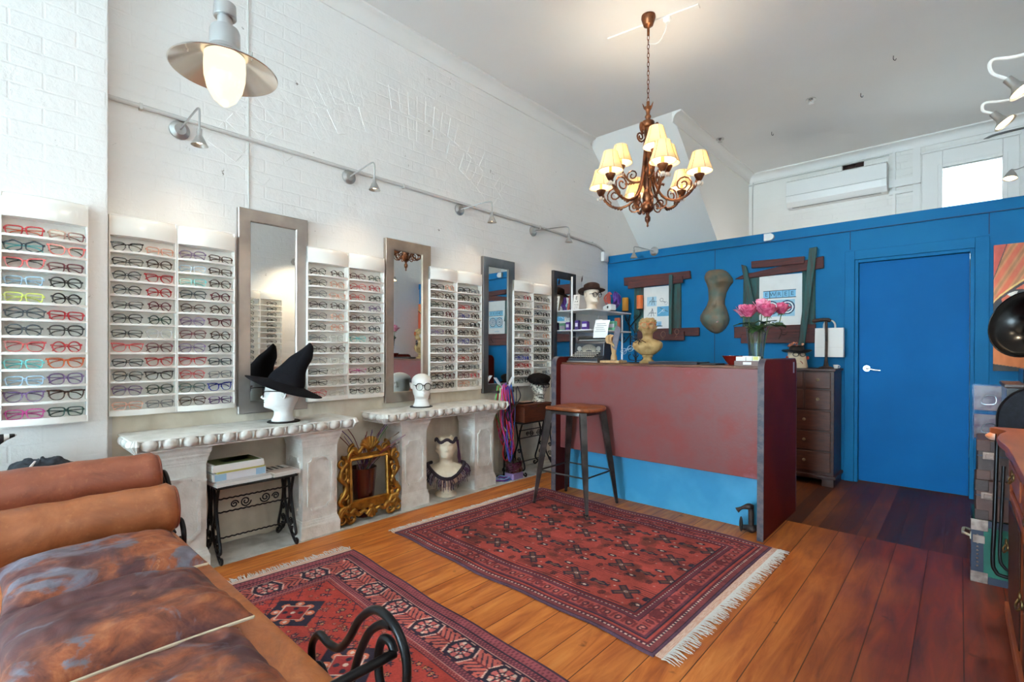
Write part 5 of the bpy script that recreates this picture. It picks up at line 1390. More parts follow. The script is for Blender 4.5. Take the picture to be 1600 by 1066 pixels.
# candle sconce
t=thing('candle_sconce','black iron wall sconce with three candles by the shelf corner','candle sconce',(.33,YP-.002,1.40))
b=MB(); b.tube(spl([(0,0,-.15),(.01,-.02,.0),(-.01,-.02,.15),(.0,-.01,.27)],6),.008,8)
cs=[(.30,1.700,(214,160,62),'yellow'),(.495,1.715,(226,112,52),'orange'),(.190,1.455,(216,122,92),'coral')]
for x,z,c,n in cs:
    X=x-.33; b.tube(spl([(0,-.02,-.10+(.1 if n=='coral' else .2)),(X*.5,-.05,z-1.40-.14),(X,-.075,z-1.40-.07),(X,-.075,z-1.40-.012)],7),.006,7)
    b.lathe([(.018,-.014),(.046,-.004),(.048,0),(0,.0)],20,(X,-.075,z-1.40))
    b.tube(spiral((X*.6,-.05,z-1.40-.10),.035,.008,0,3*PI,20),.004,5)
b.build('bracket',M_IRON,t)
for x,z,c,n in cs:
    cc=thing('candle',f'{n} pillar candle on the black wall sconce','candle',(x,YP-.077,z+.001),0,'candles on the wall sconce')
    b=MB(); b.lathe([(.037,0),(.038,.004),(.038,.158),(.035,.164),(.012,.160),(0,.160)],24); b.build('wax',mat('candle wax '+n,c,.45),cc); MB().cyl((0,0,.160),(0,0,.172),.0015,5).build('wick',M_BLKPAD,cc)
# lamps on top of the partition
s1=spotlight('small wall spotlight on the blue partition nearest the white wall',(.653,YP-.0195,2.400),R_(-90),reach=.26,drop=.06,side=-.13,lit=2.0,group='spotlights on the blue partition',rise=.0)
t=thing('wall_fitting','small white plastic fitting on the top rail of the blue partition','wall fitting',(1.915,YP-.0195,2.37)); MB().prism([(-.045,-.035),(.02,-.035),(.043,-.020),(.05,0),(.043,.022),(.02,.038),(-.045,.038)],.04,'y',-.04).build('body',_M['white plastic'],t,bevel=.003,seg=1); MB().cyl((.015,-.04,0),(.015,-.044,0),.014,16).build('cap',_M['white plastic'],t)
# painted portrait
nu,nv=130,280; u=np.linspace(0,1,nu)[:,None]+np.zeros((1,nv)); v=np.linspace(0,1,nv)[None]+np.zeros((nu,1))
# the strip beside the door shows a scarfed brow, one eye and an orange cheek
U=u/.40
img=np.full((nu,nv,3),(214,92,56),float); n1=vnoise(nu,nv,5,1); n2=vnoise(nu,nv,14,2)
rim_=.545+.17*U**.8
scarf=v>rim_; img[scarf]=(208,124,72)
st=np.sin((v*2.6-U*.9)*15); img[scarf&(st>.25)]=(214,98,56); img[scarf&(st<-.75)]=(176,112,60)
corner=(v>1.02-.62*(.46-U))&(U<.46); img[corner]=(206,78,56); img[(np.abs(v-(1.02-.62*(.46-U)))<.010)&(U<.46)]=(34,26,24)
img[np.abs(v-rim_)<.008]=(228,186,104); img[np.abs(v-rim_+.022)<.012]=(50,30,28)
hair=(U<.30-.5*np.abs(v-.5))&(v<rim_-.03)&(v>.36); img[hair]=(34,28,34)
eye=(((U-.82)/.36)**2+((v-.605)/.026)**2<1)&(v<rim_); img[eye]=(236,226,210); img[((U-.88)/.12)**2+((v-.607)/.025)**2<1]=(34,28,26)
img[(np.abs(v-(.634-.16*(U-.82)**2))<.007)&(U>.40)&(U<1.4)]=(44,28,28)
low=(v<.30); img[low]=(228,128,62); img[(v<.34)&(v>.30)]=(220,112,58); img[v<.055-.03*U]=(44,36,32)
img=img*(.86+.28*n1[...,None])+(n2[...,None]-.5)*26
P=np.zeros((nu,nv,3)); P[...,0]=3.556+.43*u; P[...,2]=1.055+1.0*v; P[...,1]=YP-.035
pt=thing('painting','large orange painted portrait of a face in a head scarf, beside the blue door','painting',(0,0,0))
canvas('canvas',P,img.clip(0,255),vcolmat('oil paint',.45,.4,bump=.2,bscale=60),pt,thick=(0,.033,0))
# clear pockets of pictures beside the door
for k,(z0,z1,lab) in enumerate(((.725,.945,'upper clear wall pocket with pinned photographs beside the door'),(.500,.715,'lower clear wall pocket with pinned photographs beside the door'))):
    t=thing('wall_pocket',lab,'wall pocket',(3.448,YP-.030,z0),0,'clear pockets by the door')
    MB().box(-.005,.20,-.004,0,0,z1-z0).build('backing',mat('pocket backing',(70,110,160),.3),t,smooth=0) if False else None
    MB().box(0,.20,-.003,-.001,.012,z1-z0-.012).build('photograph',mat('faded photograph',(150,104,106),.4,col2=(206,166,150),nscale=14),t,smooth=0)
    b=MB(); b.box(-.03 if False else -.012,.21,-.007,-.005,0,z1-z0); b.build('sleeve',glassmat('pocket sleeve',(232,236,244),.08,.25,.2),t,smooth=0)
    b=MB(); b.tube(spl([(.04,-.012,.08),(.07,-.014,.13),(.12,-.012,.125),(.12,-.014,.07),(.06,-.012,.06)],5,True),.004,6,closed=True); b.build('clip',M_CHROME,t)
# ---- apothecary chest
M_CHEST=mat('dark stained pine',(74,36,24),.38,col2=(44,20,15),nscale=5,nlo=.3,nhi=.75,stretch=(2,2,9),bump=.08); M_DRAW=mat('stained drawer front',(92,46,28),.35,col2=(54,24,16),nscale=5,nlo=.3,nhi=.8,stretch=(2,2,11),bump=.08)
CX0,CX1,CY0,CY1=2.080,2.540,5.115,5.485
t=thing('apothecary_chest','dark wooden chest of small drawers between the counter and the blue door','chest of drawers',(CX0,CY0,0)); W=CX1-CX0; D=CY1-CY0
b=MB(); b.box(0,W,.012,D,.055,1.028); b.build('carcase',M_CHEST,t,bevel=.003,seg=1)
MB().box(-.012,W+.014,-.014,D,1.029,1.050).build('top',M_CHEST,t,bevel=.005)
MB().box(-.016,W+.018,-.016,D,.070,.098).build('base_moulding',M_CHEST,t,bevel=.006)
b=MB()
for x in (0,W-.09):
    b=MB(); b.prism([(x,0),(x+.09,0),(x+.09,.07),(x,.07)],.03,'y',.005); xs=x if x==0 else W-.03; b.box(xs,xs+.03,.03,D,0,.07)
    b.build('bracket_foot',M_CHEST,t,smooth=0)
M_PUL=mat('worn brass',(170,150,120),.3,.9)
rows_=[(.872,1.018,2),(.685,.858,2),(.498,.668,1),(.318,.482,1),(.125,.302,1)]
for z0,z1,n in rows_:
    for k in range(n):
        w=(W-.05-.018*(n-1))/n; x0=.025+k*(w+.018)
        d=MB().box(x0,x0+w,.0,.012,z0,z1).build('drawer',M_DRAW,t,bevel=.004,seg=1)
        b=MB(); xc=x0+w/2; zc=(z0+z1)/2+.005; b.cyl((xc,0,zc),(xc,-.004,zc),.014,16); b.lathe([(0,0)],3) if False else b.ell((xc,-.014,zc),.011,.011,.011,12,8); b.cyl((xc,-.004,zc),(xc,-.012,zc),.005,8); b.build('knob',M_PUL,d)
# things on the chest
t=thing('face_pot','cream painted face sculpture in a black hat and glasses on the chest','sculpture',(2.218,5.25,1.050),R_(-60))
b=MB(); b.rings(loft([(0,.090,.062,.060),(.01,.094,.066,.062),(.07,.084,.066,.060),(.12,.074,.062,.058),(.16,.070,.056,.056),(.19,.050,.04,.04),(.20,.01,.01,.01)],[(0,.10,.014,.022,.022),(.032,.128,.018,.012,-.006),(-.032,.128,.018,.012,-.006),(0,.05,.03,.008,.008),(0,.062,.026,.004,-.006)],48,60)); b.build('face',mat('cream glaze',(232,214,184),.4,col2=(222,200,168),nscale=10),t,smooth=180)
b=MB(); b.tube([(.030*1.0*math.cos(a)+.062*0+.058,.026*math.sin(a)*1.2,.052+.012*math.cos(a*2)) for a in np.linspace(0,PI,14)],.003,5); b.build('mouth_line',mat('red glaze',(176,60,44),.4),t)
b=MB(); R=[]
for r,z in ((.060,.155),(.115,.150),(.122,.157),(.112,.163),(.064,.168),(.058,.200),(.03,.212),(.0,.213)):
    R.append([(r*math.cos(2*PI*j/30),r*1.05*math.sin(2*PI*j/30),z-.012*math.cos(4*PI*j/30)*(r/.12)) for j in range(30)]) if r>0 else None
b.rings(R); b.build('hat',mat('black glaze',(24,22,22),.3),t,smooth=60)
b=MB(); gr=random.Random(9)
for k in range(22): b.ell((gr.uniform(-.05,.05),gr.uniform(-.06,.06),.205+gr.uniform(0,.035)),.012,.012,.010,8,6)
b.build('flower_trim',mat('terracotta flowers',(170,84,60),.6,col2=(210,150,120),nscale=40),t)
for s in (-1,1): MB().ell((0.02,s*.088,.095),.016,.012,.018,10,8).build('earring',mat('red glaze',(176,60,44),.4),t)
b=MB()
for s in (-1,1): b.tube([(.071,s*.030+.024*math.cos(a),.128+.018*math.sin(a)) for a in np.linspace(0,2*PI,22)],.0032,6)
b.tube([(.074,-.008,.132),(.078,0,.136),(.074,.008,.132)],.003,6); b.build('painted_glasses',M_BLKPAD,t)
t=thing('iron_last_stand','black iron last on a tall post holding a white bag, standing on the chest','cobblers last',(2.452,5.275,1.050))
b=MB(); b.lathe([(.062,0),(.064,.006),(.05,.014),(.022,.022),(.016,.05),(.014,.08),(0,.08)],24); b.tube([(0,0,.03),(.002,0,.25),(.0,0,.435)],.0115,12)
b.tube(spl([(.035,0,.435),(.005,0,.447),(-.05,0,.447),(-.095,0,.440),(-.112,0,.434)],6),.014,12,rs=[.012,.014,.016,.017,.018,.018,.017,.016,.016,.016,.016,.016,.016,.016,.016,.017,.018,.018,.018,.017,.016,.015,.013,.011,.009]); b.build('body',mat('rusted black iron',(44,34,32),.55,.4,col2=(80,56,46),nscale=25),t)
t=thing('paper_bag','white paper carrier bag hanging from the iron last on the chest','paper bag',(2.468,5.335,1.155))
P=[(-.112,-.035),(.112,-.035),(.112,.035),(-.112,.035)]; b=MB(); b.rings([[(x,y*(1-.5*f),z) for x,y in P] for z,f in ((0,0),(.09,.1),(.18,.3),(.268,.7))],True,False); b.build('bag',mat('white kraft paper',(238,236,232),.75,bump=.05,bscale=30),t,smooth=20)
MB().box(-.11,.11,-.0352,-.0345,.088,.0895).build('fold_line',mat('paper crease',(206,202,198),.8),t,smooth=0)
b=MB()
for y in (-.012,.012): b.tube(spl([(-.045,y,.262),(-.042,y,.305),(-.02,y,.335),(.02,y,.335),(.042,y,.305),(.045,y,.262)],6),.006,8)
b.build('handle',mat('white kraft paper'if False else 'white cord',(236,234,230),.7),t)
t=thing('small_cup','small white ceramic cup behind the iron last on the chest','cup',(2.515,5.36,1.050)); b=MB(); b.lathe([(.014,0),(.020,.02),(.022,.034),(.019,.034),(.016,.01),(0,.008)],18); b.build('body',M_HEADW,t); MB().tube([(.02+.012*math.sin(a),0,.018+.010*math.cos(a)) for a in np.linspace(0,PI,8)],.003,5).build('handle',M_HEADW,t)
# ---- corner shelf unit behind the counter
t=thing('corner_shelf','white two tier corner shelf stand behind the counter','shelf',(0,4.45,0))
M_WSH=mat('white shelf',(236,236,236),.3)
for z in (1.645,1.425):
    MB().prism([(.012,0.0),(.40,0),(.44,.01),(.45,.05),(.45,.86),(.012,.86)],.014,'z',z).build('shelf_board',M_WSH,t,bevel=.002,seg=1)
b=MB(); b.cyl((.205,-.015,0.0),(.205,-.015,2.02),.010,12); b.cyl((.36,.80,0),(.36,.80,1.645),.010,12); b.cyl((.03,.80,0),(.03,.80,1.645),.010,12); b.box(.02,.45,-.02,.86,0.0,.02); b.build('post',M_WSH,t)
ZS=1.6595; ZL=1.4395
M_SKIN=mat('pale mannequin skin',(232,212,192),.4)
h4=mannequin('pale mannequin head in a brown fedora on the upper corner shelf',(.275,4.72,ZS),R_(-20),M_SKIN,1.02)
onhead('r','K',.003,h4,'dark round glasses on the fedora-wearing mannequin head')
t=thing('fedora','brown felt fedora with a feather on the shelf mannequin head','hat',(.27,4.722,ZS+.205),R_(-20),rot=(R_(-6),R_(-8),R_(-20)))
M_FED=mat('brown felt',(66,40,32),.9,col2=(52,30,24),nscale=30)
b=MB(); R=[]
for r,z in ((.150,.010),(.152,.014),(.12,.008),(.098,.010),(.096,.045),(.088,.090),(.066,.104),(.03,.092),(.004,.088)):
    R.append([(r*math.cos(2*PI*j/40)*1.12,r*math.sin(2*PI*j/40)*.95,z+(.018*abs(math.sin(2*PI*j/40))**2 if r>.11 else 0)) for j in range(40)])
R=[[ (x,y,z-.006) for x,y,z in R[2]]]+R
b.rings(R,False,True); b.build('crown_and_brim',M_FED,t,smooth=60)
b=MB(); R=[[(r*math.cos(2*PI*j/40)*1.12,r*math.sin(2*PI*j/40)*.95,z) for j in range(40)] for r,z in ((.0985,.012),(.099,.034),(.0965,.034))]; b.rings(R,False,False); b.build('hat_band',M_BLKPAD,t)
b=MB(); b.tube(spl([(-.04,-.09,.03),(-.05,-.10,.09),(-.048,-.098,.16),(-.04,-.095,.20)],5),.004,6,rs=[.002]*8+[.010,.012,.012,.010,.008,.005,.003,.001],flat=.35); b.build('feather',mat('dark feather',(52,34,34),.8),t)
t=thing('ribbon_bundle','bundle of purple and coral ribbons on the upper shelf behind the fedora head','ribbon bundle',(.34,5.06,ZS))
for cn,c,ox in (('purple',(104,52,150),.04),('coral',(226,116,104),-.055),('violet',(70,40,120),.05)):
    b=MB(); gr=random.Random(len(cn))
    for k in range(9):
        a=gr.uniform(-.5,.5); b.tube(spl([(ox*.2,0,.02),(ox+.03*math.sin(a*4),.02*math.cos(k),.09),(ox*1.3+.035*math.cos(k*1.7),.035*math.sin(k*1.7),.17),(ox*.8,.01*math.sin(k),.235),(ox*.6+.01*k*.3,.0,.215)],6),.009,5,flat=.3)
    b.build('ribbon',mat('ribbon '+cn,c,.4),t)
t=thing('handheld_device','small white device with a dark dial on the upper corner shelf','device',(.395,4.90,ZS),R_(-25)); MB().prism([(-.08,0),(.07,0),(.085,.02),(.08,.07),(.03,.082),(-.08,.06)],.07,'y',-.035).build('body',_M['white plastic'],t,bevel=.006); MB().ell((.02,-.036,.045),.016,.006,.016,14,8).build('dial',M_BLKPAD,t); MB().box(-.09,.09,-.04,.04,-.0,.006).build('base',M_BLKPAD,t,bevel=.001,seg=1)
t=thing('eye_chart','small eye test chart card leaning beside the fedora head','eye chart',(.155,4.575,ZS),0,None,rot=(R_(-10),0,R_(8)))
MB().box(-.040,.040,-.001,.001,0,.185).build('card',mat('white card',(242,240,236),.6),t,smooth=0)
M_INK=mat('black ink',(24,24,24),.7)
for tx,s,z in (('E',.055,.145),('F P',.032,.100),('T O Z',.022,.066),('L P E D',.015,.040),('P E C F D',.011,.020)): lettering(t,tx,s,(0,-.0016,z),M_INK,ext=.0003)
bx=[(.10,4.52,(.05,.05,.085),(92,60,140),'purple carton at the wall end of the lower corner shelf'),(.225,4.515,(.045,.045,.10),(74,52,120),'violet spray bottle box, second on the lower corner shelf'),(.235,4.66,(.05,.05,.095),(60,120,120),'teal bottle carton on the lower corner shelf'),(.30,4.56,(.07,.05,.088),(88,54,150),'wide purple carton in the middle of the lower shelf'),(.37,4.75,(.09,.06,.115),(232,230,224),'white carton on the lower corner shelf'),(.365,5.02,(.09,.06,.11),(120,190,150),'pale green carton at the partition end of the lower shelf')]
for x,y,(dx,dy,dz),c,lab in bx:
    t=thing('carton',lab,'carton',(x,y,ZL),0,'cartons on the lower corner shelf')
    MB().box(-dx/2,dx/2,-dy/2,dy/2,0,dz).build('box',mat(f'carton {c}',c,.4),t,bevel=.0015,seg=1)
    MB().box(-dx/2+.006,dx/2-.006,-dy/2-.0008,-dy/2,dz*.35,dz*.75).build('label',mat('pale label',(226,220,230),.5),t,smooth=0)
    MB().box(-dx/2+.004,dx/2-.004,-dy/2+.004,dy/2-.004,dz,dz+.004).build('lid_flap',mat(f'carton {c}',c,.4),t,smooth=0)

# ================================================================== rear room, above the partition
M_AC=mat('air conditioner plastic',(238,238,235),.35)
t=thing('air_conditioner','white split air conditioner high on the rear wall above the partition','air conditioner',(1.595,YB,3.172)); L_=1.10
MB().prism([(0,.36),(-.17,.36),(-.205,.34),(-.215,.14),(-.20,.06),(-.14,0.0),(0,0.0)],L_,'x',0).build('casing',M_AC,t,bevel=.006)
MB().prism([(-.2165,.145),(-.2195,.140),(-.207,.060),(-.203,.062)],L_-.10,'x',.05).build('louvre_flap',M_AC,t,smooth=0)
MB().box(.0,L_,-.2168,-.2145,.147,.151).build('seam',mat('grey seam',(170,170,168),.6),t,smooth=0)
MB().box(.06,L_-.06,-.150,-.10,-.002,.0).build('air_outlet',mat('grey seam',(170,170,168),.6),t,smooth=0)
b=MB(); b.box(2.735,2.765,YB-.03,YB,2.2,ZC-.11); b.box(2.70,3.005,YB-.05,YB,3.235,3.325); b.box(2.70,2.93,YB-.035,YB,3.15,3.19); b.box(2.93,3.0,YB-.02,YB,2.2,ZC-.11)
tag(b.build('cable_trunking',M_TRIM,smooth=0),'painted trunking running from the air conditioner along the rear wall','cable trunking')
b=MB(); b.tube(spl([(1.115,YB-.012,2.2),(1.115,YB-.012,3.55),(1.13,YB-.012,3.62),(1.16,YB-.012,3.64),(2.7,YB-.012,3.655)],5),.008,8); tag(b.build('rear_conduit',M_COND),'thin white conduit in the corner of the rear wall','pipe')
b=MB(); b.tube(spl([(3.55,YB-.012,3.60),(3.62,YB-.015,3.625),(3.75,YB-.014,3.635),(3.98,YB-.015,3.64)],6),.012,8); tag(b.build('loose_cable',mat('grey cable',(110,108,106),.6)),'grey loose cable above the rear window','cable')
# ================================================================== rugs
def motif(img,A,B,ca,cb,col,test):
    m=test(A-ca,B-cb); img[m]=col
def rug_field_noise(img,seed,amt=.22):
    n=vnoise(*img.shape[:2],40,seed,3); n2=vnoise(*img.shape[:2],9,seed+1,2)
    thread=np.random.default_rng(seed).random(img.shape[:2])
    img=img*1.0+np.array((4,5,5))
    return img*(1-amt/2+amt*n[...,None])*(0.9+.2*n2[...,None])*(.93+.14*thread[...,None])
def bands(img,A,B,L,W,spec):
    """spec: list of (from, to, colour) measured inward from the rug's edge"""
    d=np.minimum(np.minimum(A,L-A),np.minimum(B,W-B))
    for a,b,c in spec: img[(d>=a)&(d<b)]=c
    return d
NAVY=(50,44,58); CREAM=(206,178,162); RED=(166,72,64); ROSE=(172,88,84); PLUM=(104,54,66); BRN=(84,44,42)
def rug2img(L,W,res):
    nu,nv=int(L/res),int(W/res); a=np.linspace(0,L,nu); b=np.linspace(0,W,nv); A,B=np.meshgrid(a,b,indexing='ij')
    img=np.zeros((nu,nv,3)); img[:]=RED
    n=vnoise(nu,nv,16,5,3); img[n>.57]=(136,62,56); img[n>.68]=(112,58,52)
    d=np.minimum(np.minimum(A,L-A),np.minimum(B,W-B)); s=np.where(np.minimum(A,L-A)<np.minimum(B,W-B),B,A)
    # lengthwise flat-woven stripes in the field
    st=(np.sin(B*2*PI/.018)>.55)&(vnoise(nu,nv,14,8,2)>.55); img[st]=(92,46,48)
    # rows of cross flowers on each half, dark bars and dots between
    for i,ca in enumerate(np.arange(.30,L-.2,.30)):
        for j,cb in enumerate(np.arange(.36,W-.28,.26)):
            x=A-ca-.12*(j%2); y=B-cb
            big=(np.abs(x*.72+y*.72)<.020)&(np.abs(x*.72-y*.72)<.072)|(np.abs(x*.72-y*.72)<.020)&(np.abs(x*.72+y*.72)<.072)
            img[big]=NAVY; inn=(np.abs(x*.72+y*.72)<.011)&(np.abs(x*.72-y*.72)<.060)|(np.abs(x*.72-y*.72)<.011)&(np.abs(x*.72+y*.72)<.060)
            img[inn]=(96,66,62); img[(x*x+y*y)<.0095**2]=CREAM; img[(x*x+y*y)<.005**2]=NAVY
            x2=x-.15; 
            bar=(np.abs(x2)<.055)&(np.abs(y)<.016+.006*np.sin(x2*120)); img[bar]=NAVY
            img[(np.abs(x2)<.030)&(np.abs(y)<.006)]=(112,80,70)
            for sx in (-1,1):
                img[((x2-sx*.075)**2+(y-.02*sx)**2)<.006**2]=(196,160,144)
                e=((x2-sx*.045)/.030)**2+((y-.075*sx)/.016)**2; img[e<1]=NAVY; img[e<.18]=CREAM
                e=((x-sx*.085)/.018)**2+((y+.085)/.024)**2; img[(e<1)&(np.sin(x*500)*np.sin(y*500)>-.2)]=(58,40,44)
                img[((x-sx*.045)**2+(y+.11)**2)<.005**2]=(180,130,118)
    spec=[(0,.010,(96,72,90)),(.010,.016,NAVY),(.016,.040,(124,64,68)),(.040,.048,CREAM),(.048,.062,(98,46,56)),(.062,.074,RED),(.074,.082,NAVY),(.082,.094,PLUM),(.094,.165,(164,78,74)),(.165,.172,NAVY),(.172,.190,PLUM),(.190,.197,CREAM),(.197,.212,(110,46,52)),(.212,.220,NAVY)]
    for f,t,c in spec: img[(d>=f)&(d<t)]=c
    zz=(d>=.040)&(d<.048)|(d>=.190)&(d<.197); img[zz&(np.sin(s*2*PI/.022)>0)]=NAVY
    wb=(d>=.094)&(d<.165); q=np.mod(s,.058)-.029; r=d-.1295
    img[wb&((q/.016)**2+(r/.022)**2<1)]=(84,46,54); img[wb&((q/.007)**2+(r/.010)**2<1)]=(190,120,110)
    img[wb&(np.abs(np.abs(q)-.026)<.004)&(np.abs(r)<.020)]=(120,54,54); img[wb&(vnoise(nu,nv,60,3,2)>.62)]=(110,50,54)
    return A,B,rug_field_noise(img,11)
def rug1img(L,W,res):
    nu,nv=int(L/res),int(W/res); a=np.linspace(0,L,nu); b=np.linspace(0,W,nv); A,B=np.meshgrid(a,b,indexing='ij')
    img=np.zeros((nu,nv,3)); img[:]=(170,64,56)
    d=np.minimum(np.minimum(A,L-A),np.minimum(B,W-B)); s=np.where(np.minimum(A,L-A)<np.minimum(B,W-B),B,A)
    # small flowers scattered through the field
    g=np.random.default_rng(3)
    for k in range(420):
        ca,cb=g.uniform(.3,L-.3),g.uniform(.3,W-.3); r=g.uniform(.008,.014)
        i0,i1=int((ca-.05)/res),int((ca+.05)/res); j0,j1=int((cb-.05)/res),int((cb+.05)/res); sl=(slice(i0,i1),slice(j0,j1))
        X,Y=A[sl]-ca,B[sl]-cb; D=np.hypot(X,Y); T=np.arctan2(Y,X)
        sub=img[sl]; sub[D<r*(1+.35*np.cos(5*T))]=NAVY if k%3 else (110,60,50); sub[D<r*.55]=(206,140,96) if k%2 else (190,110,100); sub[D<r*.25]=NAVY
    for k in range(90):
        ca,cb=g.uniform(.3,L-.3),g.uniform(.3,W-.3); an=.6*(1 if k%2 else -1)
        i0,i1=int((ca-.07)/res),int((ca+.07)/res); j0,j1=int((cb-.07)/res),int((cb+.07)/res); sl=(slice(i0,i1),slice(j0,j1))
        X,Y=A[sl]-ca,B[sl]-cb; U=X*math.cos(an)+Y*math.sin(an); V=-X*math.sin(an)+Y*math.cos(an)
        img[sl][(np.abs(V)<.0025)&(np.abs(U)<.045)]=NAVY; img[sl][(np.abs(np.abs(U)-.02)<.003)&(np.abs(V)<.014)]=NAVY
    # medallions down the middle
    for ca in np.arange(.48,L-.3,.52):
        X,Y=np.abs(A-ca),np.abs(B-W/2)
        o=(X/.115+Y/.115<1.25)&(X<.105)&(Y<.105)|((X+Y)<.150)
        img[o]=NAVY
        for sx,sy in ((.075,.0),(0,.075),(.055,.055)): img[(np.hypot(X-sx,Y-sy)<.020)]=(196,104,78); img[(np.hypot(X-sx,Y-sy)<.009)]=CREAM
        dm=(X+Y<.085); img[dm&(X+Y>.078)]=CREAM; img[X+Y<.078]=(150,52,50)
        img[(np.hypot(X-.025,Y-.025)<.012)]=NAVY; img[(np.hypot(X,Y)<.010)]=CREAM
    spec=[(0,.012,(70,50,64)),(.012,.050,(150,78,84)),(.050,.058,NAVY),(.058,.085,PLUM),(.085,.092,(196,140,130)),(.092,.098,NAVY),(.098,.225,(182,92,82)),(.225,.231,NAVY),(.231,.258,PLUM),(.258,.264,(190,130,120)),(.264,.282,(128,54,58)),(.282,.287,NAVY)]
    for f,t,c in spec: img[(d>=f)&(d<t)]=c
    for (f,t,p,c) in ((.012,.050,.020,(112,56,66)),(.058,.085,.016,(168,90,92)),(.231,.258,.016,(168,90,92)),(.264,.282,.014,(176,96,90))):
        m=(d>=f)&(d<t); img[m&(np.sin(s*2*PI/p)*np.sin((d-f)*2*PI/(t-f))>.25)]=c
    wb=(d>=.098)&(d<.225); r=d-.1615; P=.235; q=np.mod(s+.06,P)-P/2
    # navy hexagon lobes with cream flower crosses
    hx=wb&((np.abs(q)+np.abs(r)*.45)<.072)&(np.abs(r)<.060); edge=wb&((np.abs(q)+np.abs(r)*.45)<.079)&(np.abs(r)<.062)&~hx
    img[edge]=(216,170,156); img[hx]=NAVY
    T=np.arctan2(r,q); D=np.hypot(q,r); img[hx&(np.abs(np.cos(2*T))>.82)&(D<.048)&(D>.010)]=(190,96,92)
    img[hx&(np.abs(np.sin(2*T))>.86)&(D<.050)&(D>.030)]=(206,130,120)
    for k in range(8):
        a=k*PI/4; img[hx&(np.hypot(q-.020*math.cos(a),r-.020*math.sin(a))<.0048)]=CREAM
    for k in range(4):
        a=k*PI/2+PI/4; img[hx&(np.hypot(q-.045*math.cos(a)*.8,r-.055*math.sin(a))<.008)]=CREAM
    # chevron leaves between
    q2=np.mod(s+.06+P/2,P)-P/2; lf=wb&(np.abs(q2)<.050)&(np.abs(r)<.052)
    img[lf&(np.mod(q2+np.abs(r)*.9,.028)<.009)]=NAVY; img[lf&(np.abs(r)<.004)]=(120,50,54)
    img[wb&(np.abs(r)>.055)&(np.sin(s*2*PI/.05)>.2)]=(60,40,56)
    return A,B,rug_field_noise(img,21,.2)
def rug(label,origin,ang,L,W,fn,res,wav,fr):
    t=thing('oriental_rug',label,'rug',(*origin,0.001),R_(ang),None)
    A,B,img=fn(L,W,res); nu,nv=img.shape[:2]
    P=np.zeros((nu,nv,3)); P[...,0]=A+ .010*np.sin(B*4.2+1)*(A/L-.5); P[...,1]=B+wav*np.sin(A*5.1+.7)*np.abs(B/W-.5)+wav*.6*np.sin(A*13)*np.abs(B/W-.5)
    P[...,2]=.008+.0015*vnoise(nu,nv,7,2,2)
    canvas('pile',P,img.clip(0,255),vcolmat('wool pile',.95,.1),t,thick=(0,0,-.007))
    f=MB(); g=random.Random(int(L*100))
    for end in fr:
        x0=0 if end==0 else L; sg=-1 if end==0 else 1
        web=MB(); web.box(min(x0,x0+sg*.035),max(x0,x0+sg*.035),.004,W-.004,.0015,.0055); web.build('woven_end',mat('rug web',(206,160,140),.9,col2=(222,190,172),nscale=30,stretch=(8,1,1)),t,smooth=0)
        n=int(W/.0055)
        for i in range(n):
            y=W*(i+.5)/n+wav*math.sin(x0*5.1+.7)*abs(i/n-.5); l=g.uniform(.035,.075)*(1.0 if end==fr[-1] else .7); dy=g.uniform(-.016,.016); 
            x1=x0+sg*.034
            f.tube([(x1,y,.004),(x1+sg*l*.5,y+dy*.4,.005+g.uniform(0,.005)),(x1+sg*l,y+dy,.0025)],.0016,4,rs=[.0022,.0018,.0012])
    o=f.build('fringe',mat('rug fringe',(208,202,194),.9),t); o['kind']='stuff'
    return t
rug('larger red tribal rug with dark cross flowers in front of the counter',(.632,1.852),-1.6,1.845,1.485,rug2img,.0042,.018,(0,1))
rug('red rug with navy hexagon border running under the sofa',(.625,.470),-3.0,2.05,1.06,rug1img,.0040,.010,(0,))

# ================================================================== daybed
def leather(name,stops,sc,bump=.12,rough=.38,warp=1.2):
    m,nt,b=newmat(name); L=nt.links
    tc=nt.nodes.new('ShaderNodeTexCoord'); n=nt.nodes.new('ShaderNodeTexNoise'); n.inputs['Scale'].default_value=sc; n.inputs['Detail'].default_value=9; n.inputs['Roughness'].default_value=.66; n.inputs['Distortion'].default_value=warp
    L.new(tc.outputs['Object'],n.inputs['Vector'])
    r=ramp(nt,[(p,lin(c)) for p,c in stops]); L.new(n.outputs['Fac'],r.inputs['Fac'])
    f=nt.nodes.new('ShaderNodeTexNoise'); f.inputs['Scale'].default_value=60; f.inputs['Detail'].default_value=6; L.new(tc.outputs['Object'],f.inputs['Vector'])
    fr=ramp(nt,[(.60,(0,0,0,1)),(.68,(1,1,1,1))]); L.new(f.outputs['Fac'],fr.inputs['Fac'])
    mx=nt.nodes.new('ShaderNodeMix'); mx.data_type='RGBA'; ml=nt.nodes.new('ShaderNodeMath'); ml.operation='MULTIPLY'; ml.inputs[1].default_value=.16
    L.new(fr.outputs[0],ml.inputs[0]); L.new(ml.outputs[0],mx.inputs['Factor']); L.new(r.outputs['Color'],mx.inputs['A']); mx.inputs['B'].default_value=lin((206,140,92))
    L.new(mx.outputs['Result'],b.inputs['Base Color']); b.inputs['Roughness'].default_value=rough
    vo=nt.nodes.new('ShaderNodeTexNoise'); vo.inputs['Scale'].default_value=26; vo.inputs['Detail'].default_value=8; L.new(tc.outputs['Object'],vo.inputs['Vector'])
    bp=nt.nodes.new('ShaderNodeBump'); bp.inputs['Strength'].default_value=bump*2; bp.inputs['Distance'].default_value=.008; L.new(vo.outputs['Fac'],bp.inputs['Height']); L.new(bp.outputs['Normal'],b.inputs['Normal'])
    return m
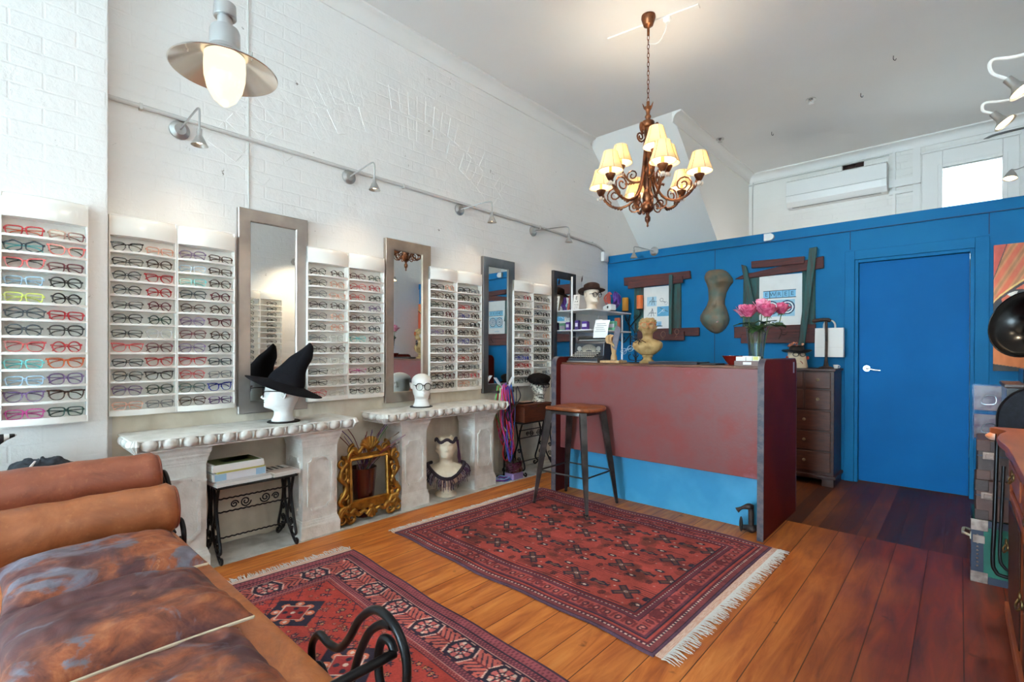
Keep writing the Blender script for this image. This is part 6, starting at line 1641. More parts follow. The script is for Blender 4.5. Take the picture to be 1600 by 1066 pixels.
M_LPATCH_OLD=lambda: leather('patched leather',[(.30,(58,34,42)),(.38,(92,48,44)),(.45,(140,66,42)),(.50,(156,80,46)),(.55,(96,54,56)),(.60,(104,96,122)),(.66,(122,116,140)),(.72,(96,62,66))],3.4)
def patchleather():
    m,nt,b=newmat('patched leather'); L=nt.links; tc=nt.nodes.new('ShaderNodeTexCoord')
    ge=nt.nodes.new('ShaderNodeObjectInfo'); ad=nt.nodes.new('ShaderNodeVectorMath'); ad.operation='ADD'; L.new(tc.outputs['Object'],ad.inputs[0]); L.new(ge.outputs['Location'],ad.inputs[1])
    def nz(sc,det,ro,di):
        n=nt.nodes.new('ShaderNodeTexNoise'); n.inputs['Scale'].default_value=sc; n.inputs['Detail'].default_value=det; n.inputs['Roughness'].default_value=ro; n.inputs['Distortion'].default_value=di; L.new(ad.outputs[0],n.inputs['Vector']); return n.outputs['Fac']
    def mixc(f,a,c):
        x=nt.nodes.new('ShaderNodeMix'); x.data_type='RGBA'; L.new(f,x.inputs['Factor'])
        for k,v in (('A',a),('B',c)):
            if isinstance(v,tuple): x.inputs[k].default_value=lin(v)
            else: L.new(v,x.inputs[k])
        return x.outputs['Result']
    def rp(f,a,c): 
        r=ramp(nt,[(a,(0,0,0,1)),(c,(1,1,1,1))]); L.new(f,r.inputs['Fac']); return r.outputs[0]
    fine=nz(14,8,.7,.6); base=ramp(nt,[(.3,lin((96,48,36))),(.5,lin((150,82,52))),(.7,lin((184,114,74)))]); L.new(fine,base.inputs['Fac'])
    mauve=ramp(nt,[(.3,lin((62,38,44))),(.55,lin((96,58,58))),(.75,lin((132,88,78)))]); L.new(fine,mauve.inputs['Fac'])
    c=mixc(rp(nz(3.0,5,.6,1.0),.44,.56),base.outputs[0],mauve.outputs[0])
    blue=ramp(nt,[(.3,lin((92,88,100))),(.7,lin((130,124,136)))]); L.new(fine,blue.inputs['Fac'])
    c=mixc(rp(nz(4.2,6,.62,1.4),.545,.60),c,blue.outputs[0])
    c=mixc(rp(nz(9,8,.7,.8),.62,.68),c,(186,126,88))
    L.new(c,b.inputs['Base Color']); b.inputs['Roughness'].default_value=.5; b.inputs['Specular IOR Level'].default_value=.3
    bp=nt.nodes.new('ShaderNodeBump'); bp.inputs['Strength'].default_value=.3; bp.inputs['Distance'].default_value=.008; L.new(fine,bp.inputs['Height']); L.new(bp.outputs['Normal'],b.inputs['Normal'])
    return m
M_LPATCH=patchleather()
M_LROLL=leather('red brown leather',[(.28,(104,54,40)),(.45,(140,74,52)),(.6,(156,86,60)),(.75,(178,112,80))],4.0)
M_LROLL2=leather('orange brown leather',[(.28,(112,62,38)),(.45,(152,86,50)),(.6,(172,102,62)),(.75,(190,124,82))],4.2)
M_LEDGE=leather('worn tan leather',[(.3,(150,84,46)),(.5,(186,108,58)),(.62,(200,124,72)),(.75,(222,168,120))],7)
M_PIPE=mat('cream piping',(206,186,160),.7)
M_TUBE=mat('black tubular iron',(26,27,30),.28,.6)
YS0,YS1=.030,.590
db=thing('daybed','leather topped daybed with black scrolled iron ends beside the pillar','daybed',(0,0,0))
b=MB(); b.box(.62,2.40,YS0+.012,YS1-.012,.335,.40); b.build('seat_board',mat('dark seat board',(60,40,30),.6),db,bevel=.006)
sb=superell(.875,.268,14,64); b=MB(); b.rings([[(1.515+x*k,.310+y*k2,z) for x,y in sb] for k,k2,z in ((.985,.97,.385),(1.0,1.0,.395),(1.0,1.0,.418),(.985,.96,.432),(.9,.8,.434),(.02,.02,.434))]); b.build('seat_pad',M_LEDGE,db,smooth=50)
def scroll_end(y,mirror):
    X=(lambda v:v) if not mirror else (lambda v:3.065-v)
    G=lambda pts:[(X(x),y,z) for x,z in pts]
    b=MB(); r=.0098
    b.tube(spl(G([(2.175,.024),(2.150,.12),(2.135,.25),(2.118,.36),(2.112,.425),(2.150,.470),(2.205,.468),(2.255,.478),(2.300,.520),(2.350,.585),(2.415,.628),(2.480,.622),(2.522,.580),(2.528,.520),(2.505,.465),(2.462,.448),(2.432,.478),(2.424,.530),(2.440,.573),(2.470,.580),(2.486,.562)]),9),r,10)
    b.build('scroll_end',M_TUBE,db)
    b=MB(); b.tube(spl(G([(2.476,.616),(2.440,.606),(2.390,.570),(2.350,.510),(2.322,.450),(2.300,.405),(2.265,.39)]),8),r,10)
    b.tube(spl(G([(2.10,.30),(2.125,.375),(2.165,.395),(2.195,.360),(2.19,.30),(2.215,.12),(2.235,.024)]),8),r*.85,10)
    b.build('inner_scroll',M_TUBE,db)
for mir in (False,True):
    for y in (YS1+.006,YS0-.006): scroll_end(y,mir)
    X=(lambda v:v) if not mir else (lambda v:3.065-v)
    for x,z in ((2.486,.562),(2.322,.430),(2.19,.30)):
        b=MB(); b.cyl((X(x),YS0-.006,z),(X(x),YS1+.006,z),.0098,12); b.build('cross_bar',M_TUBE,db)
def bolster(label,x,z,r,m,y0,y1):
    t=thing('bolster',label,'bolster cushion',(x,0,z))
    b=MB(); R=[]; ys=np.linspace(y0,y1,22)
    for i,y in enumerate(ys):
        e=min(1,(min(y-y0,y1-y))/.03); k=(.80+.20*math.sqrt(max(0,1-(1-e)**2)))*(1+.02*math.sin(i*1.3))
        R.append([(r*k*math.cos(2*PI*j/36)*(1+.015*math.sin(3*2*PI*j/36+i)),y,r*k*math.sin(2*PI*j/36)*(1+.015*math.cos(2*2*PI*j/36+i*.7))) for j in range(36)])
    b.rings(R); b.build('roll',m,t,smooth=70)
    b=MB()
    for y in (y0+.003,y1-.003): b.tube([(r*.83*math.cos(2*PI*j/36),y,r*.83*math.sin(2*PI*j/36)) for j in range(36)],.0045,6,closed=True)
    b.build('piping',M_LROLL,t)
    return t
bolster('upper red brown leather bolster resting on the iron arm of the daybed',.690,.640,.098,M_LROLL,-.02,.560)
bolster('lower orange brown leather bolster on the daybed seat',.915,.537,.102,M_LROLL2,-.01,.572)
def pillow(label,x0,x1,y0,y1,z,th,tilt,seed):
    cx,cy=(x0+x1)/2,(y0+y1)/2; hx,hy=(x1-x0)/2,(y1-y0)/2
    t=thing('seat_cushion',label,'seat cushion',(cx,cy,z),0,'patched leather cushions on the daybed',rot=(0,R_(tilt),0))
    n,m=58,70; N1=vnoise(n,m,5,seed,3)-.5; N2=vnoise(n,m,11,seed+3,2)-.5
    top=[];bot=[]
    for i in range(n):
        u=-1+2*i/(n-1); rt=[];rb=[]
        for j in range(m):
            v=-1+2*j/(m-1)
            pu=1-.05*(1-abs(v))**1; pv=1-.05*(1-abs(u))
            x=hx*u*(1-.045*(1-v*v)*abs(u)**6); y=hy*v*(1-.045*(1-u*u)*abs(v)**6)
            e=((1-abs(u)**3.2)*(1-abs(v)**3.2))**.5
            wr=.018*N1[i,j]+.006*N2[i,j]+.004*math.sin(9*u+14*v*N1[i,j])
            rt.append((x,y,th*.30+ th*.70*e+wr*min(1,e*2.0)-0.0)); rb.append((x,y,th*.30*(1-e)+.002))
        top.append(rt); bot.append(rb)
    b=MB(); b.grid(top); b.grid(bot,flip=True)
    for A_,B_ in ((top[0],bot[0]),(top[-1],bot[-1])): b.grid([A_,B_])
    for k in (0,m-1): b.grid([[top[i][k] for i in range(n)],[bot[i][k] for i in range(n)]])
    b.build('cushion',M_LPATCH,t,smooth=80)
    edge=[top[i][m-1] for i in range(0,n,3)]+[top[n-1][k] for k in range(m-1,0,-4)]
    MB().tube([(p[0],p[1],p[2]-.004) for p in edge],.0045,6).build('piping',M_PIPE,t)
    return t
pillow('patched leather cushion pushed against the bolsters',1.010,1.495,.045,.530,.447,.090,-2.2,3)
pillow('middle patched leather cushion with blue grey stains',1.462,1.982,.030,.500,.452,.095,-3.2,14)
pillow('patched leather cushion nearest the iron scroll',1.955,2.400,.010,.470,.440,.085,-.5,27)

# things piled behind the daybed by the pier
t=thing('plinth_table','low dark table behind the daybed, mostly hidden','table',(.13,-.40,0)); MB().box(0,.37,0,.74,.50,.53).build('table_top',mat('dark table board',(70,44,34),.5),t,bevel=.004); 
for x in (.0,.33):
    for y in (0,.70): MB().box(x,x+.04,y,y+.04,0,.50).build('leg',_M['dark table board'],t,smooth=0)
t=thing('denim_bag','crumpled dark blue grey bag with a white cord behind the bolster','bag',(.285,.205,.531))
R=loft([(0,.150,.09,.09),(.03,.165,.10,.10),(.07,.155,.095,.10),(.11,.125,.08,.085),(.145,.085,.055,.06),(.165,.05,.03,.035),(.170,.01,.01,.01)],[],48,40); b=MB(); nn=vnoise(48,48,9,4,3)
b.rings([[(x*(.82+.45*nn[i,j]),y*(.84+.4*nn[i,j]),z*(.85+.3*nn[i,j])) for j,(x,y,z) in enumerate(r)] for i,r in enumerate(R)]); b.build('body',mat('dark denim',(54,60,68),.9,col2=(34,36,42),nscale=9,bump=.3,bscale=40),t,smooth=80)
MB().tube(spl([(.02,-.02,.165),(.075,-.045,.14),(.105,-.08,.07),(.11,-.10,.01)],6),.005,6).build('cord',mat('white cord'if True else '',(236,234,230),.7),t)
MB().ell((.0,.135,.06),.07,.05,.05,16,10).build('black_scarf',mat('black scarf',(34,30,30),.9,bump=.4,bscale=40),t)
t=thing('toy_pumpkin','small orange pumpkin at the edge of the pile behind the daybed','pumpkin',(.395,.055,.531)); b=MB(); R=[]
for i in range(1,14):
    a=PI*i/14; R.append([((.052*math.sin(a))*(1+.07*math.cos(8*2*PI*j/48))*math.cos(2*PI*j/48),(.052*math.sin(a))*(1+.07*math.cos(8*2*PI*j/48))*math.sin(2*PI*j/48),.045-.045*math.cos(a)) for j in range(48)])
b.rings(R); b.build('body',mat('orange pumpkin',(236,130,40),.45),t,smooth=80); MB().tube([(0,0,.085),(.006,.004,.11)],.006,6).build('stalk',mat('green stalk',(80,90,40),.7),t)
t=thing('striped_hat','black and white striped pointed hat at the edge of the pile behind the daybed','hat',(.26,-.06,.531))
def stripes(name,axis,freq):
    m,nt,b=newmat(name); L=nt.links; tc=nt.nodes.new('ShaderNodeTexCoord'); w=nt.nodes.new('ShaderNodeTexWave'); w.inputs['Scale'].default_value=freq; w.bands_direction=axis
    L.new(tc.outputs['Object'],w.inputs['Vector']); r=ramp(nt,[(.5,lin((28,26,28))),(.52,lin((236,234,232)))]); L.new(w.outputs['Fac'],r.inputs['Fac']); L.new(r.outputs[0],b.inputs['Base Color']); b.inputs['Roughness'].default_value=.8; return m
b=MB(); ax=spl([(0,0,0.006),(0,.01,.12),(0,.05,.22),(0,.12,.275),(0,.185,.290)],6); m_=len(ax)
b.rings([[(p.x+r*math.cos(2*PI*j/28),p.y+r*math.sin(2*PI*j/28)*.9,p.z+(r*.55*math.sin(2*PI*j/28)*(-(i/m_)) )) for j in range(28)] for i,p in enumerate(ax) for r in [(.085*(1-i/(m_-1))**.8+.006)]]); b.build('cone',stripes('hat stripes','Y',9),t,smooth=70)
b=MB(); b.lathe([(.075,0),(.135,0.0),(.137,.004),(.075,.008)],32); b.build('brim',M_FELT,t)

# ================================================================== pendant and chandelier
t=thing('pendant_lamp','aluminium factory pendant lamp with a frosted glass bulb hanging by the pillar','pendant lamp',(1.14,.69,2.19))
b=MB(); b.lathe([(.0,.425),(.028,.425),(.040,.415),(.042,.365),(.040,.362),(.028,.362),(.028,.325),(.050,.318),(.055,.305),(.056,.240),(.062,.232),(.066,.222),(.070,.205),(.060,.200),(0,.200)],40); b.build('lamp_holder',mat('satin aluminium',(196,196,196),.28,.9),t,smooth=35)
b=MB(); b.lathe([(.066,.222),(.10,.200),(.150,.172),(.192,.148),(.196,.143),(.192,.141),(.150,.166),(.10,.194),(.064,.214)],56,cap0=False,cap1=False); b.build('shade',mat('shade aluminium',(206,202,198),.22,.9),t,smooth=50)
b=MB(); b.lathe([(.062,.212),(.074,.205),(.076,.16),(.074,.115),(.064,.070),(.042,.030),(.016,.006),(.0,.0)],40,cap0=True)
def frosted(name,e1,e2,s):
    m,nt,bb=newmat(name); L=nt.links; nt.nodes.remove(bb); out=nt.nodes['Material Output']
    lw=nt.nodes.new('ShaderNodeLayerWeight'); lw.inputs['Blend'].default_value=.45
    em=nt.nodes.new('ShaderNodeEmission'); em.inputs['Color'].default_value=(*e1,1); em.inputs['Strength'].default_value=s
    gl=nt.nodes.new('ShaderNodeBsdfGlossy'); gl.inputs['Roughness'].default_value=.2
    mx=nt.nodes.new('ShaderNodeMixShader'); mx.inputs['Fac'].default_value=.08
    L.new(em.outputs[0],mx.inputs[1]); L.new(gl.outputs[0],mx.inputs[2]); L.new(mx.outputs[0],out.inputs['Surface']); return m
b.build('glass_globe',frosted('frosted lamp glass',(1.0,.78,.48),None,1.05),t,smooth=70)
b=MB()
for k in range(3):
    a=2*PI*k/3+.5; b.cyl((.13*math.cos(a),.13*math.sin(a),.17),(.13*math.cos(a),.13*math.sin(a),.205),.003,6)
b.build('screw',M_ALU,t)
b=MB(); b.tube([(0,0,.425),(0,0,.47),(0,0,ZC-2.19)],.004,8); b.build('cord',M_BLKPAD,t)
for lx,ly,lab in ((3.70,1.15,'added frosted globe fill lamp, out of view, by the opposite wall above the dresser'),(3.55,-.9,'added frosted globe fill lamp, out of view, by the opposite wall, nearer the shop window')):  # extra pendants out of frame, put in as fill light
    d2=dup(t,(lx,ly,2.45),0,lab,'added fill pendants out of view'); light('pendant_bulb','POINT',(0,0,-.03),PEND_FILL,(1,.96,.90),size=.08,parent=d2)
    for c_ in list(d2.children):
        if c_.name.startswith(('cord','shade')): bpy.data.objects.remove(c_)
    MB().tube([(0,0,.425),(0,0,ZC-2.45)],.004,8).build('cord',M_BLKPAD,d2)
d3=dup(t,(2.0,6.65,2.22),0,'added aluminium fill pendant, out of view, in the back room behind the blue partition','added fill pendants out of view')  # extra hidden pendant, added to brighten the rear wall and ceiling
for c_ in list(d3.children):
    if c_.name.startswith(('cord','shade')): bpy.data.objects.remove(c_)
MB().tube([(0,0,.425),(0,0,ZC-2.22)],.004,8).build('cord',M_BLKPAD,d3) if False else None
light('pendant_bulb','POINT',(0,0,-.03),REAR_FILL,(1,.94,.86),size=.08,parent=d3)
light('pendant_bulb','POINT',(0,0,-.03),3,(1,.84,.62),size=.05,parent=t)

CHX,CHY=1.580,3.494
M_COP=mat('antique copper',(142,88,56),.38,.8,col2=(84,48,32),nscale=14,bump=.15,bscale=60)
ch=thing('chandelier','antique copper chandelier with nine small lit shades hanging before the counter','chandelier',(CHX,CHY,ZC))
b=MB(); b.lathe([(.0,-.0),(.052,-.0),(.054,-.020),(.046,-.045),(.036,-.075),(.020,-.085),(.010,-.095),(.010,-.15),(0,-.15)],32); b.build('canopy',M_COP,ch)
b=MB(); z=-.15; k=0
while z>-.66:
    ax_=(1,0) if k%2==0 else (0,1)
    b.tube([(ax_[0]*.0085*math.cos(a),ax_[1]*.0085*math.cos(a),z-.018+.021*math.sin(a)) for a in np.linspace(0,2*PI,14)[:-1]],.0026,5,closed=True); z-=.034; k+=1
b.build('chain',M_COP,ch)
b=MB(); b.lathe([(.0,-.655),(.012,-.66),(.012,-.69),(.026,-.70),(.016,-.735),(.014,-.755),(.024,-.775),(.014,-.80),(.044,-.812),(.050,-.822),(.050,-.850),(.044,-.858),(.026,-.862),(.028,-.90),(.020,-.96),(.018,-1.18),(.024,-1.24),(.034,-1.30),(.022,-1.335),(.034,-1.36),(.040,-1.40),(.030,-1.43),(.046,-1.445),(.050,-1.46),(.048,-1.485),(.036,-1.50),(.016,-1.515),(.012,-1.53),(.022,-1.55),(.020,-1.575),(.008,-1.59),(.006,-1.605),(.009,-1.615),(.0,-1.625)],28)
for k in range(5):
    a=2*PI*k/5; b.tube(spl([(.016*math.cos(a),.016*math.sin(a),-.72),(.030*math.cos(a),.030*math.sin(a),-.70),(.042*math.cos(a),.042*math.sin(a),-.672)],5),.006,6,rs=[.006,.007,.008,.008,.008,.007,.006,.005,.004,.003,.002])
b.build('stem',M_COP,ch)
ls=bpy.data.materials.new('lamp shade silk'); ls.use_nodes=True; nt=ls.node_tree; pb=nt.nodes['Principled BSDF']; nt.nodes.remove(pb); out=nt.nodes['Material Output']
tr=nt.nodes.new('ShaderNodeBsdfTranslucent'); tr.inputs['Color'].default_value=lin((252,238,206)); df=nt.nodes.new('ShaderNodeBsdfDiffuse'); df.inputs['Color'].default_value=lin((246,234,206)); mx=nt.nodes.new('ShaderNodeMixShader'); mx.inputs[0].default_value=.45
nt.links.new(tr.outputs[0],mx.inputs[1]); nt.links.new(df.outputs[0],mx.inputs[2]); nt.links.new(mx.outputs[0],out.inputs['Surface'])
M_CRYS=mat('crystal',(232,220,204),.05,coat=.5); M_CAND=mat('candle sleeve',(226,186,110),.5)
RT=Vector((math.cos(R_(42.37)),math.sin(R_(42.37)),0)); FW=Vector((-math.sin(R_(42.37)),math.cos(R_(42.37)),0))
def armdir(deg): # 0 = towards the viewer's side of the room, turning to the door
    a=R_(deg); return (RT*math.sin(a)-FW*math.cos(a))
def chand_arm(d,r,zs,upper):
    q=lambda rr,zz,s=0:(d.x*rr-d.y*s,d.y*rr+d.x*s,zz)
    b=MB()
    if not upper:
        pts=[(.022,-1.02),(.035,-1.16),(.060,-1.30),(.115,-1.405),(.20,-1.445),(.285,-1.425),(.345,-1.36),(r,-1.27),(r,zs-.075)]
        b.tube(spl([q(*p) for p in pts],8),.010,9,rs=None)
        b.tube(spl([q(.330,-1.37),q(.375,-1.33)] ,2),.001,4) if False else None
        sp_=[(.300,-1.415)]+[(.262+ (.066-.052*i/16)*math.cos(-PI*.35+i*.62),-1.335+(.066-.052*i/16)*math.sin(-PI*.35+i*.62)) for i in range(17)]
        b.tube([q(*p) for p in sp_],.0062,7)
        sp2=[(.10,-1.40)]+[(.098+(.050-.040*i/15)*math.cos(PI*.3-i*.62),-1.455+(.050-.040*i/15)*math.sin(PI*.3-i*.62)) for i in range(16)]
        b.tube([q(*p) for p in sp2],.0058,7)
    else:
        pts=[(.020,-1.245),(.07,-1.265),(.14,-1.245),(r-.02,-1.17),(r,-1.10),(r,zs-.075)]
        b.tube(spl([q(*p) for p in pts],8),.0085,8)
        sp_=[(.10,-1.262)]+[(.118+(.050-.040*i/15)*math.cos(-PI*.5+i*.62),-1.205+(.050-.040*i/15)*math.sin(-PI*.5+i*.62)) for i in range(16)]
        b.tube([q(*p) for p in sp_],.0055,7)
    a=b.build('arm',M_COP,ch)
    lf=MB()  # acanthus leaf on the bend
    if not upper:
        for k in range(7):
            p=Vector(q(.20+.022*k,-1.452+.004*k+.0011*k*k*1.5)); lf.tube([tuple(p),tuple(p+Vector((0,0,-.008))+d*.012),tuple(p+d*.026+Vector((0,0,.010)))],.009,6,rs=[.011,.009,.002])
    else:
        for k in range(4):
            p=Vector(q(.10+.02*k,-1.262)); lf.tube([tuple(p),tuple(p+Vector((0,0,-.010))+d*.01),tuple(p+d*.022+Vector((0,0,.006)))],.007,6,rs=[.009,.007,.002])
    lf.build('acanthus_leaf',M_COP,a)
    x,y=d.x*r,d.y*r
    c=MB(); c.lathe([(.012,zs-.075),(.020,zs-.068),(.034,zs-.040),(.038,zs-.028),(.030,zs-.024),(0,zs-.024)],20,(x,y,0)); c.build('candle_cup',M_COP,a)
    c=MB(); c.ell((x,y,zs-.092),.018,.018,.018,14,10)
    for k in range(5):
        aa=2*PI*k/5; c.ell((x+.026*math.cos(aa),y+.026*math.sin(aa),zs-.098),.006,.006,.012,8,6)
    c.build('crystal_drop',M_CRYS,a)
    c=MB(); c.cyl((x,y,zs-.025),(x,y,zs+.035),.011,12); c.build('candle_sleeve',M_CAND,a)
    s=MB(); s.lathe([(.092,zs-.008),(.0925,zs-.004),(.086,zs+.012),(.072,zs+.050),(.060,zs+.090),(.050,zs+.130),(.0495,zs+.134),(.049,zs+.130),(.0585,zs+.090),(.0705,zs+.050),(.0845,zs+.012),(.0905,zs-.006),(.092,zs-.008)],36,(x,y,0),False,False)
    sh=s.build('lamp_shade',ls,ch,smooth=60)
    pr=MB()
    for k in range(6):
        aa=2*PI*k/6+.3; pr.tube([(x+rr*math.cos(aa),y+rr*math.sin(aa),zs+zz) for rr,zz in ((.093,-.006),(.0725,.050),(.0605,.090),(.0505,.131))],.0016,4)
    pr.tube([(x+.0925*math.cos(2*PI*k/36),y+.0925*math.sin(2*PI*k/36),zs-.006) for k in range(36)],.002,5,closed=True)
    pr.build('shade_braid',mat('shade braid',(190,150,96),.8),sh)
    bl=MB(); bl.ell((x,y,zs+.060),.014,.014,.028,12,9); bl.build('bulb',mat('lit bulb',(255,240,210),.5,emit=(255,214,150),estr=26),a)
    l=light('bulb_light','POINT',(x,y,zs+.060),CHB,(1,.86,.66),size=.02,parent=ch)
for k in range(6): chand_arm(armdir(60*k),.375,-1.255,False)
for k in range(3): chand_arm(armdir(120*k),.215,-1.085,True)
b=MB()
for k in range(3):
    d=armdir(120*k+60); q=lambda rr,zz:(d.x*rr,d.y*rr,zz)
    b.tube([q(.022,-.94)]+[q(.078+(.040-.030*i/15)*math.cos(PI*1.2+i*.62),-.945+(.040-.030*i/15)*math.sin(PI*1.2+i*.62)) for i in range(16)],.0065,7)
    b.tube(spl([q(.05,-.92),q(.075,-.88),q(.07,-.84),q(.05,-.86),q(.045,-.89)],5),.010,7)
b.build('upper_scroll',M_COP,ch)
# ceiling fittings
t=thing('ceiling_strip','white cover strip on the ceiling beside the chandelier canopy','cover strip',(CHX,CHY,ZC))
b=MB(); b.box(-.36,.36,-.03,.03,-.012,-.0005); b.M=None; o=b.build('strip',M_TRIM,t,bevel=.003,seg=1); t.location=(CHX-.02,CHY+.02,ZC); o.rotation_euler=(0,0,R_(8)); o.location=(0,.075,0)
MB().lathe([(.030,-.0125),(.030,-.03),(.018,-.045),(0,-.045)],20,(.12,.09,0)).build('rose_cup',_M['white plastic'],t); MB().tube(spl([(.12,.09,-.04),(.11,.07,-.12),(.07,.04,-.20),(.022,-.02,-.215)],6),.004,6).build('flex',_M['white plastic'],t)
for x,y,lab in ((2.226,5.752,'small round metal fitting on the ceiling, nearer the lamps'),(1.203,6.089,'small round metal fitting on the ceiling beside the bulkhead')):
    t=thing('ceiling_fitting',lab,'ceiling fitting',(x,y,ZC)); MB().lathe([(.045,-.0005),(.045,-.010),(.020,-.016),(.012,-.03),(.026,-.036),(.026,-.040),(0,-.040)],24).build('rosette',M_CHROME,t)
for k,(x,y) in enumerate(((2.922,5.388),(2.62,5.95),(1.72,6.3))):
    b=MB(); b.tube(spl([(x,y,ZC-.001),(x,y,ZC-.03),(x+.012,y,ZC-.045),(x+.02,y,ZC-.03)],5),.003,6); tag(b.build('ceiling_hook',M_IRON),['small dark hook screwed into the ceiling, nearest the lamps by the right wall','small dark ceiling hook between sprinkler and rear cornice','small dark ceiling hook near the bulkhead cornice'][k],'hook')
# flexible-arm spotlights of the opposite wall
def flexlamp(label,wall,peak,head,aim,lit=22,small=False):
    t=thing('wall_spotlight',label,'spotlight',wall,0,'spotlights on the opposite wall'); w=Vector(wall)
    b=MB(); b.cyl((0,0,0),(-.02,0,0),.05,24); b.build('wall_plate',M_ALU,t)
    L_=lambda p:tuple(Vector(p)-w); a=Vector(aim).normalized(); H=Vector(head)-w; st=H-a*.07
    b=MB(); b.tube(spl([(-.02,0,0),(-.14,0,.05),L_((peak[0]+.10,peak[1],peak[2]-.015)),L_(peak),tuple((Vector(peak)-w)*.55+st*.45+Vector((-.025,0,-.01))),tuple(st)],8),.008 if not small else .003,8); b.build('arm',mat('white flexible arm',(232,230,226),.4) if not small else M_ALU,t)
    q=a.to_track_quat('Z','Y').to_matrix().to_4x4(); b=MB(); b.M=Matrix.Translation(H)@q
    if not small: b.lathe([(0,-.075),(.018,-.07),(.020,-.02),(.028,-.005),(.052,.018),(.054,.022),(.050,.020),(.026,-.001),(0,.0)],24)
    else: b.lathe([(0,-.075),(.012,-.06),(.028,-.03),(.038,.0),(.036,.0),(.02,-.028),(0,-.04)],24)
    b.build('shade',M_ALU,t,smooth=40)
    b=MB(); b.M=Matrix.Translation(H)@q; b.lathe([(.047 if not small else .033,.014 if not small else -.006),(.02,.022 if not small else -.002),(0,.024 if not small else .0)],20); b.build('bulb',mat('halogen disc' if not small else 'halogen disc small',(255,240,215),.4,emit=(255,220,165),estr=14 if not small else 6),t)
    l=light('bulb_light','SPOT',tuple(H+a*.05),lit,(1,.82,.58),size=.03,parent=t); l.rotation_euler=(-a).to_track_quat('Z','Y').to_euler(); l.data.spot_size=R_(130); l.data.spot_blend=.8
flexlamp('curved white arm spotlight nearest the viewer on the opposite wall',(XR-.001,3.22,2.52),(3.47,3.30,2.605),(3.56,3.30,2.44),(.55,-.1,-.80))
flexlamp('curved white arm spotlight second along the opposite wall',(XR-.001,3.92,2.58),(3.465,4.0,2.665),(3.535,3.98,2.530),(.55,-.1,-.80))
flexlamp('small silver spotlight farthest along the opposite wall, before the rear window',(XR-.001,4.72,2.46),(3.70,4.70,2.44),(3.605,4.70,2.37),(-.1,-.25,-.9),3,True)

# ================================================================== by the door: trunk, cases, folding chair, dresser, cabinet and horn
M_TRUNK=mat('green trunk fibre',(18,100,82),.6,col2=(14,86,72),nscale=6,bump=.08); M_TEDGE=mat('navy trunk edging',(34,42,64),.45); M_TCOR=mat('tarnished steel',(156,138,128),.4,.8,col2=(120,100,92),nscale=20)
t=thing('travel_trunk','green travel trunk with navy edges and steel corners on the floor below the suitcases','trunk',(3.410,3.540,0.0)); LX,LY,LZ=.46,.36,.325
MB().box(.003,LX-.003,.003,LY-.003,.003,LZ-.003).build('body',M_TRUNK,t,bevel=.004)
b=MB()
for x0,x1 in ((0,.045),(LX-.045,LX)):
    b.box(x0,x1,-.002,.004,0,LZ)
for z0,z1 in ((0,.035),(LZ-.035,LZ)): b.box(0,LX,-.0018,.004,z0,z1); b.box(-.0018,.004,0,LY,z0,z1)
b.box(-.002,.004,0,.04,0,LZ); b.build('edging',M_TEDGE,t,smooth=0)
for x in (0,LX):
    for z in (0,LZ):
        b=MB(); sx=1 if x==0 else -1; sz=1 if z==0 else -1
        X0,X1=sorted((x-.004*sx,x+.062*sx)); Z0,Z1=sorted((z-.003*sz,z+.055*sz)); b.box(X0,X1,-.005,-.0019,Z0,Z1)
        if x==0: b.box(-.005,-.0019,-.005,.06,Z0,Z1)
        b.build('corner_plate',M_TCOR,t,bevel=.0012,seg=1)
st=MB()
for k in range(9):
    z=.085+.020*k
    st.ell((.022,-.003,z),.005,.004,.005,8,6)
st.build('rivet',M_TCOR,t)
MB().box(.004,.05,-.006,-.002,.205,.245).build('clasp',M_TCOR,t,bevel=.001,seg=1)
b=MB(); b.tube(spl([(-.004,.06,.22),(-.030,.07,.225),(-.034,.12,.21),(-.030,.17,.225),(-.004,.18,.22)],5),.007,6); b.box(-.006,0,.045,.075,.205,.24); b.build('handle',mat('pale brass',(196,186,160),.35,.8),t)
M_CASE=mat('brown fibre suitcase',(98,68,60),.6,col2=(74,50,46),nscale=5,bump=.15,bscale=70); M_CASE2=mat('dark brown suitcase',(70,46,40),.5,col2=(50,34,32),nscale=5,bump=.15,bscale=70)
def suitcase(label,loc,d,m,seed):
    t=thing('suitcase',label,'suitcase',loc,0,'stacked suitcases'); dx,dy,dz=d
    MB().box(0,dx,0,dy,0,dz).build('body',m,t,bevel=.008)
    MB().box(-.0015,dx+.0015,-.0015,dy+.001,dz*.60,dz*.60+.006).build('rim',M_TEDGE,t,smooth=0)
    for x in (.02,dx-.075):
        b=MB(); b.box(x,x+.055,-.006,-.001,dz*.60-.014,dz*.60+.022); b.box(x+.012,x+.042,-.010,-.006,dz*.60-.008,dz*.60+.012); b.build('clasp',M_TCOR,t,bevel=.0015,seg=1)
    b=MB()
    for k in range(7): b.ell((.072,-.0015,.02+(dz-.04)*k/6),.003,.002,.003,6,5)
    b.build('stud',M_TCOR,t)
    
    for za,zb in ((dz-.055,dz+.002),(-.0,.05)): MB().box(-.003,.05,-.003,.02,za,zb).build('leather_corner',M_CASE2 if m is M_CASE else M_CASE,t,bevel=.002,seg=1)
suitcase('grey brown fibre suitcase lying on the green trunk',(3.424,3.550,.327),(.43,.33,.205),M_CASE,1)
suitcase('dark brown suitcase on top of the stack beside the door',(3.430,3.565,.5335),(.40,.31,.205),M_CASE2,2)
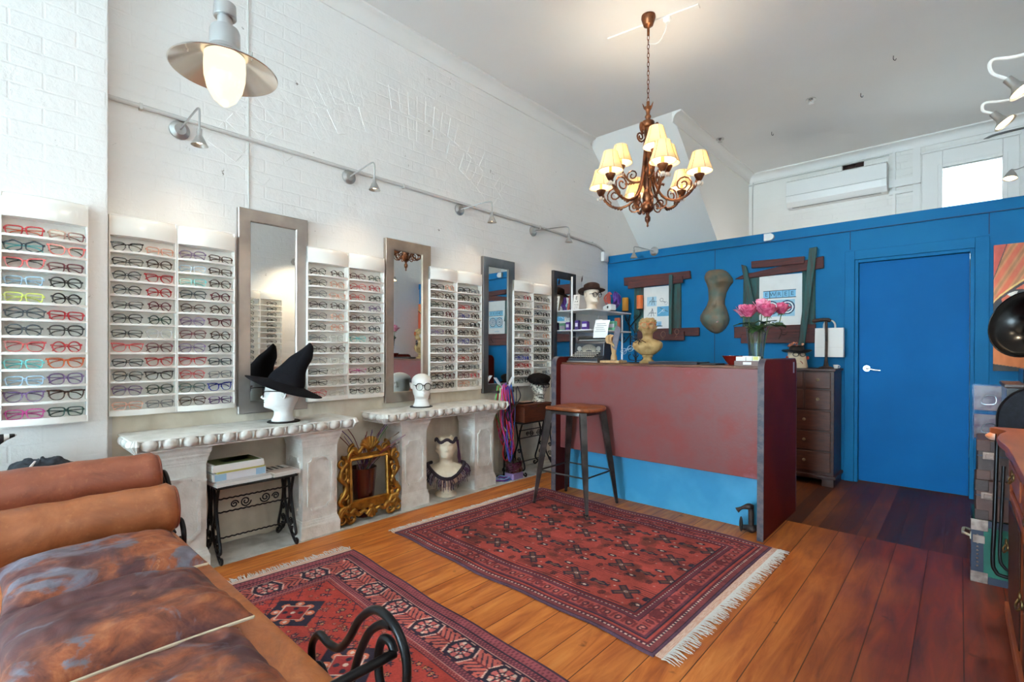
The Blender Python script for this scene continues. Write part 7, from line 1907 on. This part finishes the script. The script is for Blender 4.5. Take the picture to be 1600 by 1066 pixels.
t=thing('folded_cloth','small orange and white cloth tucked on top of the suitcases','cloth',(3.545,3.625,.7395)); b=MB(); b.rings(loft([(0,.05,.06,.07),(.02,.055,.065,.085),(.04,.04,.05,.06),(.05,.01,.01,.02)],[],24,14)); b.build('cloth',mat('orange white cloth',(226,140,96),.9,col2=(238,232,226),nscale=8),t,smooth=80)
t=thing('folding_chair','folded chair with a black arched back and dark tube legs leaning between trunk and dresser','folding chair',(3.612,3.325,-.004))
b=MB(); r=.0085
b.tube(spl([(-.112,.02,.90),(-.118,.01,.72),(-.126,-.03,.40),(-.132,-.05,.22),(-.122,-.055,.165),(-.085,-.057,.148),(.10,-.057,.146),(.20,-.055,.17),(.21,-.02,.5),(.21,.02,.9)],7),r,10); b.build('leg_frame',M_TUBE,t)
b=MB(); b.tube(spl([(-.095,-.01,.66),(-.105,-.04,.36),(-.108,-.055,.235),(-.095,-.058,.195),(-.06,-.06,.180),(.10,-.06,.178),(.18,-.058,.20),(.19,-.03,.5)],7),r*.8,10); b.build('leg_frame',M_TUBE,t)
arch=[(-.118,.80)]+[(.045-.163*math.cos(a),.885+.165*math.sin(a)) for a in np.linspace(0,PI,26)]+[(.208,.80)]
b=MB(); b.prism(arch,.024,'y',.008); b.build('seat_panel',mat('black vinyl',(20,21,28),.55,col2=(26,28,38),nscale=60,bump=.25,bscale=240,spec=.2),t,smooth=30)
b=MB(); b.tube([(x,.007,z) for x,z in arch],.0055,7); b.build('panel_rim',M_TUBE,t)
MB().prism(rrect(.05,.075,.012),.0015,'y',.0063).build('paper_label',mat('white label',(232,230,228),.6),t,smooth=0); COL.objects[-1].location=(.10,0,.905)

M_DRES=mat('red cherry wood',(172,90,50),.4,col2=(126,58,32),nscale=4,nlo=.3,nhi=.75,stretch=(5,1,5),bump=.05,coat=.2); M_DRESD=mat('dark carved wood',(72,36,24),.4,col2=(48,24,16),nscale=6)
t=thing('dresser','carved cherry wood dresser with a scalloped top along the opposite wall','dresser',(0,0,0))
MB().box(3.535,XR-.02,1.75,3.075,.06,.80).build('carcase',M_DRES,t,bevel=.004)
P=[]; 
for i in range(61):
    f=i/60; y=3.110-(3.110-1.72)*f; x=3.488-.030*math.exp(-((f-.02)/.03)**2)+.020*math.exp(-((f-.10)/.05)**2)-.018*math.exp(-((f-.30)/.12)**2)
    P.append((x,y))
P+= [(XR-.02,1.72),(XR-.02,3.110)]
b=MB(); b.prism(P,.026,'z',.838); b.prism([(x+.022 if x<3.7 else x,y+(-.015 if y>3.0 and x>3.6 else 0)) for x,y in P],.040,'z',.799); b.build('top',M_DRES,t,bevel=.005)
for y0,y1,z0,z1,kind in ((2.42,3.02,.64,.775,'drawer'),(1.80,2.38,.64,.775,'drawer'),(2.42,3.02,.12,.60,'door'),(1.80,2.38,.12,.60,'door')):
    d=MB().box(3.521,3.536,y0,y1,z0,z1).build(kind,M_DRES,t,bevel=.006)
    MB().box(3.516,3.522,y0+.05,y1-.05,z0+.03,z1-.03).build('raised_panel',M_DRESD if kind=='door' else M_DRES,d,bevel=.004)
    b=MB()
    yc=(y0+y1)/2 if kind=='drawer' else y1-.03; zc=(z0+z1)/2
    b.tube(spl([(3.515,yc-.04,zc+.01),(3.504,yc-.03,zc-.012),(3.502,yc,zc-.018),(3.504,yc+.03,zc-.012),(3.515,yc+.04,zc+.01)],5),.004,6)
    for s in (-1,1): b.ell((3.513,yc+s*.04,zc+.012),.005,.014,.016,10,8)
    b.build('handle',mat('dark brass',(120,96,60),.4,.9),d)
b=MB()
for y in (3.045,2.40,1.77):
    for k in range(3): b.cyl((3.528,y-.012+.012*k,.10),(3.528,y-.012+.012*k,.78),.005,8)
b.build('fluted_pilaster',M_DRES,t)
MB().box(3.511,XR-.02,1.74,3.095,.045,.095).build('plinth',M_DRES,t,bevel=.006)
for x in (3.533,XR-.09):
    for y in (1.76,3.03): 
        MB().lathe([(.0,0),(.018,.0),(.026,.02),(.022,.046),(0,.046)],14,(x+.01,y,0)).build('foot',M_DRESD,t)

t=thing('dark_cabinet','black painted cabinet standing behind the suitcases under the gramophone','cabinet',(3.545,3.915,0)); 
MB().box(.01,.42,.012,.46,.0,1.0).build('carcase',mat('black lacquer',(36,30,32),.3,coat=.4),t,bevel=.004); MB().box(0,.43,0,.47,1.0,1.022).build('top',mat('dark moulding',(70,56,54),.4),t,bevel=.006)
MB().box(.03,.40,.002,.012,.45,.96).build('door',mat('black cabinet door',(50,40,42),.35),t,bevel=.004); MB().ell((.05,-.006,.70),.010,.010,.010,10,8).build('knob',M_PUL,t)
t=thing('gramophone','black gramophone with a large horn on the dark cabinet before the painting','gramophone',(3.765,4.15,1.0225))
MB().box(-.14,.18,-.13,.16,0,.085).build('case',mat('black lacquer',(36,30,32),.3,coat=.4),t,bevel=.01)
d=Vector((-.62,-.72,.18)).normalized(); q=d.to_track_quat('Z','Y').to_matrix().to_4x4()
b=MB(); b.M=Matrix.Translation((-.125,-.055,.345))@q
prof=[(.022,-.26),(.030,-.20),(.045,-.14),(.068,-.09),(.102,-.045),(.160,-.012),(.196,.0)]
b.lathe(prof+[(r-.004,z+.002) for r,z in prof[::-1]],48,cap0=False,cap1=False); b.tube([(.196*math.cos(2*PI*j/48),.196*math.sin(2*PI*j/48),0) for j in range(48)],.004,6,closed=True); b.build('horn',mat('black gloss horn',(8,8,9),.22,spec=.25),t,smooth=60)
p0=(Matrix.Translation((-.125,-.055,.345))@q)@Vector((0,0,-.26))
b=MB(); b.tube(spl([tuple(p0),tuple(p0+Vector((.04,.05,-.02))),(p0.x+.05,p0.y+.06,p0.z-.12),(.06,.10,.085)],7),.022,12,rs=None); b.build('tone_arm',mat('black gloss horn'),t) if False else b.build('tone_arm',_M['black gloss horn'],t)
MB().cyl((-.02,-.02,.086),(-.02,-.02,.094),.105,36).build('turntable',mat('turntable felt',(40,60,48),.9),t)
MB().tube(spl([(.18,0,.05),(.22,0,.05),(.23,0,.02),(.24,0,.02)],5),.006,6).build('crank',M_CHROME,t)
